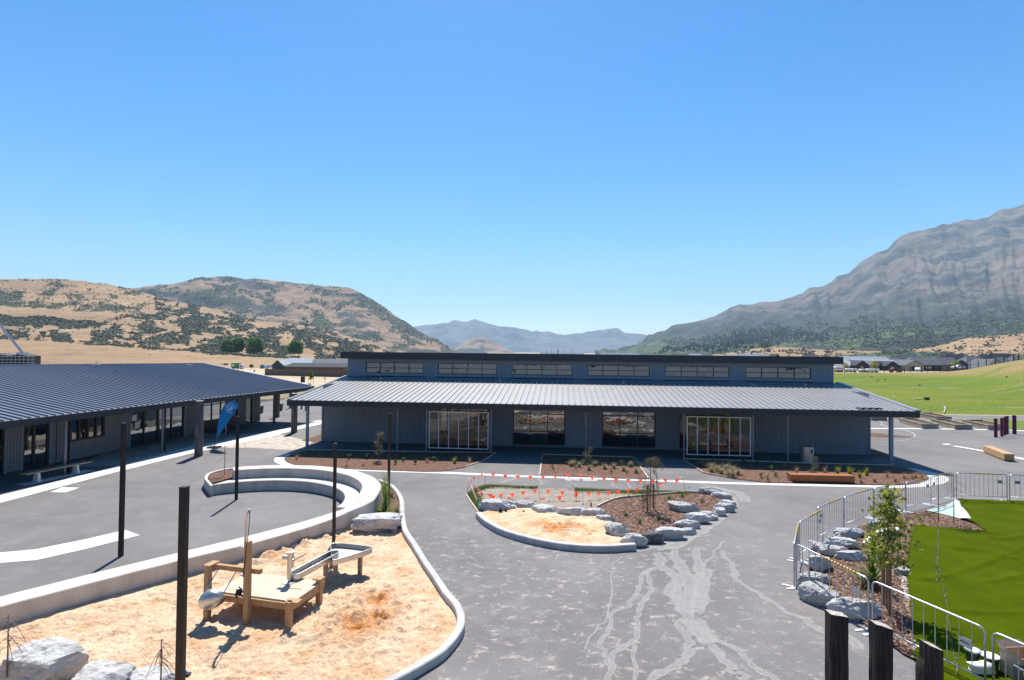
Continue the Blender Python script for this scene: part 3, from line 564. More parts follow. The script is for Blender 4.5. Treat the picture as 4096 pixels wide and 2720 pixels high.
    # big sandpit
    kp = [(1516, 1918), (1567, 1941), (1603, 1990), (1609, 2055), (1620, 2116), (1656, 2172), (1697, 2239), (1743, 2305), (1784, 2366), (1824, 2412), (1842, 2453), (1841, 2499), (1815, 2545), (1764, 2600), (1690, 2647), (1610, 2692), (1500, 2745), (1350, 2800), (1100, 2850)]
    kw = smooth_poly([at(x, y, .16) for x, y in kp], 6); global KERB
    tag(kerb(kw, .17, -.2, .17).build('concrete_kerb', 'kerb'), 'long winding concrete kerb round the right side of the big sandpit', 'kerb')
    pol = PIT
    WLW = PIT[:11] + PIT[:11][::-1]
    hole = [at(x, y) for x, y in ((1392, 2545), (1290, 2390), (1380, 2520), (1440, 2440), (1300, 2210), (1420, 2170), (1520, 2170))]
    rw = [((1080, 2200), .30), ((1200, 2170), .35), ((1330, 2130), .35)]
    def hf2(x, y):
        d = edge_dist(x, y, pol); a = min(1, d / .5); n = fbm(x * .9, y * .9, 2, 5); r = abs(fbm(x * 2.2, y * 2.2, 7, 4)); orange_mix = 0; z = 0
        q = math.exp(-((x + 3.2) ** 2 / 1.5 + (y - 12.5) ** 2 / 3.0)); z += .13 * q * (.7 + r * 1.3); orange_mix += q * .85
        for (hx, hy, hr, hd) in ((-3.18, 12.0, .22, .16), (-3.05, 13.3, .25, .12), (-2.85, 12.4, .15, .12), (-3.5, 12.35, .12, .1)):
            e = math.exp(-((x - hx) ** 2 + (y - hy) ** 2) / hr ** 2); z -= hd * e; orange_mix += e
        e = math.exp(-((edge_dist(x, y, WLW) - .5) / .28) ** 2) * (1 if x > -7.2 else .45); z += .10 * e * (.4 + 1.3 * r); orange_mix += e * .55
        tr = ft(x, y); orange_mix += .42 * max(0, -tr - .3) + .25 * max(0, fbm(x * .7, y * .7, 6))  # dents tinted darker orange: footprint shade put into the sand colour
        return .0 + (1 - a) * .03 + a * (.05 * n + .04 * r + .06 * tr + .03 * fbm(x * 8, y * 8, 1) + z), max(0, min(1, orange_mix * .8 + n * .35 - .33)) * a
    m, c = field(pol, .045, hf2); struct(m, 'sand', 'sand', vcol=c, smooth=True)
    struct(flat([(1470, 1915), (1520, 1922), (1562, 1945), (1597, 1992), (1603, 2055), (1612, 2105), (1560, 2125), (1430, 2115), (1400, 2075), (1500, 2000)], .08), 'mulch_bed', 'mulch')
    # right hand bed and artificial turf
    struct(flat([(3480, 2085), (3600, 2060), (3705, 2040), (3840, 2076), (3905, 2100), (3956, 2133), (3860, 2127), (3755, 2116), (3665, 2108), (3640, 2200), (3640, 2330), (3658, 2460), (3674, 2533), (3674, 2642), (3612, 2612), (3555, 2568), (3480, 2505), (3433, 2471), (3340, 2440), (3230, 2360), (3225, 2290), (3260, 2210), (3340, 2160)], .045), 'mulch_bed', 'mulch')
    struct(flat([(3610, 2290), (3640, 2320), (3650, 2420), (3625, 2400), (3605, 2340)], .056), 'gravel_edge', 'gravel')
    struct(flat([(3655, 2530), (3672, 2530), (3674, 2642), (3650, 2625)], .056), 'gravel_edge', 'gravel')
    tp = [(3838, 2004), (4096, 2011), (4500, 2022), (5200, 2300), (5600, 3100), (3960, 3000), (3800, 2780), (3674, 2642), (3672, 2533), (3656, 2460), (3642, 2330), (3636, 2322), (3640, 2230), (3664, 2108), (3755, 2116), (3860, 2128), (3956, 2134), (3899, 2094), (3838, 2073), (3884, 2071)]
    P = [tuple(at(x, y)[:2]) for x, y in tp]
    cr = [[(3640, 2322), (3700, 2334), (3780, 2325), (3950, 2270), (4110, 2200)], [(3950, 2345), (4050, 2330), (4110, 2310)], [(3760, 2455), (3900, 2470), (4110, 2470)], [(3905, 2130), (3960, 2165), (4030, 2172), (4110, 2150)], [(3755, 2193), (3840, 2210), (3960, 2215)], [(3850, 2008), (3950, 2018), (4096, 2022)], [(4000, 2240), (4060, 2250), (4120, 2240)]]
    CR = [[at(*q) for q in c] for c in cr]
    def hft(x, y):
        z = .075 + .012 * fbm(x * .8, y * .8, 4)
        for c in CR:
            for a, b in zip(c[:-1], c[1:]):
                d = Vector((b.x - a.x, b.y - a.y)); q = Vector((x - a.x, y - a.y)); t = max(0, min(1, q.dot(d) / d.length_squared)); r = (q - d * t); s_ = r.length
                if s_ < .35:
                    side = d.x * q.y - d.y * q.x; z += (.045 if side > 0 else .012) * math.exp(-(s_ / (.16 if side > 0 else .05)) ** 2)
        return z, 0
    m, c = field(P, .085, hft); struct(m, 'artificial_turf', 'turf', smooth=True)
    rg = random.Random(11); g = MB()
    for P_ in ([(3752, 2118), (3750, 2220), (3746, 2325)], [(3758, 2275), (3780, 2380), (3800, 2520), (3830, 2700)]):
        pts = smooth_poly([at(*q, .1) for q in P_], 8)
        for _ in range(420):
            i = rg.randrange(len(pts) - 1); p = pts[i].lerp(pts[i + 1], rg.random()); g.blade((p.x + rg.gauss(0, .015), p.y, .09), rg.uniform(0, 6.28), rg.uniform(.03, .07), .014, .6, .5, 1)
    struct(g, 'turf_seam_fibres', 'tussock', kind='stuff')
    tag(flat([(3706, 2040), (3780, 2022), (3812, 2005), (3838, 2073)], .062).build('membrane_sheet', 'sheet'), 'pale green underlay sheet between mulch and artificial turf', 'sheet')
    m = MB(); q = [at(x, y, .10) for x, y in ((3812, 1998), (3838, 2008), (3846, 2024), (3868, 2052), (3884, 2072), (3850, 2076), (3836, 2072), (3822, 2040))]
    vs = [(p.x, p.y, .09 + .05 * (i % 2)) for i, p in enumerate(q)]; ce = sum(q, Vector()) / len(q); vs.append((ce.x, ce.y, .15)); m.add(vs, [((i + 1) % 8, i, 8) for i in range(8)])
    tag(m.build('membrane_sheet', 'white_sheet'), 'folded white underlay sheet at the edge of the artificial turf', 'sheet')
    m = MB(); q = [at(x, y, .25) for x, y in ((3450, 2158), (3475, 2135), (3530, 2112), (3590, 2098), (3606, 2110), (3560, 2135), (3500, 2160), (3478, 2166))]
    vs = [(p.x, p.y, .16 + .1 * ((i * 7) % 3) / 2) for i, p in enumerate(q)]; ce = sum(q, Vector()) / len(q); vs.append((ce.x, ce.y, .33)); m.add(vs, [((i + 1) % 8, i, 8) for i in range(8)])
    tag(m.build('membrane_sheet', 'white_sheet'), 'crumpled pale sheet behind the young tree among the boulders', 'sheet')
    # loose wood chips on the near beds
    rg = random.Random(5); g = MB()
    for poly, n in (([(2430, 2014), (2480, 1999), (2642, 1984), (2800, 1978), (2880, 1995), (2800, 2060), (2730, 2095), (2590, 2130), (2520, 2125), (2470, 2098), (2400, 2050)], 5000), ([(3500, 2080), (3705, 2042), (3840, 2078), (3940, 2130), (3755, 2114), (3665, 2106), (3640, 2200), (3640, 2330), (3656, 2460), (3672, 2533), (3672, 2640), (3555, 2566), (3440, 2474), (3250, 2350)], 9000)):
        x0, x1 = min(p[0] for p in poly), max(p[0] for p in poly); y0, y1 = min(p[1] for p in poly), max(p[1] for p in poly); k = 0
        while k < n:
            px, py = rg.uniform(x0, x1), rg.uniform(y0, y1)
            if inside(px, py, poly):
                k += 1; p = at(px, py, .055); a = rg.uniform(0, 3.14); l = rg.uniform(.02, .05); d = Vector((math.cos(a), math.sin(a), rg.uniform(-.3, .5))) * l; e = Vector((-math.sin(a), math.cos(a), rg.uniform(-.3, .3))) * l * .4
                g.quad(p - d - e, p + d - e, p + d + e, p - d + e)
    struct(g, 'wood_chips', 'mulch_chip', kind='stuff')
def chipmat():
    m, t, b = mk('wood_chip', .9, .15); gi = nd(t, 'NewGeometry'); t.links.new(ramp(t, gi.outputs['Random Per Island'], [(.1, (.05, .025, .02)), (.5, (.17, .095, .07)), (.9, (.38, .26, .2))]), b.inputs['Base Color']); MT['mulch_chip'] = m
chipmat(); build_ground()
# ------------------------------------------------------------------ big school building
BO = at(1289, 1764.6); BE = at(3477.5, 1819); BA = math.atan2(BE.y - BO.y, BE.x - BO.x)
FB = Frame(BO, BA)
def corr(m, x0, x1, z0, z1, y=0., pitch=.15, d=.04, axis='x', sgn=-1):
    """vertical corrugated sheet; outer side is sgn"""
    n = max(1, round((x1 - x0) / pitch)); p = (x1 - x0) / n; pr = []
    for i in range(n): a = x0 + i * p; pr += [(a, 0), (a + p * .45, 0), (a + p * .58, d), (a + p * .87, d)]
    pr.append((x1, 0)); vs = []
    for (a, o) in pr:
        for z in (z0, z1): vs.append((a, y + sgn * o, z) if axis == 'x' else (y + sgn * o, a, z))
    return m.add(vs, [(2 * i, 2 * i + 2, 2 * i + 3, 2 * i + 1) for i in range(len(pr) - 1)])
def window(par, x0, x1, z0, z1, y, cols, rows, glass='glass', fw_=.07, dep=.1, name='window', mul=.05, rowz=None, xf=None):
    m = MB(); m.box(x0, x1, y - dep / 2, y + dep / 2, z0, z0 + fw_); m.box(x0, x1, y - dep / 2, y + dep / 2, z1 - fw_, z1)
    m.box(x0, x0 + fw_, y - dep / 2, y + dep / 2, z0 + fw_, z1 - fw_); m.box(x1 - fw_, x1, y - dep / 2, y + dep / 2, z0 + fw_, z1 - fw_)
    xs = [x0 + (x1 - x0) * i / cols for i in range(1, cols)] if isinstance(cols, int) else cols
    zs = rowz if rowz is not None else [z0 + (z1 - z0) * i / rows for i in range(1, rows)]
    for x in xs: m.box(x - mul / 2, x + mul / 2, y - dep / 2 + .003, y + dep / 2 - .003, z0 + fw_, z1 - fw_)
    for z in zs: m.box(x0 + fw_, x1 - fw_, y - dep / 2 + .006, y + dep / 2 - .006, z - mul / 2, z + mul / 2)
    f = m.build(name, 'frame' if glass != 'screen_glass' else 'screen_frame', par)
    g = MB(); g.quad((x0 + fw_ / 2, y, z0 + fw_ / 2), (x1 - fw_ / 2, y, z0 + fw_ / 2), (x1 - fw_ / 2, y, z1 - fw_ / 2), (x0 + fw_ / 2, y, z1 - fw_ / 2)); g.build('pane', glass, f); return f
def build_school():
    R = thing('school_building', 'long single storey school block with grey lean-to roof, raised band of windows and dark fascia', 'building', BO, BA)
    L = 33.33; D = 15.
    # walls
    m = MB()
    for a, b in ((0, 7.57), (10.82, 12.2), (15.54, 17.69), (21.02, 22.33), (25.6, L)): corr(m, a, b, .06, 2.62)
    corr(m, 0, D, .06, 3.6, 0, axis='y', sgn=-1); corr(m, 0, D, .06, 3.6, L, axis='y', sgn=1)
    m.box(0, L, D, D + .1, 0, 4.2)
    m.build('wall', 'clad', R)
    m = MB()
    m.box(-.03, L + .03, -.05, .1, 0, .07); m.build('base_trim', 'trim', R)
    for a in (0, 7.57, 10.82, 12.2, 15.54, 17.69, 21.02, 22.33, 25.6, L): m = MB(); m.box(a - .05, a + .05, -.06, .06, .07, 2.62); m.build('corner_trim', 'trim', R)
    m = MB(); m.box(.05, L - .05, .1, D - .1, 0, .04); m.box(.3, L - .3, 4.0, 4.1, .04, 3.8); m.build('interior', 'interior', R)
    # wide windows
    for a, b in ((12.2, 15.54), (17.69, 21.02)): window(R, a + .05, b - .05, .1, 2.62, .06, 3, 3, rowz=[.93, 2.0])
    m = MB(); m.quad((13.35, .2, .12), (14.42, .2, .12), (14.42, .2, .92), (13.35, .2, .92)); m.build('door_panel', 'clad_warm', R)
    for a, b in ((7.62, 10.77), (22.38, 25.55)):
        f = window(R, a, b, .04, 2.62, .08, [a + .55, a + 1.25, a + 1.95, a + 2.65], 1, name='glass_door', rowz=[2.1])
        h = MB(); h.bar((a + .62, -.02, .9), (a + .62, -.02, 1.25), .03); h.build('handle', 'stainless', f)
    # lower roof
    e0, e1, y0, y1 = -.52, 33.95, -3.55, 5.2; zA, zB = 2.93, 3.94
    m = MB(); m.quad((e0, y0, zA), (e1, y0, zA), (e1, y1, zB), (e0, y1, zB)); n = 98
    for i in range(n + 1):
        x = e0 + .14 + (e1 - e0 - .28) * i / n
        vs = []
        for (yy, zz) in ((y0 - .03, zA), (y1, zB)): vs += [(x - .035, yy, zz), (x - .018, yy, zz + .042), (x + .018, yy, zz + .042), (x + .035, yy, zz)]
        m.add(vs, [(0, 1, 2, 3), (0, 4, 5, 1), (1, 5, 6, 2), (2, 6, 7, 3)])
    rf = m.build('lean_to_roof', 'roof_main', R)
    for s_, x in ((-1, e0), (1, e1)): m = MB(); m.bar((x, y0 - .03, zA + .02), (x, y1, zB + .02), .12 if s_ < 0 else .3, .1); m.build('verge_flashing', 'roof_main', R)
    m = MB(); m.box(e0 - .05, e1 + .05, y0 - .12, y0 - .02, 2.60, 2.93); m.build('gutter', 'fascia', R)
    m = MB()
    for x in (e0 + .02, e1 - .06): m.add([(x, y0, 2.62), (x, y1, 3.6), (x, y1, zB - .01), (x, y0, zA - .01), (x + .04, y0, 2.62), (x + .04, y1, 3.6), (x + .04, y1, zB - .01), (x + .04, y0, zA - .01)], [(0, 1, 2, 3), (7, 6, 5, 4), (0, 4, 5, 1), (3, 2, 6, 7)])
    m.box(e0 + .07, e1 - .07, y0, -.0, 2.63, 2.66); m.build('soffit', 'soffit', R)
    # upper band
    U0, U1, UY = -.42, 33.68, 5.2; win = [(.96, 5.25), (6.32, 10.6), (11.68, 15.98), (17.05, 21.38), (22.45, 26.8), (27.86, 32.2)]
    m = MB(); xs = [U0] + [v for q in win for v in (q[0] - .12, q[1] + .12)] + [U1]
    for a, b in zip(xs[::2], xs[1::2]): corr(m, a, b, 3.95, 5.1, UY, d=.035)
    corr(m, UY, D, 3.6, 5.2, U0, axis='y', sgn=-1); corr(m, UY, D, 3.6, 5.2, U1, axis='y', sgn=1); m.box(U0, U1, D + .002, D + .1, 3.6, 5.25)
    m.build('clerestory_wall', 'clad', R)
    m = MB(); m.box(U0, U1, UY - .03, UY + .05, 5.1, 5.26)
    for a, b in win:
        m.box(a - .13, a, UY - .03, UY + .05, 4.0, 5.1); m.box(b, b + .13, UY - .03, UY + .05, 4.0, 5.1); m.box(a, b, UY - .035, UY + .05, 4.0, 4.2); m.box(a, b, UY - .035, UY + .05, 4.98, 5.1)
    m.build('clerestory_trim', 'trim', R)
    for i, (a, b) in enumerate(win):
        f = window(R, a, b, 4.2, 4.98, UY + .03, 4, 2, fw_=.05, mul=.045)
        if i == 4:
            for k in (.22, 2.3): q = MB(); q.quad((a + k, UY - .035, 4.27), (a + k + .5, UY - .035, 4.27), (a + k + .56, UY + .02, 4.5), (a + k + .08, UY + .02, 4.5)); q.build('open_sash', 'card', f)
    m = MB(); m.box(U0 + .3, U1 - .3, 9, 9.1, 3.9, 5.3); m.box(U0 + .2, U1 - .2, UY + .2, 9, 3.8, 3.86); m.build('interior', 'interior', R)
    m = MB(); m.add([(-.62, 4.45, 5.71), (33.9, 4.45, 5.71), (33.9, D + .6, 5.45), (-.62, D + .6, 5.45), (-.62, 4.45, 5.27), (33.9, 4.45, 5.27), (33.9, D + .6, 5.25), (-.62, D + .6, 5.25)], [(0, 1, 2, 3), (4, 7, 6, 5), (0, 3, 7, 4), (1, 5, 6, 2), (2, 6, 7, 3)])
    m.build('upper_roof', 'roof_dark', R)
    m = MB(); m.box(-.66, 33.94, 4.38, 4.47, 5.23, 5.73); m.build('upper_fascia', 'fascia', R)
    m = MB(); m.quad((U0, 4.5, 5.262), (U1, 4.5, 5.262), (U1, UY, 5.262), (U0, UY, 5.262)); m.build('upper_soffit', 'soffit', R)
    # posts
    for x in (.35, 5.78, 7.5, 11.25, 16.64, 22.05, 25.75, 27.6, 32.95):
        p = MB(); wd = .07 if x < 32 else .09
        if x < 1 or x > 32: p.box(x - wd, x + wd, -3.0, -2.86, 0, 2.75)
        else: p.tube([(x, -2.93, 0), (x, -2.93, 2.7)], .055, 10)
        p.box(x - .1, x + .1, -3.03, -2.83, 0, .03); p.build('post', 'steel_post' if 1 < x < 32 else 'clad', R)
    for a, b in ((7.64, 11.12), (22.19, 25.64)):
        window(R, a, b, .24, 2.38, -2.95, 6, 1, glass='screen_glass', fw_=.055, dep=.06, name='glass_screen', mul=.045)
    # safety line on the roof
    m = MB(); zz = lambda y: zA + (y - y0) * (zB - zA) / (y1 - y0); yy = 3.6; X = [2.6, 11.0, 19.4, 27.8, 31.2]
    m.tube([(x, yy, zz(yy) + (.2 if abs(x - round(x)) < 9 else .2)) for x in X], .012, 5); m.build('safety_line', 'galv', R)
    for x in X:
        q = MB(); q.box(x - .22, x + .22, yy - .08, yy + .08, zz(yy) + .045, zz(yy) + .06); q.tube([(x, yy, zz(yy) + .05), (x, yy, zz(yy) + .22)], .03, 6); q.build('line_bracket', 'galv', R)
    q = MB(); q.box(31.0, 32.3, -3.4, -3.2, 3.0, 3.05); q.build('roof_bracket', 'black', R)
build_school()
# ------------------------------------------------------------------ left building
def build_left():
    O = Vector((-23.18, 26.14, 0)); A = math.atan2(19.94, 2.78); F = Frame(O, A); GP = lambda p: F.loc(p)
    R = thing('classroom_building', 'low grey classroom block with wide dark ribbed gable roof and deep verandah', 'building', O, A)
    E1 = at(1254, 1545.7, 2.8); Em = at(372.7, 1644.8, 2.8); ed = (Em - E1).normalized(); E0 = E1 + ed * 45
    R1 = at(815, 1453.7, 4.57); nrm = ed.cross(R1 - E1).normalized(); d = ray(0, 1462); R0 = EYEP + d * ((E1 - EYEP).dot(nrm) / d.dot(nrm)); rd = (R0 - R1)
    perp = (R1 - E1) - ed * (R1 - E1).dot(ed); perp.normalize()
    def ridge_at(s):          # s metres along the eave from E1
        # intersect line E1+ed*s + perp*u with ridge R1 + rd*v
        b = R1 - (E1 + ed * s); u1, v1 = perp.dot(perp), -rd.dot(perp); u2, v2 = perp.dot(ed), -rd.dot(ed); r1_, r2_ = b.dot(perp), b.dot(ed)
        det = u1 * v2 - u2 * v1; u = (r1_ * v2 - v1 * r2_) / det; return E1 + ed * s + perp * u
    Rn = ridge_at(43); m = MB(); q = [GP(p) for p in (E1, R1, Rn, E1 + ed * 43)]; m.add(q, [(0, 1, 2, 3)])
    up_ = Vector((0, 0, 1)); sh = (R1 - E1).dot(ed); s = .06
    while s < 43:
        a = E1 + ed * s
        if s >= sh: b = ridge_at(s)
        else: b = E1 + (R1 - E1) * (s / max(sh, .01)) if sh > 0 else ridge_at(s)
        pa, pb = GP(a) , GP(b); e = (GP(E1 + ed) - GP(E1)).normalized(); k = .06
        vs = []
        for p in (pa, pb): vs += [p - e * .04, p - e * .02 + up_ * k, p + e * .02 + up_ * k, p + e * .04]
        m.add(vs, [(0, 1, 2, 3), (0, 4, 5, 1), (1, 5, 6, 2), (2, 6, 7, 3)]); s += .37
    m.build('roof', 'roof_dark', R)
    back = Vector((perp.x, perp.y, 0)).normalized(); m = MB(); m.add([GP(R1), GP(R1 + back * 8 - up_ * 1.4), GP(Rn + back * 8 - up_ * 1.4), GP(Rn)], [(0, 1, 2, 3)]); m.build('back_roof', 'roof_dark', R)
    m = MB(); m.bar(GP(R1 + up_ * .03), GP(Rn + up_ * .03), .22, .05); m.bar(GP(E1 + up_ * .03), GP(R1 + up_ * .03), .2, .06); m.build('ridge_flashing', 'roof_main', R)
    m = MB(); off = -back * .06
    m.bar(GP(E1 + off - up_ * .15), GP(E1 + ed * 43 + off - up_ * .15), .1, .3); m.bar(GP(E1 - up_ * .17), GP(R1 - up_ * .17), .08, .26); m.build('fascia', 'fascia', R)
    m = MB(); w1 = E1 + back * 3.2; w2 = E1 + ed * 43 + back * 3.6; z = 2.5
    m.add([GP(Vector((p.x, p.y, z))) for p in (E1 + back * .05, w1, w2, E1 + ed * 43 + back * .05)], [(0, 3, 2, 1)]); m.build('soffit', 'fascia', R)
    fx = lambda px, py: F.wall(px, py)[0]
    segs = []
    X = dict(g0=fx(17, 1900), c0=fx(17, 1900), d0=fx(83, 1880), d1=fx(197, 1860), o0=fx(516, 1793), o1=fx(736, 1747), p1=fx(808, 1730), q1=fx(951, 1700), q2=fx(979, 1695), q3=fx(1010, 1690), xe=fx(1037, 1686))
    print('left X', {k: round(v, 2) for k, v in X.items()})
    m = MB(); H = 2.62
    wx0, wx1 = fx(276, 1760), fx(414, 1735); z0 = .98; z1 = 2.35
    corr(m, -13, -3.2, .05, H); corr(m, X['c0'], X['d0'], .05, H); corr(m, X['d1'], wx0, .05, H); corr(m, wx0, wx1, .05, z0); corr(m, wx0, wx1, z1, H); corr(m, wx1, X['o0'], .05, H); corr(m, X['o1'], X['p1'], .05, H)
    corr(m, X['q1'], X['q2'], .05, H); corr(m, X['q3'], X['xe'], .05, H); corr(m, 0, 3.0, .05, H, X['xe'], axis='y', sgn=1)
    m.box(-13, X['xe'], 9, 9.1, 0, 3.0)
    m.build('wall', 'clad_warm', R)
    for k in ('c0', 'd0', 'd1', 'o0', 'o1', 'p1', 'q1', 'q2', 'q3', 'xe'): m = MB(); m.box(X[k] - .05, X[k] + .05, -.05, .05, .02, H); m.build('corner_trim', 'trim', R)
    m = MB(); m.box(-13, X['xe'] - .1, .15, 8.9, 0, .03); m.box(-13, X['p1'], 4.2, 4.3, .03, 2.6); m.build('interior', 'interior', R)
    window(R, -3.15, X['c0'] - .05, .05, 2.5, .05, 2, 2, name='window', glass='clear')
    f = window(R, X['d0'] + .05, X['d1'] - .05, .04, 2.4, .04, [X['d0'] + .62, X['d0'] + 1.75], 1, name='glass_door', fw_=.1, mul=.12, rowz=[])
    h = MB(); h.box(X['d0'] + .72, X['d0'] + .76, -.06, -.02, .95, 1.2); h.build('handle', 'stainless', f); h = MB(); h.box(X['d0'] + .7, X['d0'] + 1.7, -.02, .03, 1.0, 1.05); h.build('push_bar', 'frame', f)
    window(R, wx0, wx1, z0, z1, .0, 4, 1, fw_=.09, mul=.1, dep=.16)
    xs = np.linspace(X['o0'], X['o1'], 5)[1:-1]
    f = window(R, X['o0'] + .05, X['o1'] - .05, .05, 2.55, .06, list(xs), 1, name='glass_wall', rowz=[], mul=.1)
    for (px, py, w_) in ((538, 1672, .35), (549, 1702, .4)):
        x, z = F.wall(px, py); n_ = MB(); n_.quad((x - w_ / 2, -.0, z - .18), (x + w_ / 2, -.0, z - .18), (x + w_ / 2, -.0, z + .18), (x - w_ / 2, -.0, z + .18)); n_.build('notice', 'white_paint', f)
    f = window(R, X['p1'] + .05, X['q1'] - .05, .75, 2.55, .06, 4, 1, name='window', rowz=[1.9], mul=.06, glass='clear')
    m = MB(); m.box(X['p1'], X['q1'], -.02, .1, .0, .75); m.build('low_wall', 'frame', R)
    f = window(R, X['q2'] + .05, X['q3'] - .05, .04, 2.5, .06, 1, 1, name='glass_door', fw_=.12, rowz=[])
    h = MB(); h.bar((X['q2'] + .3, -.04, .9), (X['q2'] + .3, -.04, 1.3), .03); h.build('handle', 'stainless', f)
    for px, py in ((258.6, 1898.7), (647.6, 1807.8), (902, 1747), (1093, 1697)):
        p = F.loc(at(px, py)); q = MB(); q.tube([(p.x, p.y, 0), (p.x, p.y, 2.55)], .055, 10); q.box(p.x - .1, p.x + .1, p.y - .1, p.y + .1, 0, .02); q.build('post', 'steel_post', R)
        q = MB(); q.box(p.x + .16, p.x + .22, p.y - .04, p.y + .04, .0, 2.55); q.build('downpipe', 'black', R)
    for px in (385, 758, ):
        d = ray(px, 1462); t = (E1 - EYEP).dot(nrm) / d.dot(nrm); p = GP(EYEP + d * t); q = MB(); q.box(p.x - .25, p.x + .25, p.y - .12, p.y + .12, p.z + .03, p.z + .07); q.tube([p, p + up_ * .28], .04, 6); q.build('roof_bracket', 'galv', R)
build_left()
def build_behind():  # unseen block added behind the camera so the window panes reflect something
    t = thing('reflected_block', 'unseen clad two storey school block behind the viewpoint, added for the windows to reflect', 'building', (2, -2.2, 0), -.04); m = MB(); m.box(-60, 60, -12, 0, 0, 3.2); m.box(-60, 60, -12, -.6, 3.2, 8.2); m.build('wall', 'clad', t)
    m = MB(); m.box(-60.6, 60.6, -12.5, .6, 8.2, 8.5); m.build('roof', 'roof_dark', t)
    for k in range(26): a = -58.5 + k * 4.6; m = MB(); m.box(a, a + 3, -.62, -.55, 4.2, 7); m.build('window', 'white_sheet' if k % 3 == 0 else 'frame', t)  # every third one white, put in as bright reflections for the panes
build_behind()
#=PART3=
# ------------------------------------------------------------------ hills and mountains
def t1(x, y): return (x / 3., 1060 + y / 3.)
def t2(x, y): return (787 + x / 3., 1060 + y / 3.)
def t4(x, y): return (2500 + x / 3., 1060 + y / 3.)
def t6(x, y): return (3287 + x / 2.24, 700 + y / 2.24)
class Hill:
    def __init__(s, sky, base, tmap, amp, fr, seed, p0=None, p1=None, gul=0):
        s.sx = [p[0] for p in sky]; s.sy = [p[1] for p in sky]; s.base = base; s.tm = tmap; s.amp = amp; s.fr = fr; s.seed = seed; s.gul = gul; s.p0 = p0 or s.sx[0]; s.p1 = p1 or s.sx[-1]
    def sky_y(s, px): return float(np.interp(px, s.sx, s.sy))
    def base_y(s, px): return s.base(px) if callable(s.base) else s.base
    def pt(s, px, t):
        sy, by = s.sky_y(px), s.base_y(px); py = by + (sy - by) * t
        d = float(np.interp(t, s.tm[0], s.tm[1])); p = depth(px, py, d)
        f = s.fr; n = mnoise.ridged_multi_fractal(Vector((p.x * f, p.y * f, s.seed)), 1.0, 2.1, 8, 1.0, 2.0) - 1.0
        n += s.gul * min(1, (1 - t) * 3.5) * min(1, t * 2.5) * (mnoise.ridged_multi_fractal(Vector((px * .011 + t * 1.6 + .35 * mnoise.noise(Vector((px * .004, t * 3, 1))), t * 2.2, s.seed)), .85, 2.1, 7, 1.0, 2.0) - 1.1); p.z += s.amp * d * n * min(1, t * 5) * min(1, (1.04 - t) * 5 + .12); return p
    def bare_py(s, px, py):
        sy, by = s.sky_y(px), s.base_y(px); return (py - by) / (sy - by) if sy != by else 0
    def mesh(s, name, mat, step, rows, dens=None):
        m = MB(); col = []; cols = list(np.arange(s.p0, s.p1 + step, step)); n = rows + 4
        for px in cols:
            for j in range(rows + 1): m.v.append(s.pt(px, j / rows)); col.append(max(0, min(1, dens(px, s.base_y(px) + (s.sky_y(px) - s.base_y(px)) * j / rows))) if dens else 0)
            col += [0] * 3
            c = s.pt(px, 1.0); dd = (c - EYEP); k0 = c.z
            for k, q in enumerate((.1, .3, .7)): m.v.append((c.x * (1 + q), c.y * (1 + q), k0 - (k0 + 30) * (q / .7) ** 1.2))
        m.f = [(i * n + j, (i + 1) * n + j, (i + 1) * n + j + 1, i * n + j + 1) for i in range(len(cols) - 1) for j in range(n - 1)]
        return struct(m, name, mat, smooth=True, vcol=col)
skyA = [(-900, 1090)] + [t1(*p) for p in ((-600, 175), (0, 172), (300, 168), (700, 170), (1000, 192), (1250, 225), (1570, 290), (1900, 390), (2361, 490))] + [t2(*p) for p in ((350, 560), (700, 665), (1000, 690), (1180, 720), (1380, 740), (1600, 800), (1900, 880), (2100, 960), (2290, 1045), (2500, 1110), (2700, 1130))]
skyB = [(300, 1200), (450, 1165), (530, 1155), (577, 1147), (700, 1133), (787, 1112), (830, 1108), (870, 1102), (917, 1101), (930, 1104), (967, 1107), (975, 1111), (1020, 1110), (1074, 1116), (1120, 1125), (1180, 1133), (1237, 1142), (1310, 1147), (1387, 1151), (1410, 1161), (1450, 1180), (1520, 1220), (1574, 1263), (1624, 1290), (1674, 1325), (1749, 1365), (1799, 1408), (1830, 1425)]
skyC = [(1500, 1340), (1656, 1310), (1699, 1300), (1744, 1296), (1780, 1294), (1819, 1286), (1850, 1290), (1874, 1289), (1890, 1282), (1899, 1279), (1915, 1286), (1944, 1291), (1970, 1296), (2004, 1305), (2030, 1306), (2064, 1310), (2090, 1320), (2114, 1327), (2160, 1330), (2199, 1326), (2230, 1337), (2259, 1340), (2290, 1335), (2324, 1331), (2350, 1325), (2384, 1322), (2420, 1324), (2464, 1315), (2480, 1320), (2499, 1332), (2540, 1334), (2574, 1336), (2599, 1344), (2700, 1372), (2800, 1408)]
skyD = [(1780, 1402), (1799, 1397), (1844, 1375), (1870, 1362), (1899, 1352), (1934, 1350), (1955, 1355), (1974, 1365), (2014, 1390), (2044, 1408), (2060, 1412)]
skyE = [(2380, 1415), (2439, 1409), (2509, 1395), (2540, 1384), (2563, 1370), (2582, 1356), (2600, 1343), (2647, 1328), (2690, 1307), (2767, 1295), (2817, 1280), (2867, 1263), (2917, 1237), (2957, 1220), (3000, 1222), (3050, 1213), (3117, 1203), (3165, 1193), (3210, 1178), (3220, 1168), (3237, 1153), (3287, 1143), (3332, 1120), (3345, 1106), (3399, 1093), (3415, 1078), (3434, 1057), (3460, 1035), (3501, 1006), (3550, 992), (3565, 975), (3582, 959), (3605, 945), (3631, 937), (3680, 926), (3733, 914), (3765, 900), (3790, 901), (3823, 887), (3860, 884), (3900, 881), (3957, 865), (3975, 850), (4010, 836), (4050, 832), (4096, 820), (4300, 780), (4900, 720)]
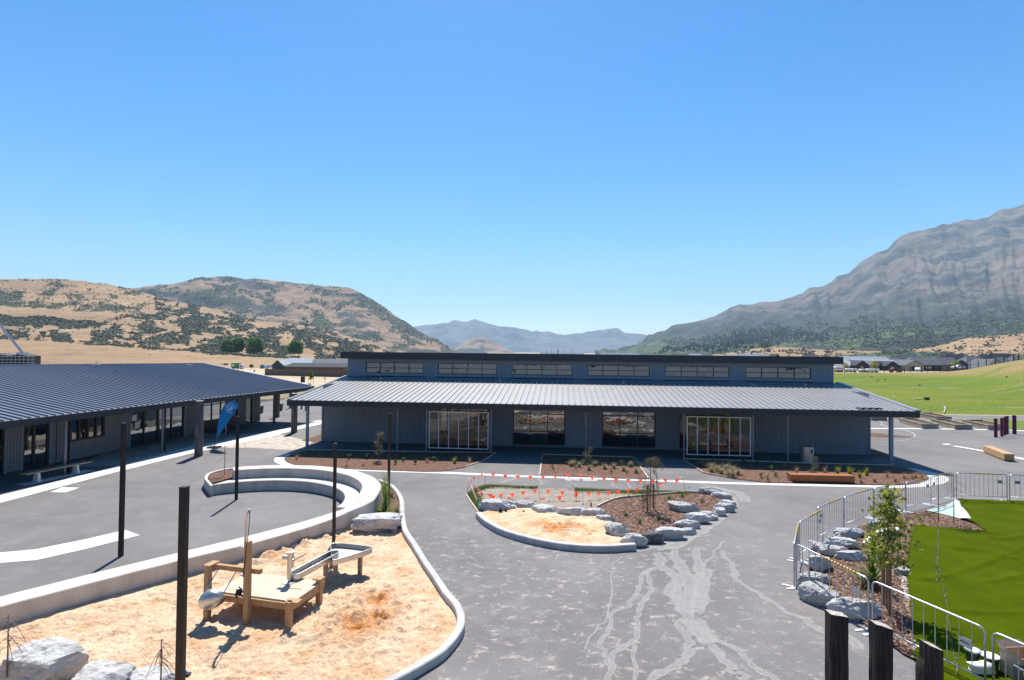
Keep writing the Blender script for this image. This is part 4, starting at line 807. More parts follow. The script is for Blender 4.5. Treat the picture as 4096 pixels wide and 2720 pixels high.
HA = Hill(skyA, 1477, ([0, .06, .2, .28, .45, .62, 1], [285, 310, 430, 520, 720, 850, 1400]), .004, .02, 3)
HB = Hill(skyB, 1432, ([0, .3, 1], [1500, 1800, 2700]), .011, .0035, 8, gul=.5)
HC = Hill(skyC, 1412, ([0, 1], [7600, 9800]), .012, .0012, 2)
HD = Hill(skyD, 1416, ([0, 1], [4300, 4700]), .004, .003, 5)
HE = Hill(skyE, 1463, ([0, .05, .11, .18, .28, .5, 1], [500, 600, 900, 1300, 1900, 2900, 4600]), .013, .0022, 6, gul=.6)
skyF = [(2850, 1420), (2950, 1408), (3020, 1394), (3110, 1387), (3200, 1394), (3330, 1402), (3480, 1404), (3600, 1403), (3690, 1393), (3790, 1373), (3880, 1352), (3960, 1344), (4096, 1334), (4300, 1330), (4500, 1325)]
HF = Hill(skyF, 1463, ([0, .2, 1], [430, 620, 1000]), .003, .01, 9)
HF.mesh('dry_foothill', 'hill_near', 10, 30)
bare1 = [(-900, 1215), (0, 1227), (260, 1242), (517, 1257), (430, 1268), (370, 1282), (330, 1284), (180, 1270), (0, 1262), (-900, 1262)]
def dA(px, py):
    sy = HA.sky_y(px); lowf = np.interp(px, [-300, 150, 500, 787, 1000, 1250, 1600], [1358, 1363, 1391, 1413, 1432, 1440, 1438])
    if py > lowf or inside(px, py, bare1): return 0
    n = fbm(px * .011, py * .032, 3, 4)
    if py < 1262 and px < 620: return 1.1 * np.interp(py, [1120, 1165, 1200, 1240], [.05, .25, .7, 1]) * np.interp(px, [0, 150, 300, 520, 700], [1, .8, .5, .32, .2]) + n * 1.1
    if py < 1305 and px < 365: return .95
    if px < 365: return .18 + n * 2.4 + (.5 if py > lowf - 14 else 0)
    if py < sy + 22 and px > 560: return .12 + n * 1.3
    return (.72 if px > 560 else .55) + n * 2.6
def dB(px, py):
    n = fbm(px * .009, py * .03, 13, 5)
    return .6 + n if px > 1450 and py < HB.sky_y(px) + 40 else (n - .09) * 3.2
topE = lambda px: float(np.interp(px, [2700, 3000, 3287, 3500, 3700, 3900, 4096, 4500], [1405, 1345, 1330, 1318, 1305, 1290, 1255, 1240]))
def dE(px, py):
    ty = topE(px)
    if px < 2650 or py > 1432: return 0
    n = fbm(px * .012, py * .04, 23, 5)
    if py < ty - 60: return 0
    return .12 + (py - ty + 30) / 90 + n if py < ty else .45 + n
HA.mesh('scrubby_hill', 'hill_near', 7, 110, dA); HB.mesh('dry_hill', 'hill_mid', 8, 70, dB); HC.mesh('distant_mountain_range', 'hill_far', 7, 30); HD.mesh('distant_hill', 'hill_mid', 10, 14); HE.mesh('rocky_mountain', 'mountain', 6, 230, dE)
ICO = None
def bush(m, p, r, rg, lean=0):
    """one rounded shrub as a jittered low polyhedron"""
    global ICO
    if ICO is None:
        g = (1 + 5 ** .5) / 2; V = [(-1, g, 0), (1, g, 0), (-1, -g, 0), (1, -g, 0), (0, -1, g), (0, 1, g), (0, -1, -g), (0, 1, -g), (g, 0, -1), (g, 0, 1), (-g, 0, -1), (-g, 0, 1)]
        L = math.hypot(1, g); ICO = ([(a / L, b / L, c / L) for a, b, c in V], [(0, 11, 5), (0, 5, 1), (0, 1, 7), (0, 7, 10), (0, 10, 11), (1, 5, 9), (5, 11, 4), (11, 10, 2), (10, 7, 6), (7, 1, 8), (3, 9, 4), (3, 4, 2), (3, 2, 6), (3, 6, 8), (3, 8, 9), (4, 9, 5), (2, 4, 11), (6, 2, 10), (8, 6, 7), (9, 8, 1)])
    V, Fc = ICO; a = rg.uniform(0, 6.28); ca, sa = math.cos(a), math.sin(a)
    m.add([(p[0] + (x * ca - y * sa) * r * rg.uniform(.7, 1.25), p[1] + (x * sa + y * ca) * r * rg.uniform(.7, 1.25), p[2] + r * .35 + z * r * .8 * rg.uniform(.7, 1.2)) for x, y, z in V], Fc)
def scatter():
    rg = random.Random(21); bare1 = [(-900, 1215), (0, 1227), (260, 1242), (517, 1257), (430, 1268), (370, 1282), (330, 1284), (180, 1270), (0, 1262), (-900, 1262)]
    m = MB(); g = MB(); k = 0
    for _ in range(150000):
        if k > 22000: break
        px = rg.uniform(-250, 1600); sy = HA.sky_y(px); py = rg.uniform(sy - 1, 1440); lowf = np.interp(px, [-300, 150, 500, 787, 1000, 1250, 1600], [1358, 1363, 1391, 1413, 1432, 1440, 1438])
        if py > lowf or inside(px, py, bare1): continue
        n2 = fbm(px * .05, py * .12, 9, 3); dn = dA(px, py) * 1.1 + .03
        if rg.random() > dn: continue
        t = HA.bare_py(px, py)
        if t < 0 or t > 1: continue
        p = HA.pt(px, t); d = p.y; r = d / 2276 * rg.uniform(1.7, 4.8) * (.68 if py < 1262 and px < 620 else 1) * (1.15 if rg.random() < .1 else 1); k += 1
        green = (px < 220 and 1190 < py < 1230) or (px > 620 and n2 > .05)
        bush(g if green and rg.random() < .65 else m, p, r, rg)
    struct(m, 'scrub', 'scrub_l', kind='stuff'); struct(g, 'green_scrub', 'scrub_g', kind='stuff')
    m = MB(); k = 0
    for _ in range(40000):
        if k > 4500: break
        px = rg.uniform(500, 1800); sy = HB.sky_y(px); py = rg.uniform(sy, max(sy + 5, 1400)); n = fbm(px * .009, py * .03, 13, 5)
        if px > 1450 and py < sy + 40: dn = .6 + n
        else: dn = (n - .03) * 3.5
        if rg.random() > dn: continue
        t = HB.bare_py(px, py)
        if not 0 < t <= 1: continue
        p = HB.pt(px, t); bush(m, p, p.y / 2276 * rg.uniform(1.3, 3.6), rg); k += 1
    struct(m, 'scrub', 'scrub_l', kind='stuff')
    # lower slopes of the mountain: bush, and the plantation of pines
    m = MB(); g = MB(); k = 0; top = lambda px: np.interp(px, [2700, 3000, 3287, 3500, 3700, 3900, 4096, 4500], [1405, 1345, 1330, 1318, 1305, 1290, 1255, 1240])
    tan = [(3700, 1420), (3790, 1375), (3880, 1350), (4050, 1335), (4060, 1350), (4300, 1340), (4300, 1440), (3700, 1440)]
    for _ in range(60000):
        if k > 11000: break
        px = rg.uniform(2650, 4250); ty = top(px); py = rg.uniform(ty - 30, 1428)
        n = fbm(px * .012, py * .04, 23, 5)
        if py < ty: dn = .12 + (py - ty + 30) / 90 + n
        elif py < 1392 - max(0, (px - 3700)) * .03: dn = 1.0 + n
        else: dn = .05 + n * 1.4
        if inside(px, py, tan): dn = .12 + n * 1.5
        if rg.random() > dn: continue
        t = HE.bare_py(px, py)
        if not 0 < t <= 1: continue
        p = HE.pt(px, t); bush(g if rg.random() < (.75 if py > ty + 8 and not inside(px, py, tan) else .2) else m, p, p.y / 2276 * rg.uniform(2., 5.), rg); k += 1
    struct(m, 'scrub', 'scrub_l', kind='stuff'); struct(g, 'green_scrub', 'scrub_g', kind='stuff')
    m = MB(); k = 0
    for _ in range(9000):
        if k > 1300: break
        px = rg.uniform(2870, 4250); py = rg.uniform(HF.sky_y(px), 1432); n = fbm(px * .012, py * .07, 33, 4); n += .12 * (1 if py > 1385 and px > 3500 else 0)
        if rg.random() > .10 + n * 2.2: continue
        t = HF.bare_py(px, py)
        if not 0 < t <= 1: continue
        p = HF.pt(px, t); bush(m, p, p.y / 2276 * rg.uniform(2., 5.5), rg); k += 1
    struct(m, 'scrub', 'scrub_l', kind='stuff')
    P1 = [t4(*p) for p in ((300, 1075), (560, 1030), (820, 980), (1040, 915), (1120, 890), (1380, 865), (1600, 850), (1990, 825), (2000, 850), (2180, 825), (2361, 830), (2470, 850), (2460, 890), (2361, 900), (1870, 945), (1500, 1000), (1350, 1062), (700, 1085))]
    m = MB(); k = 0
    while k < 1900:
        px = rg.uniform(2590, 3330); py = rg.uniform(1325, 1424)
        if not inside(px, py, P1): continue
        t = HE.bare_py(px, py)
        if not 0 < t <= 1: continue
        p = HE.pt(px, t); k += 1; h = p.y / 2276 * rg.uniform(8, 14); r = h * .24; a0 = rg.uniform(0, 1)
        n = 6; m.add([(p.x + r * math.cos(a0 + i * 1.047), p.y + r * math.sin(a0 + i * 1.047), p.z - 1) for i in range(n)] + [(p.x + r * .9 * math.cos(a0 + i * 1.047 + .4), p.y + r * .9 * math.sin(a0 + i * 1.047 + .4), p.z + h * .45) for i in range(n)] + [(p.x, p.y, p.z + h)],
                      [(i, (i + 1) % n, n + (i + 1) % n, n + i) for i in range(n)] + [(n + i, n + (i + 1) % n, 2 * n) for i in range(n)])
    struct(m, 'pine_plantation', 'pine', kind='stuff')
    # rock outcrops among the scrub
    m = MB()
    for px, py, wpx in [(t1(*q)[0], t1(*q)[1], q2) for q, q2 in (((210, 760), 40), ((450, 775), 28), ((760, 800), 40), ((600, 735), 22), ((1250, 780), 36), ((1880, 760), 42), ((1600, 680), 36), ((1400, 850), 26), ((2100, 725), 32), ((1700, 920), 36), ((1300, 390), 26), ((1680, 420), 30), ((2000, 930), 24))] + [(t2(*q)[0], t2(*q)[1], q2) for q, q2 in (((100, 895), 36), ((450, 790), 28), ((620, 810), 30), ((1200, 740), 36), ((1250, 790), 22), ((1440, 760), 32), ((1850, 840), 30), ((1930, 920), 28), ((1560, 960), 26), ((900, 670), 24), ((1000, 830), 20), ((2040, 960), 26), ((1700, 900), 22))]:
        t = HA.bare_py(px, py)
        if not 0 < t < 1: continue
        for _ in range(5):
            p = HA.pt(px + rg.uniform(-.4, .4) * wpx, min(1, t + rg.uniform(-.01, .01))); r = p.y / 2276 * wpx * .16; bush(m, (p.x, p.y, p.z - r * .5), r, rg)
    struct(m, 'rock_outcrop', 'rock')
scatter()
# ------------------------------------------------------------------ trees
def tree(name, label, p, h, wd, mat, seed, n=1800, leaf=.35, trunk=.12, group=None, shape='round', tr=None, clumps=26):
    rg = random.Random(seed); t = thing(name, label, 'tree', p, 0, group); m = MB(); tr = tr or wd * .04
    m.tube([(0, 0, -.3), (0, 0, h * .3), (wd * .02, 0, h * .6)], [tr, tr * .8, tr * .35], 7)
    for i in range(5):
        a = rg.uniform(0, 6.28); z = h * rg.uniform(.2, .45); m.tube([(0, 0, z), (math.cos(a) * wd * .15, math.sin(a) * wd * .15, z + h * .12), (math.cos(a) * wd * .3, math.sin(a) * wd * .3, z + h * .3)], [tr * .5, tr * .3, tr * .12], 5)
    m.build('trunk', 'bark', t); c = MB(); cl = []
    for i in range(clumps):
        a = rg.uniform(0, 6.28); z = rg.uniform(trunk, .93)
        prof = {'round': math.sin(math.pi * min(1, max(.05, (z - trunk + .12) / (1.12 - trunk)))) ** .6, 'cone': (1 - z) ** .9 + .05}[shape]
        r = wd / 2 * prof * math.sqrt(rg.uniform(.15, 1)) * .85; cl.append((math.cos(a) * r, math.sin(a) * r, z * h, wd * (.16 if shape == 'round' else .05 + .16 * (1 - z)) * rg.uniform(.7, 1.3)))
    for _ in range(n):
        x, y, z, r = rg.choice(cl); d = Vector((rg.gauss(0, 1), rg.gauss(0, 1), rg.gauss(0, .8))).normalized() * r * rg.uniform(.6, 1.08); c.leaf((x + d.x, y + d.y, z + d.z), leaf * rg.uniform(.6, 1.3), rg)
    c.build('crown', mat, t); return t
def trees():
    G_ = 'bright green trees at the foot of the scrubby hill'
    for i, (x0, x1, y0, y1, lab) in enumerate(((887, 935, 1365, 1412, 'leftmost of the bright green trees at the foot of the scrubby hill'), (928, 977, 1364, 1414, 'bright green tree touching its left neighbour at the foot of the hill'), (985, 1052, 1356, 1422, 'largest round bright green tree at the foot of the scrubby hill'), (1149, 1217, 1371, 1422, 'rightmost of the bright green trees, behind the white-roofed houses'))):
        t = HA.bare_py((x0 + x1) / 2, y1 - 6); p = HA.pt((x0 + x1) / 2, t); s = p.y / 2276
        tree('round_tree', lab, p, (y1 - y0) * s, (x1 - x0) * s, 'poplar', 40 + i, 4200, .8, .0, G_, clumps=44)
    t = HA.bare_py(1228, 1322); p = HA.pt(1228, t); s = p.y / 2276; tree('conifer', 'dark conifer standing alone on the rocky rise', p, 40 * s, 26 * s, 'pine', 50, 1800, .6, .03, None, 'cone')
    for i, (x, y1, h, wd, mt, lab) in enumerate(((3056, 1412, 28, 48, 'leaf_dark', 'dark spreading tree behind the big school roof at the right'), (3010, 1413, 12, 26, 'leaf_dark', 'low dark tree left of the dark spreading tree'), (2981, 1411, 9, 14, 'leaf_dark', 'smallest dark tree behind the school roof'), (3115, 1391, 14, 18, 'leaf_dark', 'single dark tree on the tan slope above the school roof'), (2639, 1377, 11, 10, 'leaf_dark', 'lone dark tree on the dry slope at the foot of the mountain'))):
        t = HE.bare_py(x, y1); p = HE.pt(x, max(.005, t)); s = p.y / 2276; tree('broad_tree', lab, p, h * s, wd * s, mt, 60 + i, 900, 2.2 * s, .05)
    # street trees left
    for i, (x, y, hh, lab) in enumerate(((1243, 1535, 55, 'young staked street tree beside the black pillar beyond the left roof'), (1005, 1478, 22, 'small street tree in front of the green truck and the van'), (1105, 1470, 20, 'small street tree in front of the white van'))):
        p = on(x, y); s = p.y / 2276; t = tree('street_tree', lab, p, hh * s, 16 * s * (1.2 if i == 0 else 1), 'leaf_green', 70 + i, 260, .16 if i == 0 else .3, .35, 'young street trees')
        if i == 0:
            for dx in (-.5, .5): q = MB(); q.tube([(dx, 0, 0), (dx, 0, 1.2)], .04, 6); q.build('stake', 'black', t)
trees()
def build_haze():
    m, t, b = mk('haze_air'); t.nodes.remove(b); out = [n for n in t.nodes if n.type == 'OUTPUT_MATERIAL'][0]
    v = nd(t, 'VolumePrincipled'); v.inputs['Color'].default_value = (.6, .82, 1, 1); v.inputs['Density'].default_value = 8e-5; v.inputs['Anisotropy'].default_value = .0
    t.links.new(v.outputs[0], out.inputs['Volume']); q = MB(); q.box(-14500, 14500, -300, 13500, -60, 1330); struct(q, 'haze', m, kind='stuff')
build_haze()
#=PART4=
# ------------------------------------------------------------------ concrete seating wall
def seating():
    R = thing('concrete_seating_wall', 'curved pale concrete seating wall with two tiers running on as the low wall of the sandpit', 'seating wall')
    C0 = (-9.55, 20.2); st = []
    for k in range(29):
        a = math.radians(119 - k * 4.1); ca, sa = math.cos(a), math.sin(a); st.append(((C0[0] + 4.17 * ca, C0[1] + 4.17 * sa), (C0[0] + 4.86 * ca, C0[1] + 4.86 * sa), .79))
    r3 = lambda x, y: (700 + x / 1.96, 1800 + y / 1.96)
    q = [(r3(1440, 385), r3(1560, 390), .72), (r3(1395, 425), r3(1490, 432), .64), (r3(1310, 462), r3(1380, 476), .56), (r3(1222, 492), r3(1230, 541), .48), (r3(1000, 560), r3(1000, 620), .45), (r3(600, 665), r3(600, 732), .45), (r3(120, 780), r3(120, 845), .45), ((400, 2285), (400, 2322), .45), ((200, 2335), (200, 2374), .45), ((0, 2385), (0, 2427), .45), ((-300, 2468), (-300, 2516), .45), ((-600, 2560), (-600, 2615), .45)]
    for b, f, z in q: st.append((tuple(at(*b, z)[:2]), tuple(at(*f, z)[:2]), z))
    A = smooth_poly([(p[0][0], p[0][1], p[2]) for p in st], 4); B = smooth_poly([(p[1][0], p[1][1], p[2]) for p in st], 4)
    m = MB(); n = 6; vs = []; r = .02
    for a, b in zip(A, B):
        e = (b - a); e.z = 0; e.normalize(); e *= r
        vs += [(a.x, a.y, -.05), (a.x, a.y, a.z - r), (a.x + e.x, a.y + e.y, a.z), (b.x - e.x, b.y - e.y, b.z), (b.x, b.y, b.z - r), (b.x, b.y, -.05)]
    fs = [(i * n + k, (i + 1) * n + k, (i + 1) * n + k + 1, i * n + k + 1) for i in range(len(A) - 1) for k in range(n - 1)] + [tuple(range(n))[::-1], tuple((len(A) - 1) * n + k for k in range(n))]
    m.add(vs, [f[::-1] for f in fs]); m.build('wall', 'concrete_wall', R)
    m = MB(); vs = []; K = 34
    for k in range(K + 1):
        a = math.radians(131 - k * 4.05); ca, sa = math.cos(a), math.sin(a); ro = 4.169; ri = 3.56
        if k < 4: ro = [3.6, 3.75, 4.0, 4.15][k]
        vs += [(C0[0] + ri * ca, C0[1] + ri * sa, -.03), (C0[0] + ri * ca, C0[1] + ri * sa, .40), (C0[0] + (ri + .02) * ca, C0[1] + (ri + .02) * sa, .42), (C0[0] + ro * ca, C0[1] + ro * sa, .42), (C0[0] + ro * ca, C0[1] + ro * sa, -.03)]
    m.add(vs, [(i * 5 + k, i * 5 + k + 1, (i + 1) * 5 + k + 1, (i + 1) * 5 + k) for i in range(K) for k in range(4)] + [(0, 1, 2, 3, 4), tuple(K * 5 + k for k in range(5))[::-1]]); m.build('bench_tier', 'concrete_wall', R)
    P = smooth_poly([at(*r3(*p), .42) for p in ((290, 277), (247, 226), (246, 205), (268, 180), (345, 156), (462, 141), (466, 190))], 5)
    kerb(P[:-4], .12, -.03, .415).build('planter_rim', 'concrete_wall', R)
    m = MB(); m.prism([(p.x, p.y) for p in [at(*r3(*q), .33) for q in ((290, 262), (262, 225), (262, 207), (285, 187), (350, 165), (455, 150), (462, 215), (380, 240))]], 0, .36); m.build('planter_soil', 'mulch', R)
seating()
# ------------------------------------------------------------------ posts, poles, benches
def poles():
    specs = [(483, 2225, None, 15.93, 3.72, .145, 'black steel pole in front of the curved white band on the left asphalt'), (738, None, 1938, 9.15, 3.62, .155, 'nearest black steel pole, rising out of the sandpit in front'),
             (945, 1999, None, 22.0, 3.22, .13, 'black steel pole standing inside the curved seating wall'), (1335, 2172, None, 17.2, 3.0, .12, 'dark brown pole in the sandpit against the retaining wall'), (1554, 2020, None, 20.6, 3.45, .125, 'slim dark pole rising behind the spiky green plant')]
    for px, py, ty, d, h, w_, lab in specs:
        w_ *= .72
        if py: p = at(px, py)
        else: p = depth(px, ty, d)
        t = thing('steel_pole', lab, 'pole', (p.x, p.y, 0), -.1, 'black steel poles of the yard'); m = MB(); m.box(-w_ / 2, w_ / 2, -w_ / 2, w_ / 2, -.05, h); m.build('shaft', 'black', t, bevel=.008)
        m = MB(); m.box(-w_ / 2 - .004, w_ / 2 + .004, -w_ / 2 - .004, w_ / 2 + .004, h, h + .012); m.build('cap', 'black', t); m = MB(); m.tube([(-w_ / 2 - .03, 0, h - .08), (-w_ / 2, 0, h - .06)], .012, 6); m.build('eye_bolt', 'galv', t)
    def pile(px, py, h, wd, lab, cat='post', name='timber_pile', mat='pile', seed=0, g='weathered timber piles of the yard', n=16):
        rg = random.Random(seed); p = at(px, py); t = thing(name, lab, cat, (p.x, p.y, 0), 0, g); m = MB(); K = 14; vs = []
        for j in range(K + 1):
            z = h * j / K
            for k in range(n):
                a = 2 * math.pi * k / n; r = wd / 2 * (1 + .09 * mnoise.noise(Vector((math.cos(a) * 1.5, math.sin(a) * 1.5, z * .9 + seed)))); vs.append((r * math.cos(a), r * math.sin(a), z))
        m.add(vs, [(j * n + k, j * n + (k + 1) % n, (j + 1) * n + (k + 1) % n, (j + 1) * n + k) for j in range(K) for k in range(n)]); m.build('shaft', mat, t, smooth=True)
        m = MB(); m.add([(wd * .48 * math.cos(2 * math.pi * k / n), wd * .48 * math.sin(2 * math.pi * k / n), h + .004) for k in range(n)], [tuple(range(n))]); m.build('sawn_end', 'wood_end' if mat != 'maroon' else 'maroon', t)
    pile(794, 1824, 3.0, .42, 'thick weathered timber pile standing before the left building, next to the blue flag', seed=1)
    pile(1176, 1730, 2.75, .42, 'thick dark timber pile just left of the corner post of the big school roof', seed=2)
    pile(1109, 1668, 2.6, .38, 'dark timber pile under the far end of the left roof beside a green bin', seed=3)
    pile(1161, 1633, 2.1, .26, 'dark timber pile in the far yard, left of two thinner piles', seed=4); pile(1206, 1637, 1.4, .18, 'thin short pile in the far yard beyond the roof corner', seed=5); pile(1222, 1642, 1.3, .14, 'thinnest short pile, half hidden by the corner post of the big roof', seed=6)
    for i, (x, y, ty, w_) in enumerate(((2031, 1195, 975, 34), (2101, 1187, 968, 28), (2137, 1173, 957, 26), (2165, 1160, 947, 30), (2249, 1157, 940, 38))):
        px, py = 3287 + x / 2.918, 1340 + y / 2.918; p = at(px, py); s = p.y / 2276 / 2.918
        pile(px, py, (y - ty) * s, w_ * s, ['leftmost', 'second from the left', 'third from the left', 'fourth from the left', 'rightmost and thickest'][i] + ' of the five maroon play posts on the asphalt at the right', 'post', 'play_post', 'maroon', 20 + i, 'maroon play posts')
    # rough sleepers near the camera
    for i, (x0, x1, y0, y1, d, lab) in enumerate(((3312, 3380, 2448, 2460, 8.5, 'leftmost of the three rough dark sleeper posts in the foreground'), (3491, 3555, 2487, 2508, 8.3, 'middle one of the three rough dark sleeper posts in the foreground'), (3682, 3752, 2562, 2592, 7.8, 'rightmost rough dark sleeper post, with a notch in its left edge'))):
        a = depth(x0, y0, d); b = depth(x1, y1, d); w_ = (b - a).length; c = (a + b) / 2; t = thing('sleeper_post', lab, 'post', (c.x, c.y, 0), 0, 'rough sleeper posts'); m = MB(); K = 26; n = 12; vs = []
        for j in range(K + 1):
            for k in range(n):
                q = k / n * 4; s_ = int(q); f = q - s_; cx, cy = [(-1 + 2 * f, -1), (1, -1 + 2 * f), (1 - 2 * f, 1), (-1, 1 - 2 * f)][s_]
                top = a.z + (b.z - a.z) * (cx + 1) / 2 + .012 * mnoise.noise(Vector((cx * 5, cy * 5, i)))
                z = top * j / K; e = .006 * mnoise.noise(Vector((cx * 3 + i, cy * 3, z * 3)))
                if i == 2 and cx < -.9 and top - z < .32 : e = -.03 if top - z < .26 else -.01
                vs.append((cx * (w_ / 2 + e), cy * (.085 + e), z))
        m.add(vs, [(j * n + k, j * n + (k + 1) % n, (j + 1) * n + (k + 1) % n, (j + 1) * n + k) for j in range(K) for k in range(n)]); m.build('shaft', 'old_wood', t)
        m = MB(); m.add([(v[0], v[1], v[2] + .002) for v in vs[-n:]] + [(0, 0, (a.z + b.z) / 2 + .01)], [(k, (k + 1) % n, n) for k in range(n)]); m.build('sawn_end', 'wood_end', t)
    # benches
    a, b = at(108, 1905), at(367, 1852); A2 = depth(108, 1894, a.y); d = Vector((at(367, 1845, .46).x - at(108, 1896, .46).x, at(367, 1845, .46).y - at(108, 1896, .46).y, 0)); L = d.length; o = at(108, 1896, .46)
    t = thing('slatted_bench', 'long slatted timber bench on white legs beside the left building', 'bench', (o.x, o.y, 0), math.atan2(d.y, d.x)); m = MB()
    for k in range(3): m.box(0, L, .0 + k * .15, .14 + k * .15, .41, .46)
    m.build('seat', 'slat', t)
    for x in (L * .2, L * .8): q = MB(); q.add([(x - .07, .06, 0), (x + .07, .06, 0), (x + .07, .36, 0), (x - .07, .36, 0), (x - .045, .12, .4), (x + .045, .12, .4), (x + .045, .32, .4), (x - .045, .32, .4)], [(0, 3, 2, 1), (4, 5, 6, 7), (0, 1, 5, 4), (1, 2, 6, 5), (2, 3, 7, 6), (3, 0, 4, 7)]); q.build('leg', 'white_paint', t)
    m = MB(); m.box(-.1, L + .1, -.05, .55, 0, .012); m.build('base_plinth', 'concrete', t)
    bl, br = at(3166, 1930), at(3420, 1936); d = br - bl; t = thing('timber_beam_bench', 'long red-brown timber beam bench on the kerb in front of the right mulch bed', 'bench', bl, math.atan2(d.y, d.x)); L = d.length
    m = MB(); m.box(0, L, 0, .45, .06, .36); m.build('seat', 'bench_red', t, bevel=.012)
    for x in (.15, L - .35): q = MB(); q.box(x, x + .2, .05, .4, 0, .058); q.build('foot', 'black', t)
    nl, fl = at(4017, 1844.5), at(3932.6, 1809.5); d = nl - fl; L = d.length; t = thing('timber_beam_bench', 'pale timber beam bench lying on the asphalt near the maroon posts', 'bench', fl, math.atan2(d.y, d.x))
    m = MB(); m.box(0, L, 0, .46, .05, .42); m.build('seat', 'bench_pale', t, bevel=.012)
    for x in (.15, L - .35): q = MB(); q.box(x, x + .2, .06, .4, 0, .048); q.build('foot', 'black', t)
    # litter bin / tank
    p = at(3239, 1852); t = thing('metal_bin', 'round brushed metal bin with a framed hatch under the school canopy', 'bin', (p.x, p.y + .3, 0), 0); m = MB(); m.lathe([(.33, 0), (.33, .84), (.31, .86), (0, .86)], 28); m.build('drum', 'stainless', t, smooth=False)
    m = MB(); m.box(-.02 + .0, .18, -.36, -.31, .48, .78); m.build('hatch_frame', 'white_paint', t); m = MB(); m.box(.015, .145, -.365, -.355, .52, .74); m.build('hatch', 'bench_red', t); m = MB(); m.tube([(.1, 0, .86), (.1, 0, .95)], .02, 6); m.build('spout', 'black', t)
poles()
# ------------------------------------------------------------------ flag
def flag():
    p = at(857.5, 1791.5); s = 33.5 / 2276 / 3.73; t = thing('teardrop_flag', 'blue teardrop flag with a round white emblem on a black foot', 'flag', p, 0)
    P = [(150, 700), (160, 640), (180, 480), (210, 330), (245, 220), (290, 140), (340, 95), (400, 78), (460, 95), (488, 128), (497, 160)]; Q = lambda x, y: ((x - 140) * s, 0, (790 - y) * s)
    m = MB(); m.box(-.32, .3, -.28, .28, .02, .09); m.build('foot', 'black', t)
    m = MB(); m.tube([Q(140, 785), Q(150, 700)] + [Q(x - 3, y) for x, y in P[1:]], [.022] * 2 + [.016] * 10, 6); m.build('flag_pole', 'black', t)
    C = [Vector(Q(*c)) for c in P[1:]]; o = smooth_poly([tuple(c) for c in C], 5); o.append(Vector(Q(180, 630))); m = MB(); n = len(o); cen = Vector(Q(330, 260))
    yy = lambda v: .05 * math.sin(v.x * 3 + v.z * 2)
    ring = [[cen + (v - cen) * f for v in o] for f in (1, .75, .5, .25)]; vs = [(v.x, yy(v), v.z) for r in ring for v in r] + [(cen.x, yy(cen), cen.z)]
    m.add(vs, [(r * n + k, r * n + (k + 1) % n, (r + 1) * n + (k + 1) % n, (r + 1) * n + k) for r in range(3) for k in range(n)] + [(3 * n + k, 3 * n + (k + 1) % n, 4 * n) for k in range(n)]); cl = m.build('flag_cloth', 'flag', t, smooth=True)
    c = Vector(Q(366, 195)); R_ = 78 * s; m = MB()
    def arc(r0_, r1_, a0, a1, k=24):
        vs = []
        for i in range(k + 1):
            a = a0 + (a1 - a0) * i / k
            for r in (r0_, r1_): v = c + Vector((math.cos(a) * r, 0, math.sin(a) * r)); vs.append((v.x, yy(v) - .008, v.z))
        m.add(vs, [(2 * i, 2 * i + 1, 2 * i + 3, 2 * i + 2) for i in range(k)])
    arc(R_ * .97, R_, 0, 6.283, 36); arc(R_ * .68, R_ * .71, 0, 6.283, 36)
    rg = random.Random(4)
    for i in range(26): a = .2 + i * .235; arc(R_ * .76, R_ * (.88 + .03 * rg.random()), a, a + rg.uniform(.08, .15), 2)
    arc(0, R_ * .42, -1.2, 1.4, 14); arc(R_ * .1, R_ * .55, 3.6, 4.6, 8); arc(R_ * .3, R_ * .38, 2.2, 3.4, 10); arc(R_ * .45, R_ * .52, 2.3, 3.3, 10)
    for k in (-.15, 0, .15): arc(R_ * .42, R_ * .6, 1.6 + k, 1.68 + k, 2)
    m.build('emblem', 'flag_white', cl)
flag()
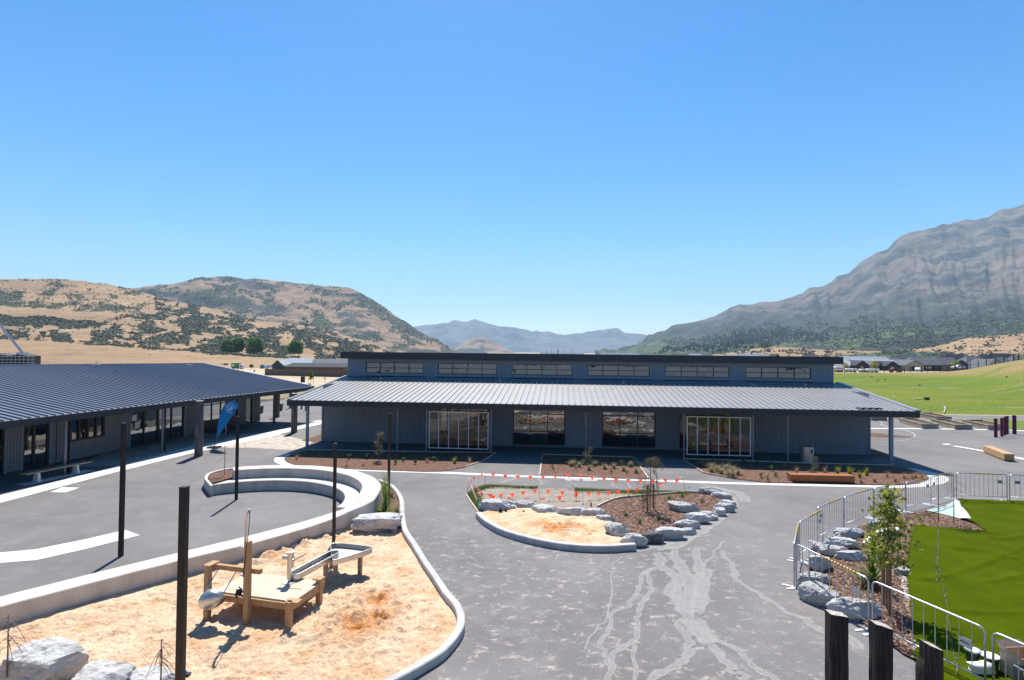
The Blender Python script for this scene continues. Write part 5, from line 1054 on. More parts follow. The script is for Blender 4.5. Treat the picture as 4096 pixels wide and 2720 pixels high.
# ------------------------------------------------------------------ boulders
def boulder(x0, x1, yt, yb, lab, seed, mat='rock', yaw=0, hh=None, dd=.75, tilt=0, grp='pale boulders'):
    rg = random.Random(seed); c = (x0 + x1) / 2; f = at(c, yb); Wd = (x1 - x0) * f.y / 2276; D = Wd * dd; f = at(c, yb)
    H = (yb - yt) * f.y / 2276 - D * .55 * EYE / f.y
    tot = (yb - yt) * f.y / 2276; H = hh or max(.3 * Wd, min((.68 if dd == .7 and Wd < .9 else .56) * Wd, tot * .76)); D = max(.4 * Wd, min(1.15 * Wd, (tot - H) * f.y / EYE)) if not hh else D
    import bmesh
    bm = bmesh.new(); bmesh.ops.create_icosphere(bm, subdivisions=4 if f.y < 22 else 3, radius=1)
    pl = [(Vector((rg.gauss(0, 1), rg.gauss(0, 1), rg.gauss(0, .8))).normalized(), rg.uniform(.62, .92)) for _ in range(9)] + [(Vector((rg.uniform(-.25, .25), rg.uniform(-.3, .1), 1)).normalized(), rg.uniform(.6, .8))]
    for v in bm.verts:
        n = v.co.normalized(); r = 1.
        for q, d in pl:
            k = n.dot(q)
            if k > 1e-3: r = min(r, d / k)
        r *= 1 + .07 * mnoise.fractal(n * 2.3 + Vector((seed, 0, 0)), .7, 2.1, 4); r += .06 * mnoise.ridged_multi_fractal(n * 3 + Vector((0, seed, 0)), .9, 2.2, 5, 1, 2) - .05
        v.co = n * r
    ca, sa = math.cos(yaw), math.sin(yaw)
    for v in bm.verts: x, y, z = v.co; v.co = Vector((x * Wd / 2 * 1.12, y * D / 2 * 1.15, z * H * .72 + x * tilt * Wd * .2))
    zs = H * .33
    me = bpy.data.meshes.new('boulder'); bm.to_mesh(me); bm.free(); me.materials.append(MT[mat]); o = bpy.data.objects.new('boulder', me); COL.objects.link(o)
    mz = max(v.co.z for v in me.vertices); o.location = (f.x, f.y + D / 2, H - mz); o.rotation_euler = (0, 0, yaw); return tag(o, lab, 'boulder', grp)
def boulders():
    L = [(1912, 2050, 2015, 2050, 'long low pale boulder at the left tip of the small sandpit', 0, .5), (2044, 2150, 1999, 2040, 'pale boulder with dark hollows behind the small sandpit', 0, .6), (2130, 2230, 2024, 2058, 'slanting pale boulder right of the one with dark hollows', -.3, .55), (2232, 2342, 2034, 2069, 'long pale boulder at the middle back of the small sandpit', 0, .55),
         (2335, 2425, 2027, 2075, 'pale boulder with sand on its foot, beside the short wooden peg', 0, .8), (2390, 2460, 2056, 2092, 'small pale boulder between the small sandpit and the mulch', -.4, .7), (2419, 2512, 2084, 2154, 'large slanting boulder at the right end of the small sandpit', -.6, .9), (2494, 2585, 2126, 2190, 'blocky pale boulder beside the end of the sandpit kerb', 0, .7),
         (2576, 2657, 2117, 2177, 'dark grey boulder among the pale ones at the front of the island', 0, .6), (2630, 2747, 2106, 2161, 'wide flat pale boulder at the front of the island', 0, .7), (2721, 2784, 2106, 2141, 'small rounded pale boulder right of the wide flat one', 0, .7), (2711, 2796, 2075, 2117, 'pale boulder with a shaded front above the small rounded one', -.1, .6),
         (2744, 2837, 2045, 2095, 'large ridged pale boulder at the right side of the island', -.2, .8), (2806, 2875, 2040, 2082, 'pale boulder with dark underside, fourth from the right end of the island', -.1, .7), (2859, 2911, 2025, 2065, 'steep pale boulder between the dark-footed one and the greyish one', -.2, .8), (2875, 2939, 2007, 2050, 'greyish cracked boulder at the right rim of the island', -.2, .7),
         (2892, 2942, 1996, 2032, 'rightmost pale boulder of the island', -.2, .7), (2861, 2930, 1965, 1998, 'pale boulder at the back right corner of the island', -.5, .6), (2801, 2886, 1960, 1981, 'long low pale boulder furthest back on the island', 0, .5), (2674, 2797, 2000, 2055, 'long diagonal boulder lying in the middle of the island mulch', -.55, .45)]
    for i, (x0, x1, y0, y1, lab, yaw, dd) in enumerate(L):
        boulder(x0 - 4, x1 + 4, y0, y1, lab, 100 + i, 'rock_dark' if i == 8 else 'rock', yaw, None, dd, grp='boulders round the island')
    boulder(1395, 1612, 2064, 2134, 'big flat-topped boulder at the back corner of the large sandpit', 140, 'rock', 0, .52, .42, grp='boulders of the large sandpit')
    boulder(-90, 205, 2575, 2800, 'huge grey boulder in the bottom left corner', 141, 'rock', .1, .62, .8, grp='boulders of the large sandpit'); boulder(205, 460, 2622, 2820, 'smooth pale boulder second from the left at the bottom edge', 142, 'rock', .2, .42, .8, grp='boulders of the large sandpit'); boulder(490, 660, 2685, 2800, 'low pale boulder at the bottom edge left of the nearest pole', 143, 'rock', .1, .32, .8, grp='boulders of the large sandpit')
    Rr = [(3480, 3552, 2077, 2122, 'furthest pale boulder behind the crown of the young tree', 0, .8), (3355, 3470, 2109, 2158, 'pale boulder behind the white one in the back row by the barriers', .1, .6), (3315, 3437, 2145, 2203, 'bright white rounded boulder in the back row by the barriers', 0, .7), (3300, 3395, 2177, 2232, 'creased pale boulder left of the one before the spiky plant', 0, .7),
          (3362, 3475, 2197, 2250, 'pale boulder just left of the spiky flax', -.2, .6), (3256, 3312, 2172, 2210, 'small pale boulder at the back left of the group by the barriers', 0, .8), (3241, 3344, 2208, 2292, 'large pale boulder at the left of the group inside the barriers', .3, .8), (3205, 3322, 2285, 2350, 'low pale boulder nearest to the barrier corner', 0, .7), (3235, 3360, 2318, 2432, 'long smooth boulder slanting along the near barrier', -.75, .6),
          (3352, 3525, 2388, 2485, 'large rounded boulder nearest to the foreground posts, behind the barrier', -.12, .6), (3485, 3545, 2212, 2262, 'pale boulder right behind the spiky flax', 0, .7), (3603, 3650, 2252, 2312, 'small pale boulder between young tree and artificial turf', 0, .8)]
    for i, (x0, x1, y0, y1, lab, yaw, dd) in enumerate(Rr): boulder(x0 - 4, x1 + 4, y0, y1, lab, 160 + i, 'rock', yaw, None, dd, grp='boulders inside the barriers')
boulders()
# ------------------------------------------------------------------ water play
def water_play():
    O = at(987, 2492); t = thing('water_play_station', 'timber play platform with pump, tipping scoop and long steel water trough in the sandpit', 'play equipment', (O.x, O.y, 0), math.radians(-14)); F = Frame(O, math.radians(-14)); lp = lambda px, py, z: F.loc(at(px, py, z)); T3 = lambda x, y: (780 + x / 2.986, 2040 + y / 2.986)
    m = MB(); k = 0; y = .16
    while y < 1.28: m.box(-.98, 1.02, y, y + .088, .475, .51); y += .094
    m.build('deck_boards', 'deck', t)
    m = MB(); m.box(-.98, 1.0, .10, .155, .34, .475); m.box(-.98, 1.0, 1.30, 1.35, .34, .475); m.box(.985, 1.03, .155, 1.30, .34, .472); m.box(-.98, -.94, .16, 1.29, .34, .472); m.build('deck_frame', 'timber', t)
    for (px, py, h) in ((828.5, 2475, 1.15), (987, 2492, 1.74), (1155, 2522, .60), (1276, 2422, .60), (1204, 2405, .46)):
        p = F.loc(at(px, py)); q = MB(); w_ = .058; q.box(p.x - w_, p.x + w_, p.y - w_, p.y + w_, -.05, h); q.build('post', 'timber', t, bevel=.006)
    q = MB(); q.box(.95, 1.26, -.07, .12, .575, .60); q.build('post_cap', 'timber', t); p = F.loc(at(1276, 2422)); q = MB(); q.box(p.x - .12, p.x + .09, p.y - .1, p.y + .1, .60, .63); q.build('post_cap', 'timber', t)
    L = F.loc(at(828.5, 2475)); m = MB(); m.box(L.x - .08, .25, .06, .15, 1.03, 1.13); m.box(L.x - .1, L.x + .08, -.1, .2, 1.132, 1.16); m.build('crossbar', 'timber', t)
    m = MB(); m.box(L.x - .1, L.x + .1, L.y - .1, L.y - .06, .28, .36); m.build('stop_block', 'black', t)
    # scoop
    c = lp(842, 2398, .55); m = MB(); prof = [(.001, -.24), (.1, -.22), (.17, -.16), (.215, -.06), (.225, .05), (.21, .055), (.19, -.05), (.14, -.14), (.001, -.2)]
    m.lathe(prof, 20); ct, st_ = math.cos(1.15), math.sin(1.15); m.v = [(v[0] * 1.1 + v[2] * .25, v[1] * ct + v[2] * st_ + .06, v[2] * ct - v[1] * st_ + v[0] * .12) for v in m.v]; sc = m.build('scoop', 'stainless', t, smooth=True); sc.location = c
    for (a, b) in (((290, 690), (115, 985)), ((500, 715), (300, 1065))): q = MB(); A_ = lp(*T3(*a), 1.04); B_ = lp(*T3(*b), .62); q.tube([A_, B_], .012, 6); q.build('rod', 'galv', t)
    # hoist arm
    P = [(-.075, 0, .55), (-.075, 0, 1.9), (-.07, .0, 2.12), (-.03, -.02, 2.3), (.05, -.03, 2.42)]; m = MB(); m.tube(P, .026, 8); m.build('hoist_arm', 'stainless', t, smooth=True)
    q = MB(); q.box(-.15, .0, -.05, .05, 1.58, 1.62); q.box(-.15, .0, -.05, .05, 1.0, 1.04); q.build('clamp', 'galv', t)
    q = MB(); q.tube([(.05, -.03, 2.38), (.04, -.04, 2.0), (.0, -.06, 1.6), (-.05, -.08, 1.0)], .009, 5); q.build('chain', 'black', t)
    q = MB(); q.lathe([(.001, -.05), (.06, -.04), (.07, 0), (.06, .04), (.001, .05)], 10); rg = random.Random(2)
    for _ in range(6): q.tube([(rg.uniform(-.09, .09), rg.uniform(-.08, .02), rg.uniform(-.12, .1)) for _ in range(3)], .014, 5)
    w_ = q.build('winch', 'black', t); w_.location = (-.17, -.04, .66)
    # pump
    p = lp(1158, 2328, .51); m = MB(); m.lathe([(.001, .525), (.16, .525), (.16, .512)], 20, (p.x, p.y)); m.build('pump_plate', 'stainless', t)
    m = MB(); m.tube([(p.x, p.y, .52), (p.x, p.y, .95)], [.035, .035], 10); m.tube([(p.x + .02, p.y, .85), (p.x + .02, p.y, 1.16)], .075, 14); m.tube([(p.x + .02, p.y, 1.163), (p.x + .02, p.y, 1.2)], .085, 14); m.tube([(p.x - .17, p.y - .02, 1.06), (p.x + .1, p.y, 1.06)], .05, 12); m.build('pump_body', 'stainless', t, smooth=False)
    m = MB(); m.tube([(p.x + .09, p.y, 1.0), (p.x + .3, p.y + .12, 1.12), (p.x + .34, p.y + .13, 1.16)], .015, 6); m.tube([(p.x + .0, p.y - .07, 1.04), (p.x - .0, p.y - .08, .6)], .018, 6); m.build('pump_handle', 'stainless', t)
    # trough and basin
    def pan(pts, z0_, z1_, dep, name):
        n = len(pts); c_ = sum((Vector(p) for p in pts), Vector()) / n; o = []; vs = []
        for p in pts: vs.append(tuple(p))
        for p in pts: vs.append((p[0], p[1], p[2] - dep))
        for p in pts: q_ = Vector(p) + (c_ - Vector(p)).normalized() * .015; vs.append((q_.x, q_.y, p[2] - .0))
        for p in pts: q_ = Vector(p) + (c_ - Vector(p)).normalized() * .02; vs.append((q_.x, q_.y, p[2] - dep + .02))
        fs = []
        for i in range(n):
            j = (i + 1) % n; fs += [(i, j, n + j, n + i), (i, 2 * n + i, 2 * n + j, j), (2 * n + i, 3 * n + i, 3 * n + j, 2 * n + j)]
        fs += [tuple(range(n, 2 * n)), tuple(range(3 * n, 4 * n))]
        m = MB(); m.add(vs, fs); o = m.build(name, 'stainless', t); r = MB(); r.tube([*pts, pts[0]], .014, 6, cap=False); r.build('rim', 'stainless', o, smooth=True)
    A_, B_ = lp(*T3(1200, 748), .66), lp(*T3(1655, 505), .72); d = (B_ - A_); d.z = 0; d.normalize(); nn = Vector((-d.y, d.x, 0)); pts = []
    for ce, s0 in ((A_, math.pi / 2), (B_, -math.pi / 2)):
        for k in range(7): a = s0 + math.pi * k / 6; pts.append(ce + (d * math.cos(a) + nn * math.sin(a)) * .13)
    pan(pts, 0, 0, .13, 'trough')
    pts = smooth_poly([lp(*T3(x, y), .66) for x, y in ((1625, 470), (1662, 398), (2055, 435), (2085, 468), (1700, 590), (1648, 588))], 4, True); pan(pts, 0, 0, .13, 'basin')
    for (x, y, h) in ((1560, 890, .55), (1675, 815, .53), (1970, 775, .53), (1632, 690, .5)):
        p = F.loc(at(*T3(x, y))); q = MB(); q.box(p.x - .045, p.x + .045, p.y - .045, p.y + .045, -.03, h); q.build('leg', 'bedwood', t)
    for (x, y) in ((1640, 480), (1668, 390)): p = lp(*T3(x, y), .70); q = MB(); q.tube([p - Vector((0, 0, .08)), p + Vector((0, 0, .05))], .012, 6); q.lathe([(.001, .05), (.025, .07), (.001, .095)], 8); q.v = q.v[:-24] + [(v[0] + p.x, v[1] + p.y, v[2] + p.z) for v in q.v[-24:]]; q.build('sluice_knob', 'black', t)
water_play()
# ------------------------------------------------------------------ barriers
def barriers():
    J = [((7.19, 14.39), (7.63, 12.2), 1, 'barrier between its corner and the three foreground posts, in front of the long smooth boulder'), ((7.66, 12.11), (8.32, 10.05), 0, 'barrier behind the two right foreground posts, across the artificial turf'), ((8.36, 9.93), (9.0, 7.95), 0, 'barrier cut by the bottom right corner beside the cardboard box'),
         ((7.15, 14.42), (8.16, 16.2), 1, 'barrier seen nearly edge-on at the left corner of the row'), ((8.22, 16.26), (9.62, 17.62), 1, 'second barrier behind the left corner, overlapping its neighbour'), ((9.55, 17.8), (11.12, 19.11), 1, 'third barrier counted back from the left corner'), ((11.18, 19.16), (12.96, 20.44), 1, 'fourth barrier from the left corner, left of the young tree'),
         ((13.02, 20.47), (14.79, 21.43), 1, 'barrier behind the crown of the young tree'), ((14.84, 21.46), (16.46, 22.39), 1, 'barrier in front of the white curve of the kerb strip'), ((16.51, 22.46), (18.08, 23.43), 1, 'barrier ending at the far corner behind the two drooping saplings'), ((18.15, 23.28), (20.0, 23.04), 1, 'barrier facing the camera right of the far corner'), ((20.1, 23.03), (22.2, 22.75), 0, 'barrier cut by the right edge of the picture')]
    for i, (a, b, tape, lab) in enumerate(J):
        a, b = Vector((*a, 0)), Vector((*b, 0)); d = b - a; L = d.length; t = thing('crowd_barrier', lab, 'barrier', a, math.atan2(d.y, d.x), 'galvanised crowd barriers')
        r = .1; P = [(0, 0, .03)] + [(0, 0, 1.1 - r)] + [(r - r * math.cos(q), 0, 1.1 - r + r * math.sin(q)) for q in (.4, .8, 1.2)] + [(r, 0, 1.1), (L - r, 0, 1.1)] + [(L - r + r * math.sin(q), 0, 1.1 - r + r * math.cos(q)) for q in (.4, .8, 1.2)] + [(L, 0, 1.1 - r), (L, 0, .03)]
        m = MB(); m.tube(P, .019, 8); m.tube([(0, 0, .2), (L, 0, .2)], .015, 6); m.build('frame', 'galv', t, smooth=True)
        m = MB(); n = 10 if i > 1 else 9
        for k in range(1, n + 1): x = L * k / (n + 1); m.tube([(x, 0, .2), (x, 0, 1.09)], .0085, 5)
        o = m.build('infill_bars', 'galv', t); 
        for x in (.04, L - .04): q = MB(); q.box(x - .05, x + .02, -.28, .28, .0, .02); q.build('foot', 'white_paint', t)
        k0 = L * 1 / (n + 1); s_ = 1 if i in (0, 1, 2) else 0
        x0, x1 = (L * (n - 1) / (n + 1), L * n / (n + 1)) if s_ else (k0 * 1, k0 * 2) if i % 2 else (L - k0 * 2, L - k0); q = MB(); q.box(x0, x1, -.012, .0, .74 if not s_ else .62, .86 if not s_ else .78); pl_ = q.build('name_plate', 'plate' if i > 2 else 'galv', t)
        if i in (1, 2): q = MB(); rg = random.Random(i); [q.box(x0 + .02 + k_ * .017, x0 + .02 + k_ * .017 + .01, -.016, -.0125, .69, .69 + rg.uniform(.015, .03)) for k_ in range(int((x1 - x0 - .04) / .017))]; q.build('plate_lettering', 'black', pl_)
        if tape:
            q1 = MB(); q1.tube([(L * .38, 0, 1.1), (L * .88, 0, 1.1)], .022, 8); q1.build('hazard_tape', 'tape', t)
barriers()
# ------------------------------------------------------------------ raised beds
def beds():
    B = [((32.97, 45.87), 1.5, 4.25, 'left one of the three front raised timber beds behind the right end of the school'), ((35.46, 45.6), 1.52, 4.1, 'middle one of the three front raised timber beds'), ((38.02, 45.48), 1.7, 3.9, 'right one of the three front raised timber beds, behind the maroon posts'), ((38.5, 51.6), 1.35, 3.6, 'raised timber bed at the back right of the group, by the field path'), ((35.4, 51.5), 1.35, 3.6, 'raised timber bed in the back row beside the roof corner'), ((32.4, 51.3), 1.4, 3.6, 'raised timber bed mostly hidden behind the corner post')]
    for (p, w_, L, lab) in B:
        t = thing('raised_bed', lab, 'garden bed', (*p, 0), math.radians(-14) if p[1] < 50 else math.radians(-10), 'raised timber garden beds'); w_ -= .05
        t.rotation_euler.z *= -1; t.rotation_euler.z = math.radians(0)
        e = Vector((.26, 1, 0)).normalized() if p[1] < 50 else Vector((.2, 1, 0)).normalized(); f = Vector((1, .08, 0)).normalized() if p[1] < 50 else Vector((1, -.03, 0)).normalized(); m = MB(); k = .09
        def wall_(a, b): m.bar(a + Vector((0, 0, .18)), b + Vector((0, 0, .18)), k, .36); m.bar(a + Vector((0, 0, .375)), b + Vector((0, 0, .375)), k + .05, .03)
        o = Vector(); wall_(o, f * w_); wall_(o + e * L, f * w_ + e * L); wall_(o + e * k / 2 + f * .03, o + e * (L - k / 2) + f * .03); wall_(f * (w_ - .03) + e * k / 2, f * (w_ - .03) + e * (L - k / 2)); m.build('timber_frame', 'bedwood', t)
        q = MB(); q.quad(f * .05 + Vector((0, 0, .28)), f * (w_ - .05) + Vector((0, 0, .28)), f * (w_ - .05) + e * L + Vector((0, 0, .28)), f * .05 + e * L + Vector((0, 0, .28))); q.build('soil', 'soil', t)
        q = MB(); c_ = f * w_ * .5 + e * L * .6; q.tube([c_ + Vector((0, 0, .28)), c_ + Vector((0, 0, .7))], .02, 5); q.build('water_pipe', 'black', t)
beds()
#=PART5=
# ------------------------------------------------------------------ plants
def plant_tussock(px, py, lab, h=.45, mat='tussock', n=130, grp=None, seed=0, lean=.9, droop=1.4, name='tussock', cat='grass clump', wd=.012, z=.03):
    rg = random.Random(seed * 31 + int(px)); p = at(px, py, z); m = MB(); s = rg.uniform(-.6, .6)
    for _ in range(n):
        a = rg.uniform(0, 6.28); m.blade((rg.gauss(0, .03), rg.gauss(0, .03), 0), a, h * rg.uniform(.6, 1.15), wd, abs(rg.gauss(0, .35)) * lean + .1 * abs(s), droop * rg.uniform(.5, 1.2), 3)
    return tag(m.build(name, mat, None, p), lab, cat, grp)
def plant_shrub(px, py, lab, h, wd, mat, n, leaf, seed, grp=None, z=.03, name='shrub', clumps=14, trunk=.25):
    p = at(px, py, z); t = thing(name, lab, 'shrub', p, 0, grp); rg = random.Random(seed); m = MB(); m.tube([(0, 0, -.02), (.01, 0, h * .35), (-.01, .01, h * .75)], [.014, .011, .005], 6)
    c = MB()
    for i in range(clumps):
        a = rg.uniform(0, 6.28); z_ = rg.uniform(trunk, .95) * h; r = wd / 2 * rg.uniform(.2, .85) * (1 - .3 * z_ / h); q = Vector((math.cos(a) * r, math.sin(a) * r, z_)); m.tube([(0, 0, z_ * .6), q * .6 + Vector((0, 0, z_ * .3)), q], [.006, .004, .003], 4)
        for _ in range(n // clumps): d = Vector((rg.gauss(0, 1), rg.gauss(0, 1), rg.gauss(0, 1))) * wd * .09; c.leaf(q + d, leaf * rg.uniform(.6, 1.3), rg)
    m.build('stem', 'bark', t); c.build('foliage', mat, t); return t
def lancewood(px, py, h, lab, seed, z=.04, nl=26):
    p = at(px, py, z); rg = random.Random(seed); t = thing('drooping_sapling', lab, 'sapling', p, 0, 'saplings with long drooping leaves'); m = MB(); m.tube([(0, 0, -.05), (.01, 0, h * .5), (0, 0, h)], [.016, .013, .008], 6); m.build('stem', 'bark', t)
    c = MB()
    for _ in range(nl): c.blade((0, 0, h * rg.uniform(.55, 1.0)), rg.uniform(0, 6.28), h * rg.uniform(.35, .6), .014, 1.5 + rg.uniform(0, .5), .9, 4)
    c.build('foliage', 'lance', t)
def plants():
    r4 = lambda x, y: (1000 + x / 2.1464, 1350 + y / 2.1464); t3 = lambda x, y: (1574 + x / 2, 1160 + y / 2); r6 = lambda x, y: (2000 + x / 1.9675, 1350 + y / 1.9675); r7 = lambda x, y: (2900 + x / 1.974, 1300 + y / 1.974); r3 = lambda x, y: (700 + x / 1.96, 1800 + y / 1.96); r8 = lambda x, y: (3000 + x / 1.802, 1850 + y / 1.802); t6b = lambda x, y: (2380 + x / 4, 1900 + y / 4)
    plant_shrub(*r4(1108, 1060), 'pale grey-green sapling standing in the left mulch bed beside the slim dark pole', 1.55, .75, 'leaf_grey', 900, .035, 1, clumps=18)
    plant_shrub(*t3(1560, 1400), 'sparse pale shrub in the middle mulch bed under a canopy post', .98, .62, 'leaf_grey', 620, .024, 2, clumps=20, trunk=.1)
    plant_shrub(*r7(700, 1172), 'grey twiggy shrub in front of the round metal bin', .92, .7, 'leaf_grey', 600, .026, 3, clumps=16, trunk=.1)
    G1 = [(855, 1045), (1005, 1042), (1253, 1088), (1318, 1066), (1425, 1048), (1415, 1088), (1583, 1066), (1547, 1030), (1650, 1022)]
    for i, (x, y) in enumerate(sorted(G1)): plant_shrub(*r4(x, y), ORD[i] + ' small green bush from the left in the left mulch bed', .26, .26, 'leaf_green', 130, .035, 10 + i, 'small green bushes of the left mulch bed', clumps=6, trunk=.3)
    B1 = [(475, 1010), (605, 1018), (400, 1045), (975, 1100), (830, 1112), (1320, 1015), (1250, 1028), (1522, 1075), (1885, 1070), (800, 1030)]
    for i, (x, y) in enumerate(sorted(B1)): plant_tussock(*r4(x, y), ORD[i] + ' thin brown grass tuft from the left in the left mulch bed', .36, 'tuss_orange', 46, 'brown grass tufts of the left mulch bed', i, name='grass_tuft', wd=.01)
    plant_tussock(*r4(1757, 1078), 'yellow-green flax clump in the left mulch bed near its right end', .4, 'flax_yellow', 34, None, 3, .9, .7, 'flax', 'flax', .03)
    T2 = [(1420, 1408), (1440, 1402), (1484, 1416), (1525, 1394), (1610, 1406), (1680, 1392), (1762, 1426), (1825, 1402), (1565, 1440), (1895, 1414), (1690, 1430), (1940, 1462), (1842, 1446)]
    for i, (x, y) in enumerate(sorted(T2)): plant_tussock(*t3(x, y), ORD[i] + ' pale tussock from the left in the middle mulch bed', .40, 'tussock', 130, 'pale tussocks of the middle mulch bed', i, 1.1, 1.9)
    for i, (x, y) in enumerate(sorted([(1270, 1420), (1380, 1398), (1275, 1440), (1460, 1440), (1870, 1470), (1745, 1465)])): plant_shrub(*t3(x, y), ORD[i] + ' tiny green sprout from the left in the middle mulch bed', .16, .16, 'leaf_green', 40, .03, 30 + i, 'tiny green sprouts of the middle mulch bed', clumps=4)
    T3_ = [(1598, 1012), (1662, 1030), (1708, 1050), (1742, 1072), (1775, 1042), (1805, 1014), (1800, 1088), (1828, 1056), (1872, 1078), (1664, 1058), (1830, 1098)]
    for i, (x, y) in enumerate(sorted(T3_)): plant_tussock(*r6(x, y), ORD[i] + ' plump pale tussock from the left in the right mulch bed', .48, 'tussock', 180, 'plump pale tussocks of the right mulch bed', i, 1.2, 2.1)
    for i, (x, y) in enumerate(sorted([(1500, 975), (1680, 985), (1910, 975), (2030, 1000), (2135, 1005), (2050, 1105), (2130, 1048), (2265, 1110), (2110, 1130), (2170, 1095)])): plant_shrub(*r6(x, y), ORD[i] + ' small green seedling from the left in the right mulch bed', .28, .26, 'leaf_green', 70, .035, 50 + i, 'small green seedlings of the right mulch bed', clumps=5, trunk=.1)
    for i, (x, y) in enumerate(sorted([(885, 1172), (982, 1175), (1065, 1206), (1120, 1188)])): plant_tussock(*r7(x, y), ORD[i] + ' yellow-green flax from the left behind the red-brown beam bench', .42, 'flax_yellow', 46, 'yellow-green flaxes of the right mulch bed', i, .8, .6, 'flax', 'flax', .03)
    for i, (x, y) in enumerate(sorted([(1280, 1200), (1415, 1212), (1505, 1205), (1180, 1238), (1345, 1240), (1075, 1248), (565, 1165), (790, 1165), (470, 1125), (1560, 1215), (1480, 1215)])): plant_tussock(*r7(x, y), ORD[i] + ' wispy orange grass tuft from the left in the right mulch bed', .42, 'tuss_orange', 56, 'wispy orange grass tufts of the right mulch bed', i, .8, 1.5, 'grass_tuft', wd=.01)
    # spiky plants
    def spiky(px, py, lab, h, n, mat, grp=None, seed=1, up_=.35, z=.08, nm='spiky_plant'):
        rg = random.Random(seed); p = at(px, py, z); t = thing(nm, lab, 'plant', p, 0, grp); m = MB()
        for _ in range(n): m.blade((rg.gauss(0, .03), rg.gauss(0, .03), .03), rg.uniform(0, 6.28), h * rg.uniform(.5, .95), .03, rg.uniform(.35, 1.35), .5, 4)
        m.build('outer_leaves', mat, t); m = MB()
        for _ in range(int(n * up_)): m.blade((rg.gauss(0, .03), rg.gauss(0, .03), .1), rg.uniform(0, 6.28), h * rg.uniform(1.1, 1.55), .035, abs(rg.gauss(0, .12)), .15, 4)
        m.build('spear_leaves', 'cabbage', t)
    spiky(1541, 2062, 'tall spiky cabbage plant behind the flat-topped boulder at the sandpit corner', 1.0, 120, 'flax', None, 1)
    for i, (x, y) in enumerate(((1600, 320), (1700, 370), (1590, 500), (1740, 500), (1480, 515))): plant_tussock(*r3(x, y), ORD[i] + ' green-grey tussock around the tall spiky cabbage plant, counted from the back', .5, 'tussock' if i % 2 else 'flax', 90, 'tussocks round the cabbage plant', i, 1., 1.2, z=.08)
    spiky(3488, 2338, 'spiky flax among the boulders left of the young tree', .95, 130, 'flax', None, 5, .3, .05); spiky(3492, 2225, 'spiky flax behind the white sheet and boulders', .62, 60, 'flax', None, 6, .1, .05)
    lancewood(897, 1901, 1.35, 'thin drooping sapling in the planter of the seating wall', 1, .36); lancewood(3753, 2092, 1.75, 'left one of two drooping saplings in front of the pale sheet', 2); lancewood(3815, 2096, 1.75, 'right one of two drooping saplings in front of the pale sheet', 3, nl=34)
    lancewood(25, 2760, 1.25, 'dark drooping sapling before the huge boulder in the bottom left corner', 4, .1, 36); lancewood(640, 2790, .95, 'dark drooping sapling at the bottom edge left of the nearest pole', 5, .1, 30)
    for i, (x, y) in enumerate(((495, 660), (720, 775), (1030, 705), (1190, 385), (1405, 355), (1715, 435))): plant_tussock(*t6b(x, y), ORD[i] + ' small green grass plant in the island mulch, counted from the left', .2, 'leaf_green', 40, 'small green plants in the island mulch', i, .9, .7, 'young_plant', 'plant', .014, .05)
    for i, (x, y) in enumerate(((1225, 415), (1240, 460), (1290, 395))): plant_tussock(*r8(x, y), ('left', 'middle', 'right')[i] + ' weak green tuft at the back of the mulch near the drooping saplings', .25, 'flax', 26, 'weak tufts near the drooping saplings', i, .8, .6, 'grass_tuft')
    plant_tussock(*r8(1580, 497), 'pale yellow tuft in the mulch wedge between two pieces of turf', .3, 'tussock', 60, None, 9, 1, .8)
    for i, (x, y) in enumerate(((1070, 1200), (820, 905), (905, 940))):
        rg = random.Random(i); p = at(*r8(x, y), .05); m = MB()
        for _ in range(16): m.blade((rg.gauss(0, .04), rg.gauss(0, .04), 0), rg.uniform(0, 6.28), rg.uniform(.3, .65), .022, rg.uniform(.05, .6), .3, 3)
        tag(m.build('dark_flax', 'redleaf', None, p), ['dark red flax in the mulch right of the tree stakes', 'dark red flax below the spiky flax by the barrier', 'thin dark red flax between two barrier bars'][i], 'flax', 'dark red flaxes')
    # staked trees
    p = at(2600, 2050); t = thing('weeping_tree', 'thin weeping young tree between two stakes on the island', 'tree', p); rg = random.Random(8); m = MB(); m.tube([(0, 0, 0), (.02, 0, 1.2), (0, 0, 2.0)], [.018, .014, .006], 6); c = MB()
    for _ in range(44):
        z = rg.uniform(.55, 1.98); a = rg.uniform(0, 6.28); r = rg.uniform(.12, .42) * (1.1 if z > 1.3 else .75); q = Vector((0, 0, z)); e = Vector((math.cos(a) * r, math.sin(a) * r * .8, z + .02)); f_ = e + Vector((math.cos(a) * .04, 0, -rg.uniform(.35, .9) if z < 1.5 else -.12)); f_.z = max(.12, f_.z); m.tube([q, q.lerp(e, .6) + Vector((0, 0, .06)), e, f_], [.005, .004, .003, .002], 3)
        for _ in range(40): k = rg.random(); v = e.lerp(f_, k); c.leaf(v + Vector((rg.gauss(0, .03), rg.gauss(0, .03), rg.gauss(0, .03))), .021, rg)
        if z > 1.5: [c.leaf(e + Vector((rg.gauss(0, .07), rg.gauss(0, .05), rg.gauss(0, .05))), .022, rg) for _ in range(20)]
    m.build('trunk', 'bark', t); c.build('crown', 'leaf_olive', t)
    for px, py, h in ((2590, 2052, 1.02), (2613, 2042, 1.0)): q = at(px, py) - p; s_ = MB(); s_.box(q.x - .028, q.x + .028, q.y - .028, q.y + .028, -.02, h); s_.build('stake', 'stake', t)
    p = at(3548, 2445); t = thing('young_tree', 'leafy young tree with yellow-green leaves and timber stakes among the boulders', 'tree', p); rg = random.Random(12); m = MB(); m.tube([(0, 0, 0), (.02, .02, 1.2), (.05, .03, 2.1), (.06, .02, 2.75)], [.026, .022, .014, .005], 7); c = MB(); tips = []
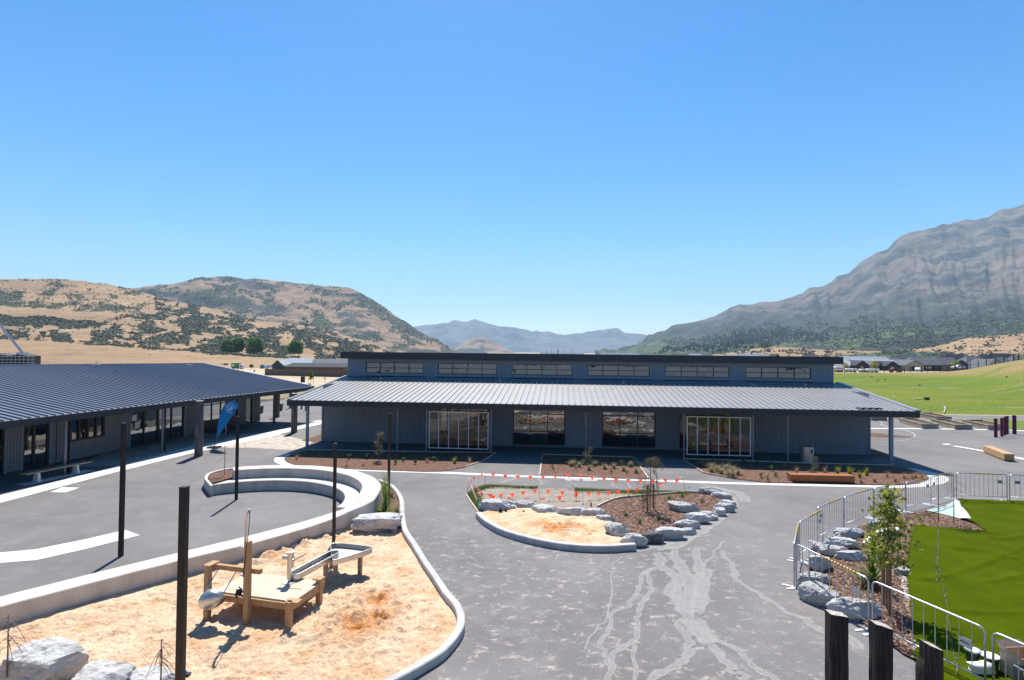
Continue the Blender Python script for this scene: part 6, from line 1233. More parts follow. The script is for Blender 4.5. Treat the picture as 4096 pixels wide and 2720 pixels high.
    for i in range(54):
        z = rg.uniform(.9, 2.6); a = rg.uniform(0, 6.28); r = (.46 if z < 1.7 else .50 - (z - 1.7) * .28) * rg.uniform(.35, 1.0); q = Vector((.03, .02, z)); e = Vector((math.cos(a) * r + .08, math.sin(a) * r, z + rg.uniform(.1, .35))); m.tube([q, q.lerp(e, .5) + Vector((0, 0, -.03)), e], [.008, .006, .003], 4); tips += [e, q.lerp(e, .65), q.lerp(e, .85)]
    tips += [Vector((-.42, 0, 2.35)), Vector((-.36, 0, 2.22)), Vector((-.3, 0, 2.1)), Vector((.5, 0, 2.0)), Vector((.05, 0, 2.75)), Vector((.12, 0, 2.7)), Vector((.62, 0, 1.5))]
    m.tube([(0, 0, 1.6), (-.25, 0, 2.0), (-.44, 0, 2.38)], [.01, .007, .003], 4)
    def star(c_, p_, s, rg_):
        n = Vector((rg_.gauss(0, .6), rg_.gauss(0, .6) - .3, rg_.gauss(.5, .6))).normalized(); a_ = n.orthogonal().normalized(); b_ = n.cross(a_); ro = rg_.uniform(0, 6.28); vs = [p_]
        for k in range(10): an = ro + k * .628; r_ = s * (1 if k % 2 == 0 else .45) * (.6 if k in (0,) else 1); vs.append(p_ + (a_ * math.cos(an) + b_ * math.sin(an)) * r_ - n * s * .2)
        c_.add(vs, [(0, 1 + k, 1 + (k + 1) % 10) for k in range(10)])
    for q in tips:
        for _ in range(5): star(c, q + Vector((rg.gauss(0, .08), rg.gauss(0, .08), rg.gauss(-.03, .09))), rg.uniform(.045, .075), rg)
    m.build('trunk', 'bark', t); c.build('crown', 'leaf_young', t)
    for px, py, h in ((3533, 2427, 1.12), (3558, 2466, 1.18)): q = at(px, py) - p; s_ = MB(); s_.box(q.x - .03, q.x + .03, q.y - .03, q.y + .03, -.02, h); s_.build('stake', 'stake', t)
plants()
# ------------------------------------------------------------------ bunting, marker flags, cones, grates
def bits():
    t5b = lambda x, y: (1850 + x / 4, 1880 + y / 4); t6b = lambda x, y: (2380 + x / 4, 1900 + y / 4)
    st = [((1870, 1977), (1874, 1912)), ((1940, 1949), (1942, 1888)), ((2291, 1955), (2292, 1892)), ((2744, 1971), (2730, 1909)), ((2159, 2005), (2156, 1952)), ((2332, 2006), (2331, 1967)), ((1921, 2031), (1908, 1999)), ((1932, 1998), (1933, 1974)), ((2640, 1985), (2602, 1938))]
    nm = ['at the left tip of the island', 'at the back left of the island', 'at the middle back of the island', 'at the back right of the island beside the mulch', 'in the middle of the bare earth', 'right of the middle of the bare earth', 'leaning at the grassy left edge', 'short, in the bare earth near the left tip', 'hidden behind the weeping tree']
    T = []
    for (b, tp), lab in zip(st, nm):
        p = at(*b); q = depth(*tp, p.y); T.append(q); m = MB(); m.tube([(0, 0, 0), tuple(q - p)], .006, 5); tag(m.build('marker_stake', 'black', None, p), 'thin stake carrying the orange bunting, ' + lab, 'stake', 'stakes of the bunting')
    def bunt(idx, sags, lab, counts):
        t = thing('bunting', lab, 'bunting', tuple(T[idx[0]]), 0, 'orange pennant buntings'); O = T[idx[0]]; rg = random.Random(idx[0] * 7 + len(idx)); pts = []
        for a, b, s, n in zip(idx[:-1], idx[1:], sags, counts):
            A_, B_ = T[a], T[b]; seg = []
            for k in range(13): u = k / 12; q = A_.lerp(B_, u) - O; q.z -= s * 4 * u * (1 - u); seg.append(q)
            pts += seg if not pts else seg[1:]
            for k in range(n):
                u = (k + .6) / n; i = min(11, int(u * 12)); p = seg[i].lerp(seg[i + 1], u * 12 - i); d = (seg[i + 1] - seg[i]).normalized(); w_ = .098; sw = rg.uniform(-.03, .03); h = rg.uniform(.17, .21); f = MB(); nn = Vector((-d.y, d.x, 0)); 
                f.add([p - d * w_, p + d * w_, p + d * sw + nn * rg.uniform(-.03, .03) - Vector((0, 0, h)), p + nn * rg.uniform(-.015, .015) - Vector((0, 0, h * .3))], [(0, 3, 2), (0, 1, 3), (1, 2, 3)]); f.build('pennant', 'orange', t)
        m = MB(); m.tube(pts, .010, 4); m.build('cord', 'cord', t)
    bunt([0, 1, 2, 3], [.02, .14, .17], 'orange pennant bunting along the back of the island', [2, 7, 9]); bunt([0, 7, 4, 5], [.02, .1, .05], 'orange pennant bunting across the bare earth', [4, 5, 3]); bunt([5, 8, 3], [.1, .03], 'orange pennant bunting running behind the weeping tree', [7, 2]); bunt([0, 6], [.03], 'short orange and white bunting at the left tip of the island', [3]); bunt([7, 5], [.22], 'lower line of orange bunting sagging towards the camera', [6])
    for i, (p_, lab) in enumerate(((t5b(268, 600), 'at the grassy left tip of the island'), (t5b(632, 548), 'behind the long low boulder'), (t5b(1925, 612), 'between boulder and wooden peg'), (t6b(1507, 255), 'on the asphalt edge behind the island mulch'))):
        p = at(*p_); t = thing('marker_flag', 'small blue marker flag ' + lab, 'marker flag', p, 0, 'small blue marker flags'); m = MB(); m.tube([(0, 0, 0), (0, 0, .25)], .004, 4); m.build('wire', 'galv', t); f = MB(); f.add([(-.05, 0, .1), (.05, .01, .12), (.01, .0, .25)], [(0, 1, 2)]); f.build('cloth', 'marker_blue', t)
    p = at(*t5b(2057, 585)); m = MB(); m.box(-.03, .03, -.03, .03, 0, .17); tag(m.build('wooden_peg', 'timber', None, p), 'short wooden peg in the bare earth behind the boulders', 'peg')
    for i, (x, y, h, lab) in enumerate(((608, 662, .16, 'tallest small dark cone on the sand of the island'), (695, 658, .11, 'middle small dark cone on the sand of the island'), (980, 662, .07, 'smallest dark cone on the sand of the island'))):
        p = at(*t5b(x, y), .1); t = thing('small_cone', lab, 'cone', p, 0, 'small dark cones'); m = MB(); m.lathe([(.05 * h / .12, 0), (.008, h)], 10); m.build('cone_body', 'black', t); m = MB(); s_ = .065 * h / .12; m.box(-s_, s_, -s_, s_, 0, .008); m.build('cone_base', 'black', t)
    for i, (x0, x1, y) in enumerate(((1648, 1860, 150), (1938, 2148, 160))):
        a, b = at(*t5b(x0, y + 3)), at(*t5b(x1, y + 7)); d = b - a; t = thing('drain_grate', ('left' if i == 0 else 'right') + ' one of the two slotted drain grates in the white kerb strip', 'drain grate', a, math.atan2(d.y, d.x), 'drain grates'); L = d.length; q = MB(); q.box(0, L, -.2, .2, .002, .0095); q.build('pit', 'blackp', t); m = MB()
        for k in range(14): x = L * k / 13; m.box(x - .012, x + .012, -.2, .2, .006, .014)
        m.box(0, L, -.22, -.2, .004, .0145); m.box(0, L, .2, .22, .004, .0145); m.build('bars', 'concrete', t)
    # toy on the sand, clutter bottom right
    p = at(733, 2705, .1); t = thing('toy_bucket', 'small blue and black toy lying on the sand by the nearest pole', 'toy', p); m = MB(); m.lathe([(.05, 0), (.065, .07), (.05, .085), (.001, .085)], 10); m.build('body', 'marker_blue', t); m = MB(); m.box(.02, .11, -.04, .05, .0, .05); m.build('lid', 'black', t)
    T2 = lambda x, y: (3700 + x / 4.611, 2380 + y / 4.611)
    p = at(*T2(880, 1230), .09); t = thing('plastic_tub', 'dark green tub with a grey rim behind the barrier on the turf', 'tub', p); m = MB(); m.lathe([(.09, 0), (.12, .22), (.125, .22)], 16); m.build('body', 'dark_green', t); m = MB(); m.lathe([(.125, .21), (.13, .235), (.11, .235), (.001, .2)], 16); m.build('lid', 'galv', t)
    p = at(*T2(1200, 1330), .09); t = thing('plastic_tub', 'dark tub with pale round lid leaning on the white bag', 'tub', p); m = MB(); m.lathe([(.12, 0), (.14, .2)], 16); m.build('body', 'dark_green', t); m = MB(); m.lathe([(.15, .2), (.15, .22), (.001, .225)], 18); m.build('lid', 'white_sheet', t)
    p = at(*T2(1040, 1400), .09); m = MB(); rg = random.Random(3); m.add([(x * .17 + rg.gauss(0, .012), y * .1 + rg.gauss(0, .01), z * .14 * (1.1 if x > 0 else .9) + rg.gauss(0, .008)) for z in (0, .6, 1) for x, y in ((-1, -1), (0, -1.1), (1, -1), (1, 1), (0, 1.1), (-1, 1))], [(i + 6 * k, (i + 1) % 6 + 6 * k, (i + 1) % 6 + 6 * k + 6, i + 6 * k + 6) for k in (0, 1) for i in range(6)] + [(12, 13, 14, 15, 16, 17)]); tag(m.build('white_bag', 'wrap', None, p, smooth=True), 'crumpled white bag on the turf between two barriers', 'bag')
    p = at(*T2(1760, 1500), .09); t = thing('cardboard_box', 'open cardboard box holding dark plastic things at the bottom right edge', 'box', p, .1); m = MB()
    for a in ((-.2, .3, -.2, -.19, 0, .42), (-.2, .3, .19, .2, 0, .42), (-.2, -.19, -.19, .19, 0, .42), (.29, .3, -.19, .19, 0, .42), (-.19, .29, -.19, .19, .0, .01)): m.box(*a)
    m.build('carton', 'card', t); m = MB(); m.add([(-.2, -.2, .42), (-.2, .2, .42), (-.26, .2, .5), (-.26, -.2, .5)], [(0, 1, 2, 3)]); m.add([(-.2, .2, .42), (.3, .2, .42), (.3, .28, .52), (-.2, .28, .52)], [(0, 1, 2, 3)]); m.build('flap', 'card', t)
    p = at(*T2(1740, 1560), .09); t = thing('plastic_crate', 'dark plastic crate with an orange patch in front of the cardboard box', 'crate', (p.x, p.y - .1, p.z)); m = MB(); m.box(-.16, .2, -.16, .06, 0, .3); m.build('body', 'grey_plastic', t, bevel=.02); m = MB(); m.box(-.165, -.1, -.168, -.161, .2, .27); m.build('patch', 'yellow', t)
    # hoses
    r5 = lambda x, y: (3287 + x / 2.918, 1340 + y / 2.918)
    for P, lab, z in (([(560, 985), (640, 990), (712, 1025), (695, 1045), (800, 1082), (900, 1098), (1000, 1122), (1070, 1150), (1088, 1185), (1060, 1210), (960, 1235), (850, 1248), (700, 1253), (560, 1250)], 'thin pale hose winding over the asphalt right of the school', .012), ):
        m = MB(); m.tube([Vector((q.x, q.y, z)) for q in smooth_poly([at(*r5(*p)) for p in P], 5)], .02, 5); tag(m.build('hose', 'cord'), lab, 'hose')
    m = MB(); m.tube([Vector((q.x, q.y, .12)) for q in smooth_poly([at(*r5(*p)) for p in ((1430, 842), (1442, 862), (1435, 890), (1425, 920))], 5)], .035, 5); tag(m.build('hose', 'cord'), 'short white hose lying on the grass above the field path', 'hose')
bits()
# ------------------------------------------------------------------ the field: sprinklers, fence on the bank
def field_hit(px, py):
    dg = bpy.context.evaluated_depsgraph_get(); o = bpy.data.objects['playing_field']; d = ray(px, py); r = o.ray_cast(EYEP, d.normalized()); return Vector(r[1]) if r[0] else on(px, py)
def field_things():
    bpy.context.view_layer.update(); r5 = lambda x, y: (3287 + x / 2.918, 1340 + y / 2.918)
    for i, (x, y, s, lab) in enumerate(((583, 489, 22, 'furthest dark sprinkler sled on the far field'), (655, 531, 26, 'dark sprinkler sled left of the middle of the far field'), (740, 521, 26, 'dark sprinkler sled just right of another on the far field'), (1140, 590, 32, 'dark sprinkler sled in the middle of the field'), (2160, 492, 32, 'dark sprinkler sled high on the grass bank'))):
        p = field_hit(*r5(x, y)); k = p.y / 2276 / 2.918 * s; t = thing('sprinkler_sled', lab, 'sprinkler', p, 0, 'sprinkler sleds on the field'); m = MB(); m.box(-k / 2, k / 2, -k * .2, k * .2, 0, k * .25); m.build('sled', 'black', t, bevel=k * .05); m = MB(); m.tube([(0, 0, k * .25), (0, 0, k * .45)], k * .05, 6); m.build('nozzle', 'black', t)
    p = field_hit(*r5(1228, 758)); k = p.y / 2276 / 2.918; t = thing('hose_reel_box', 'dark green hose reel box on the lower field', 'hose reel', p); m = MB(); m.box(-30 * k, 26 * k, -12 * k, 12 * k, 4 * k, 30 * k); m.build('housing', 'dark_green', t, bevel=2 * k); m = MB(); m.tube([(0, -14 * k, 10 * k), (0, 14 * k, 10 * k)], 10 * k, 12); m.build('wheel', 'black', t); m = MB(); m.tube([(-30 * k, 0, 8 * k), (-130 * k, 10 * k, 4 * k)], 2.5 * k, 6); m.build('drawbar', 'black', t)
    p = field_hit(*r5(845, 714)); k = p.y / 2276 / 2.918; m = MB(); m.lathe([(17 * k, 0), (17 * k, 5 * k), (.001, 7 * k)], 14); tag(m.build('pit_lid', 'white_paint', None, p), 'pale round lid in the field above the roof edge', 'lid')
    cp = [(3337, 1494), (3600, 1490), (3767, 1487), (3870, 1479), (3938, 1465), (4007, 1453), (4096, 1439), (4300, 1418)]; cyd = [182, 170, 160, 150, 140, 130, 120, 112]
    xs = [3337 + 41 * k for k in range(3)] + [3460, 3504, 3537, 3586, 3618, 3640, 3685, 3711, 3736, 3763, 3790, 3820, 3850, 3881, 3913, 3945, 3982, 4016, 4054, 4075, 4100, 4140]
    t = thing('field_fence', 'dark post and wire fence along the top of the grass bank', 'fence', (0, 0, 0)); P = []
    for x in xs:
        y = float(np.interp(x, [c[0] for c in cp], [c[1] for c in cp])); d = float(np.interp(x, [c[0] for c in cp], cyd)); p = depth(x, y, d + 1.5); p.z -= .1; h = 1.75; P.append((p, h)); m = MB(); m.box(p.x - .07, p.x + .07, p.y - .07, p.y + .07, p.z - .3, p.z + h); m.build('post', 'black', t)
    m = MB()
    for (a, h), (b, g) in zip(P[:-1], P[1:]):
        for k in (.25, .6, .98): m.bar(a + Vector((0, 0, h * k)), b + Vector((0, 0, g * k)), .03)
    m.build('wires', 'black', t)
    # two tall thin poles by the fence
    for px, top, lab in ((3560, 1438, 'thin tall pole at the field fence before the dark gabled house'), (3823, 1430, 'thin tall pole at the field fence right of the large tan house')): a = depth(px, 1488, 165); b = depth(px, top, 165); m = MB(); m.tube([(0, 0, -1), (0, 0, b.z - a.z)], .06, 6); tag(m.build('lamp_pole', 'black', None, a), lab, 'pole')
field_things()
# ------------------------------------------------------------------ far houses, vehicles
def house(x0, x1, yt, yb, dist, lab, wall, roof, front='side', depth_=9, eave=.42, win=((.25, .4),), cat='house', grp='houses of the new estate', roofonly=False, garage=None, rzz=0):
    a, b = depth(x0, yb, dist), depth(x1, yb, dist); top = depth((x0 + x1) / 2, yt, dist).z; c = (a + b) / 2; W_ = b.x - a.x; g = zg(c.x, dist); g = min(g, c.z); t = thing('house', lab, cat, (c.x, c.y, g), rzz, grp); H = top - g; he = H * (1 - eave); w2 = W_ / 2
    if front == 'gable':
        m = MB(); m.add([(-w2 * .93, 0, 0), (w2 * .93, 0, 0), (w2 * .93, 0, he), (0, 0, H * .97), (-w2 * .93, 0, he), (-w2 * .93, depth_, 0), (w2 * .93, depth_, 0), (w2 * .93, depth_, he), (0, depth_, H * .97), (-w2 * .93, depth_, he)], [(0, 1, 2, 3, 4), (9, 8, 7, 6, 5), (0, 5, 6, 1), (1, 6, 7, 2), (4, 9, 5, 0)]); m.build('wall', wall, t)
        m = MB(); o = .15; e = he - .25
        for s in (-1, 1): m.add([(0, -.5, H), (s * w2 * 1.02, -.5, e), (s * w2 * 1.02, depth_ + .5, e), (0, depth_ + .5, H), (0, -.5, H - o), (s * w2 * 1.02, -.5, e - o), (s * w2 * 1.02, depth_ + .5, e - o), (0, depth_ + .5, H - o)], [(0, 1, 2, 3), (4, 7, 6, 5), (0, 4, 5, 1), (1, 5, 6, 2), (2, 6, 7, 3)])
        m.build('roof', roof, t)
    else:
        m = MB(); m.box(-w2 * .96, w2 * .96, 0, depth_, 0, he); m.build('wall', wall, t); m = MB(); i = w2 - min(w2 * .8, depth_ * (.45 if front == 'hip' else .05)); e = he - .1
        m.add([(-w2, -.6, e), (w2, -.6, e), (w2, depth_ + .6, e), (-w2, depth_ + .6, e), (-i, depth_ / 2, H), (i, depth_ / 2, H)], [(0, 1, 5, 4), (1, 2, 5), (2, 3, 4, 5), (3, 0, 4)]); m.build('roof', roof, t)
    for f0, f1 in win:
        m = MB(); x = -w2 * .93 + 2 * w2 * .93 * f0; x2 = -w2 * .93 + 2 * w2 * .93 * f1; m.box(x, x2, -.06, .02, he * .35, he * .8); w_ = m.build('window', 'frame', t); q = MB(); q.quad((x + .08, -.065, he * .35 + .08), (x2 - .08, -.065, he * .35 + .08), (x2 - .08, -.065, he * .8 - .08), (x + .08, -.065, he * .8 - .08)); q.build('pane', 'glass', w_)
    if garage: m = MB(); x = -w2 * .93 + 2 * w2 * .93 * garage[0]; x2 = -w2 * .93 + 2 * w2 * .93 * garage[1]; m.box(x, x2, -.05, .02, 0, he * .8); m.build('garage_door', 'h_dark', t)
    return t
def car(px, py, kind, mat, lab, rz=0, L=4.5, p=None, H=1.5, scale=1, cat='car', name='parked_car', d=None):
    if p is None:
        if d: q = depth(px, py, d); p = Vector((q.x, q.y, q.z))
        else: p = on(px, py)
    t = thing(name, lab, cat, p, rz, 'vehicles parked far off'); Wd = 1.8; m = MB()
    prof = {'car': [(-.5, .22), (-.5, .55), (-.44, .62), (-.2, .66), (-.1, .98), (.2, 1.0), (.36, .68), (.5, .62), (.5, .22)], 'suv': [(-.5, .25), (-.5, .6), (-.36, .66), (-.26, 1.0), (.42, 1.0), (.5, .62), (.5, .25)], 'van': [(-.5, .2), (-.5, .55), (-.4, .7), (-.3, 1.0), (.48, 1.0), (.5, .9), (.5, .2)], 'ute': [(-.5, .25), (-.5, .6), (-.3, .66), (-.2, 1.0), (.1, 1.0), (.16, .62), (.5, .62), (.5, .25)]}[kind]
    P = [(x * L, z * H) for x, z in prof]; n = len(P); m.add([(x, y, z) for y in (-Wd / 2, Wd / 2) for x, z in P], [tuple(range(n)), tuple(range(n, 2 * n))[::-1]] + [(i, i + n, (i + 1) % n + n, (i + 1) % n) for i in range(n)]); m.build('body', mat, t)
    q = MB(); x0, x1 = {'car': (-.13, .26), 'suv': (-.26, .4), 'van': (-.33, .42), 'ute': (-.2, .09)}[kind]; q.add([(x0 * L - .1, s * (Wd / 2 + .005), .66 * H) for s in (-1, 1)] + [(x1 * L + .1, s * (Wd / 2 + .005), .66 * H) for s in (-1, 1)] + [(x1 * L, s * (Wd / 2 + .005), .93 * H) for s in (-1, 1)] + [(x0 * L + .2, s * (Wd / 2 + .005), .93 * H) for s in (-1, 1)], [(0, 2, 4, 6), (7, 5, 3, 1)]); q.build('side_window', 'frame', t)
    for x in (-.32, .32): w_ = MB(); w_.tube([(x * L, -Wd / 2 - .02, .33), (x * L, Wd / 2 + .02, .33)], .33, 12); w_.build('wheel', 'rubber', t)
def town():
    T5 = lambda x: 3287 + x / 2.918; Y5 = lambda y: 1340 + y / 2.918
    HS = [(960, 1170, 224, 262, 420, 'pale grey roofed house at the very back of the right estate', 'h_tan', 'r_grey', 'side'), (1380, 1545, 233, 272, 400, 'dark hipped roof at the back, above the grey roofed house', 'h_dark', 'r_dark', 'hip'), (1440, 1740, 224, 262, 430, 'long low dark roof in the back row of the right estate', 'h_dark', 'r_dark', 'hip'), (2020, 2270, 214, 272, 380, 'dark flat gabled roof furthest right in the back row', 'h_dark', 'r_dark', 'side'), (1840, 2030, 226, 262, 430, 'small dark roof in the back row left of the furthest right one', 'h_dark', 'r_dark', 'hip'),
          (780, 1000, 252, 320, 360, 'grey hipped roof behind the silver one in the middle of the estate', 'h_dark', 'r_grey', 'hip'), (1030, 1300, 252, 320, 350, 'grey roof peeping out between two front houses', 'h_dark', 'r_grey', 'hip'), (20, 180, 236, 290, 380, 'black roofed house just above the corner of the school roof', 'h_dark', 'r_dark', 'hip'), (340, 420, 238, 262, 470, 'tiny dark roof on the tan slope behind the estate', 'h_dark', 'r_dark', 'hip'), (245, 815, 250, 345, 330, 'very long bright silver roofed house', 'h_white', 'r_white', 'side'), (380, 1040, 288, 360, 300, 'long silver striped roof behind the front gables', 'h_white', 'r_white', 'side'),
          (1680, 1940, 244, 360, 300, 'large grey roofed house behind the dark gable at the right', 'h_dark', 'r_grey', 'hip'), (1300, 1690, 262, 372, 290, 'wide grey roofed dark house right of the large tan house', 'h_dark', 'r_grey', 'hip'), (2100, 2245, 262, 345, 290, 'grey gabled house at the right end against the bank', 'h_white', 'r_grey', 'side'), (1930, 2120, 280, 352, 280, 'low grey lean-to roof half hidden by the grass bank', 'h_tan', 'r_grey', 'gable'), (2240, 2420, 240, 330, 300, 'house at the right edge of the picture behind the bank fence', 'h_dark', 'r_grey', 'hip'),
          (150, 392, 295, 398, 262, 'pale house with a bright striped roof next to the school roof corner', 'h_white', 'r_white', 'side'), (390, 556, 296, 414, 258, 'black gabled house with a white window', 'h_dark', 'r_dark', 'gable'), (556, 742, 299, 410, 262, 'tan brick gabled house left of the dark gabled one', 'h_tan', 'r_grey', 'gable'), (738, 912, 306, 410, 258, 'dark grey gabled house between the two tan ones', 'h_dark', 'r_dark', 'gable'), (1110, 1398, 276, 418, 262, 'dark clad right wing of the large tan house', 'h_dark', 'r_grey', 'side'), (960, 1200, 290, 415, 255, 'large tan gabled house with a garage door', 'h_tan', 'r_grey', 'gable'), (1520, 1730, 290, 388, 262, 'dark gabled house with a long white wall at its right', 'h_dark', 'r_dark', 'gable')]
    for i, (x0, x1, yt, yb, d, lab, wl, rf, fr) in enumerate(HS):
        house(T5(x0), T5(x1), Y5(yt), Y5(yb), d, lab, wl, rf, fr, 9 if fr != 'gable' else 12, .45 if fr == 'gable' else .5, ((.35, .6),) if i % 3 else ((.15, .3), (.6, .8)), garage=(.35, .68) if 'garage' in lab else None)
    m = MB(); a, b = depth(T5(1720), Y5(385), 255), depth(T5(1975), Y5(385), 255); m.box(a.x, b.x, a.y, a.y + .2, a.z - 1, depth(T5(1720), Y5(345), 255).z); tag(m.build('garden_wall', 'h_white'), 'long white garden wall before the right houses', 'wall')
    m = MB(); a, b = depth(T5(1395), Y5(405), 262), depth(T5(1525), Y5(405), 262); m.box(a.x, b.x, a.y, a.y + .1, a.z - 1, depth(T5(1395), Y5(345), 262).z); tag(m.build('paling_fence', 'fence_wood'), 'brown paling fence between the two groups of right houses', 'fence')
    for x, y, k, mt, lab, rz in ((860, 436, 'ute', 'car_red', 'dark maroon pickup behind the field fence', 0), (1120, 422, 'car', 'car_white', 'white car parked before the large tan house', .9), (1590, 395, 'car', 'car_silver', 'silver car parked behind the fence at the right', 0)): car(T5(x), Y5(y), k, mt, lab, rz, 5.2 if k == 'ute' else 4.6, d=232, H=2.1 if k == 'ute' else 1.6)
    for i, (x0, x1, yt, yb, lab) in enumerate(((150, 245, 392, 412, 'leftmost white wrapped building stack behind the field fence'), (270, 402, 392, 420, 'long white wrapped stack left of the black gabled house'), (440, 510, 398, 418, 'small white wrapped stack before the black gabled house'), (520, 660, 395, 424, 'big white wrapped stack on blocks before the tan gabled house'), (145, 250, 370, 386, 'white wrapped stack behind the leftmost one'))):
        a, b = depth(T5(x0), Y5(yb + 6), 225), depth(T5(x1), Y5(yb + 6), 225); h = (yb - yt) / 2.918 * 225 / 2276; t = thing('wrapped_stack', lab, 'stack', (a + b) / 2, 0, 'white wrapped building stacks'); L = (b - a).length; m = MB(); m.box(-L / 2, L / 2, -1, 1, .25, h + .25); m.build('wrapping', 'wrap', t, bevel=.25); m = MB(); [m.box(x - .2, x + .2, -.9, .9, -.6, .25) for x in (-L * .35, 0, L * .35)]; m.build('blocks', 'timber', t)
    for x, y, lab in ((265, 392, 'small yellowish tree before the pale striped-roof house'), (612, 385, 'small yellow-green tree before the tan gabled house'), (1560, 372, 'small yellowish tree before the dark gabled house at the right')):
        p = depth(T5(x), Y5(y), 235); tree('street_tree', lab, (p.x, p.y, p.z - .6), 3.4, 3.0, 'flax_yellow', int(x), 240, .25, .3, 'young street trees')
    # roofs that show just above the school
    for i, (x0, x1, yt, yb, d, lab, wl, rf, fr) in enumerate(((2762, 2816, 1414, 1440, 330, 'pale roofed house with a red gable above the school roof', 'red', 'r_white', 'side'), (2912, 2965, 1419, 1440, 330, 'small bright roof just above the school roof', 'h_dark', 'r_white', 'side'), (2958, 3110, 1415, 1440, 340, 'long bright roof above the school roof', 'h_dark', 'r_white', 'side'), (3085, 3135, 1415, 1440, 320, 'dark gabled end of the long bright roof', 'h_dark', 'r_dark', 'gable'), (3222, 3292, 1420, 1440, 330, 'grey ribbed roof above the right end of the school roof', 'h_dark', 'r_grey', 'side'), (1830, 1948, 1406, 1440, 400, 'pale pink flat roof strip above the left half of the school roof', 'h_white', 'r_white', 'side'), (2160, 2340, 1411, 1440, 420, 'pale roof strip below the row of thin poles', 'h_white', 'r_white', 'side'), (2400, 2485, 1411, 1440, 420, 'left one of two white roof strips above the school roof', 'h_white', 'r_white', 'side'), (2486, 2560, 1413, 1440, 400, 'right one of two white roof strips above the school roof', 'h_white', 'r_white', 'side'))):
        house(x0, x1, yt, yb, d, lab, wl, rf, fr, 8, .5, ())
    for i, (x, yt) in enumerate(((2145, 1399), (2158, 1402), (2186, 1397), (2206, 1395), (2232, 1396), (2258, 1396), (2285, 1398), (2294, 1397), (2343, 1403))):
        a = depth(x, 1440, 410); b = depth(x, yt, 410); m = MB(); m.tube([(0, 0, 0), (0, 0, b.z - a.z)], .09 if i != 4 else .3, 5); tag(m.build('site_pole', 'black', None, a), ORD[i] + ' thin pole from the left standing up behind the school roof', 'pole', 'thin poles behind the school roof')
    # left distance
    T2 = lambda x, y: (787 + x / 3., 1060 + y / 3.)
    def hp(px, py): return on(px, py)
    q = hp(*T2(815, 1322)); q2 = hp(*T2(1800, 1348)); d = q2 - q; n = 9; t = thing('paling_fence', 'long brown paling fence left of the school', 'fence', q, math.atan2(d.y, d.x)); L = d.length * 1.05; dz = d.z / d.length
    m = MB(); k = 0
    while k * .16 < L: x = k * .16; m.box(x, x + .145, 0, .03, dz * x - .2, dz * x + 1.85 - .01 * (k % 3)); k += 1
    m.build('palings', 'fence_wood', t)
    house(*[T2(1050, 0)[0], T2(1800, 0)[0]], T2(0, 1180)[1], T2(0, 1275)[1], 172, 'long dark bungalow with wide windows behind the paling fence', 'h_brown', 'r_dark', 'side', 11, .28, ((.27, .36), (.46, .55), (.62, .68), (.77, .86)), grp='houses left of the school')
    house(*[T2(1360, 0)[0], T2(1900, 0)[0]], T2(0, 1130)[1], T2(0, 1270)[1], 192, 'dark roofed wing rising behind the long bungalow', 'h_dark', 'r_grey', 'side', 11, .35, (), grp='houses left of the school')
    house(*[T2(1030, 0)[0], T2(1370, 0)[0]], T2(0, 1118)[1], T2(0, 1240)[1], 230, 'white roofed building with open scaffold gable', 'h_dark', 'r_white', 'side', 10, .5, (), grp='houses left of the school')
    house(*[T2(900, 0)[0], T2(1045, 0)[0]], T2(0, 1135)[1], T2(0, 1240)[1], 225, 'small green-walled gable under construction beside the white roof', 'dark_green', 'r_white', 'gable', 10, .45, (), grp='houses left of the school')
    def cr(px, py, kind, mat, lab, L, H, **k): car(*T2(px, py), kind, mat, lab, 0, L, H=H, **k)
    p = hp(*T2(882, 1243)); s = p.y / 2276 / 3; cr(882, 1243, 'van', 'car_white', 'white van parked left of the scaffolded gable', 116 * s, 42 * s, name='white_van', cat='van')
    p = hp(*T2(496, 1246)); s = p.y / 2276 / 3; t = thing('box_truck', 'green box truck with white cab on the far road', 'truck', p, 0); m = MB(); m.box(-68 * s, 18 * s, -1.2, 1.2, 12 * s, 70 * s); m.build('cargo_box', 'truck_green', t); m = MB(); m.box(22 * s, 66 * s, -1.1, 1.1, 10 * s, 50 * s); c_ = m.build('cab', 'car_white', t, bevel=.15); m = MB(); m.box(40 * s, 67 * s, -1.12, -1.105, 30 * s, 45 * s); m.build('cab_window', 'frame', c_)
    for x in (-50, 0, 48): w_ = MB(); w_.tube([(x * s, -1.2, 10 * s), (x * s, 1.2, 10 * s)], 9 * s, 10); w_.build('wheel', 'rubber', t)
    m = MB(); m.box(-56 * s, -30 * s, -1.23, -1.205, 28 * s, 56 * s); m.build('logo_panel', 'white_paint', t)
    p = hp(*T2(320, 1226)); s = p.y / 2276 / 3; t = thing('yellow_digger', 'yellow digger standing left of the green truck', 'digger', p, 0); m = MB(); m.box(-45 * s, 10 * s, -1, 1, 10 * s, 26 * s); m.tube([(-45 * s, 0, 20 * s), (-20 * s, 0, 46 * s), (8 * s, 0, 24 * s)], 4 * s, 6); m.build('body', 'digger', t); m = MB(); m.box(12 * s, 46 * s, -1, 1, 14 * s, 46 * s); m.build('cab', 'frame', t)
    for x in (-32, 30): w_ = MB(); w_.tube([(x * s, -1.1, 10 * s), (x * s, 1.1, 10 * s)], 10 * s, 12); w_.build('wheel', 'rubber', t)
    p = hp(*T2(788, 1242)); s = p.y / 2276 / 3; t = thing('portable_toilet', 'blue portable toilet left of the white van', 'portable toilet', p); m = MB(); m.box(-20 * s, 20 * s, -.8, .8, 0, 44 * s); m.build('cabin', 'blue_loo', t); m = MB(); m.box(-21 * s, 21 * s, -.9, .9, 44 * s, 51 * s); m.build('roof', 'white_paint', t)
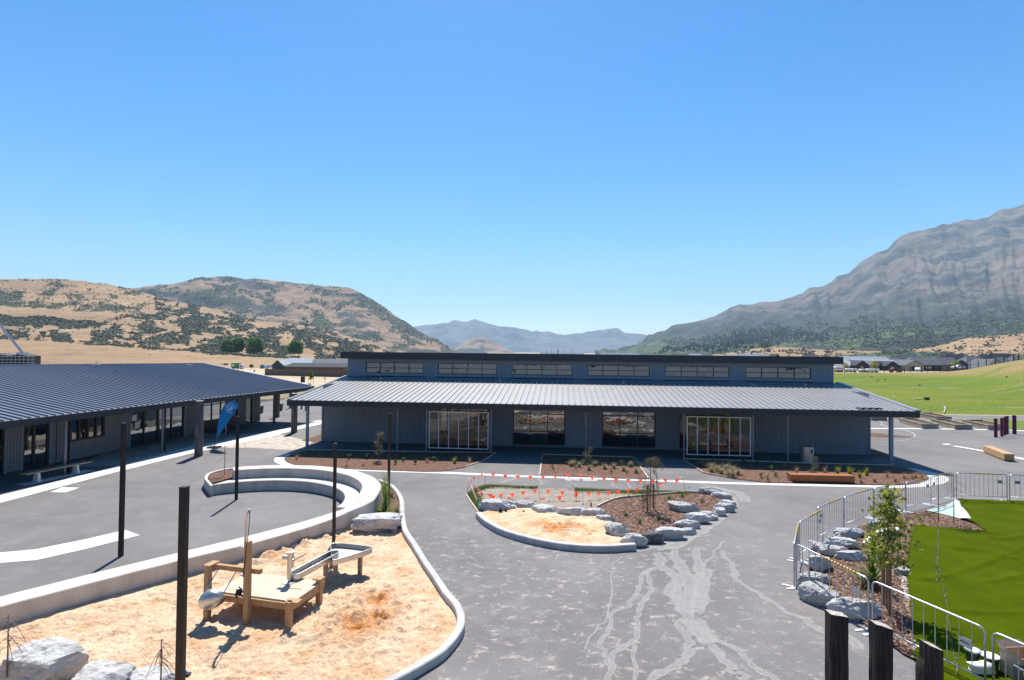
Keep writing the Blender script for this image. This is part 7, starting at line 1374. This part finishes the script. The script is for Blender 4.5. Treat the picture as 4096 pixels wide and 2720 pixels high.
    car(*t1(1733, 1174), 'suv', 'car_silver', 'silver car alone on the tan slope above the left roof', 0, 4.6)
    for i, ((x, y, yt), lab) in enumerate((((1788, 1180, 1072), 'street lamp beside the silver car above the left roof'), ((2258, 1178, 1090), 'thin street lamp above the right part of the left roof'))):
        p = hp(*t1(x, y)); s = p.y / 2276 / 3; h = (y - yt) * s; t = thing('street_lamp', lab, 'street lamp', p, 0, 'far street lamps'); m = MB(); m.tube([(0, 0, 0), (0, 0, h * .93), (h * .06, 0, h)], .07, 6); m.build('pole', 'grey_plastic', t); m = MB(); m.box(h * .05, h * .3, -.1, .1, h * .985, h * 1.01); m.build('lamp_head', 'grey_plastic', t)
    # pillar, hydrant-like marker
    p = hp(*T2(1273, 1415)); s = p.y / 2276 / 3; m = MB(); m.box(-18 * s, 18 * s, -.4, .4, 0, 78 * s); tag(m.build('stone_pillar', 'black', None, p), 'black square pillar on the dry verge beyond the left roof', 'pillar')
    p = hp(*T2(1537, 1412)); s = p.y / 2276 / 3; t = thing('sign_post', 'small white sign on a short post on the dry verge', 'sign', p); m = MB(); m.box(-12 * s, 12 * s, -.05, .05, 40 * s, 66 * s); m.build('sign_panel', 'white_paint', t); m = MB(); m.tube([(0, 0, 0), (0, 0, 60 * s)], 4 * s, 6); m.build('post', 'white_paint', t)
    p = hp(*T2(692, 1284)); s = p.y / 2276 / 3; m = MB(); m.lathe([(9 * s, 0), (9 * s, 22 * s), (.001, 30 * s)], 8); tag(m.build('red_hydrant', 'red', None, p), 'small red marker by the far kerb', 'marker')
    struct(strip([T2(560, 1268), T2(700, 1285), T2(820, 1283)], 1.2, zg(*on(*T2(700, 1285))[:2]) + .02, z_at=zg(*on(*T2(700, 1285))[:2])), 'far_kerb', 'concrete'); zz = zg(*on(*T2(1400, 1428))[:2]); struct(strip([T2(1250, 1412), T2(1420, 1432), T2(1640, 1418), T2(1800, 1415)], .8, zz + .03, z_at=zz), 'far_kerb', 'concrete')
    # iron fence beyond the far yard
    a, b = at(1010, 1612), at(1240, 1585); d = b - a; t = thing('iron_fence', 'black iron railing beyond the far yard between the two roofs', 'fence', a, math.atan2(d.y, d.x)); L = d.length; m = MB(); k = 0
    while k * .15 < L: m.box(k * .15 - .014, k * .15 + .014, -.014, .014, 0, 1.45); k += 1
    m.build('pickets', 'black', t); m = MB(); m.box(0, L, -.02, .02, .12, .17); m.box(0, L, -.02, .02, 1.3, 1.35); m.build('rails', 'black', t)
    for x in (0, L * .38, L * .72, L): m = MB(); m.box(x - .07, x + .07, -.07, .07, 0, 1.6); m.build('post', 'black', t)
    for i, ((px, py), lab) in enumerate((((1041, 1653), 'green bin beside the end wall of the left building'), ((1120, 1643), 'green bin behind the dark pile under the far roof end'))):
        p = at(px, py); t = thing('green_bin', lab, 'bin', p, 0, 'green bins'); m = MB(); m.add([(x * .22 * k, y * .22 * k, z) for z, k in ((0, .8), (.62, 1)) for x, y in ((-1, -1), (1, -1), (1, 1), (-1, 1))], [(0, 1, 5, 4), (1, 2, 6, 5), (2, 3, 7, 6), (3, 0, 4, 7)]); m.build('body', 'green_bin', t); m = MB(); m.box(-.24, .24, -.24, .24, .62, .68); m.build('lid', 'green_bin', t)
    # crane boom and scaffolded building
    a = depth(90, 1412, 300); b = depth(-30, 1262, 288); t = thing('crane', 'pale blue lattice crane boom rising over the scaffolded building', 'crane', a); m = MB(); e = b - a; m.bar((0, 0, 0), e, 1.0, .9); m.build('boom', 'crane', t); q = MB(); q.box(-2, 2, -1.5, 1.5, zg(a.x, a.y) - a.z, .3); q.build('cab', 'crane', t)
    g = zg(-290 * .87, 290); a = depth(-40, 1450, 285); b = depth(110, 1450, 285); t = thing('scaffolded_building', 'dark building wrapped in scaffolding at the left edge', 'building', ((a.x + b.x) / 2, a.y, g)); w2 = (b.x - a.x) / 2; top = depth(60, 1416, 285).z - g; m = MB(); m.add([(-w2, 0, 0), (w2, 0, 0), (w2, 0, top * .85), (w2 * .5, 0, top * 1.0), (0, 0, top * .85), (-w2, 0, top * 1.05), (-w2, 8, 0), (w2, 8, 0), (w2, 8, top * .85), (w2 * .5, 8, top), (0, 8, top * .85), (-w2, 8, top * 1.05)], [(0, 1, 2, 3, 4, 5), (1, 7, 8, 2), (2, 8, 9, 3), (3, 9, 10, 4), (4, 10, 11, 5), (5, 11, 6, 0)]); m.build('wall', 'h_dark', t)
    m = MB(); k = -w2 - 1
    while k < w2 + 5: m.tube([(k, -1.2, 0), (k, -1.2, top * 1.15)], .06, 4); k += 2.1
    for z in (.3, .55, .8, 1.05): m.tube([(-w2 - 1, -1.2, top * z), (w2 + 4.5, -1.2, top * z)], .06, 4); m.box(-w2 - 1, w2 + 4.5, -1.3, -.5, top * z - .08, top * z)
    m.build('scaffolding', 'galv', t)
town()
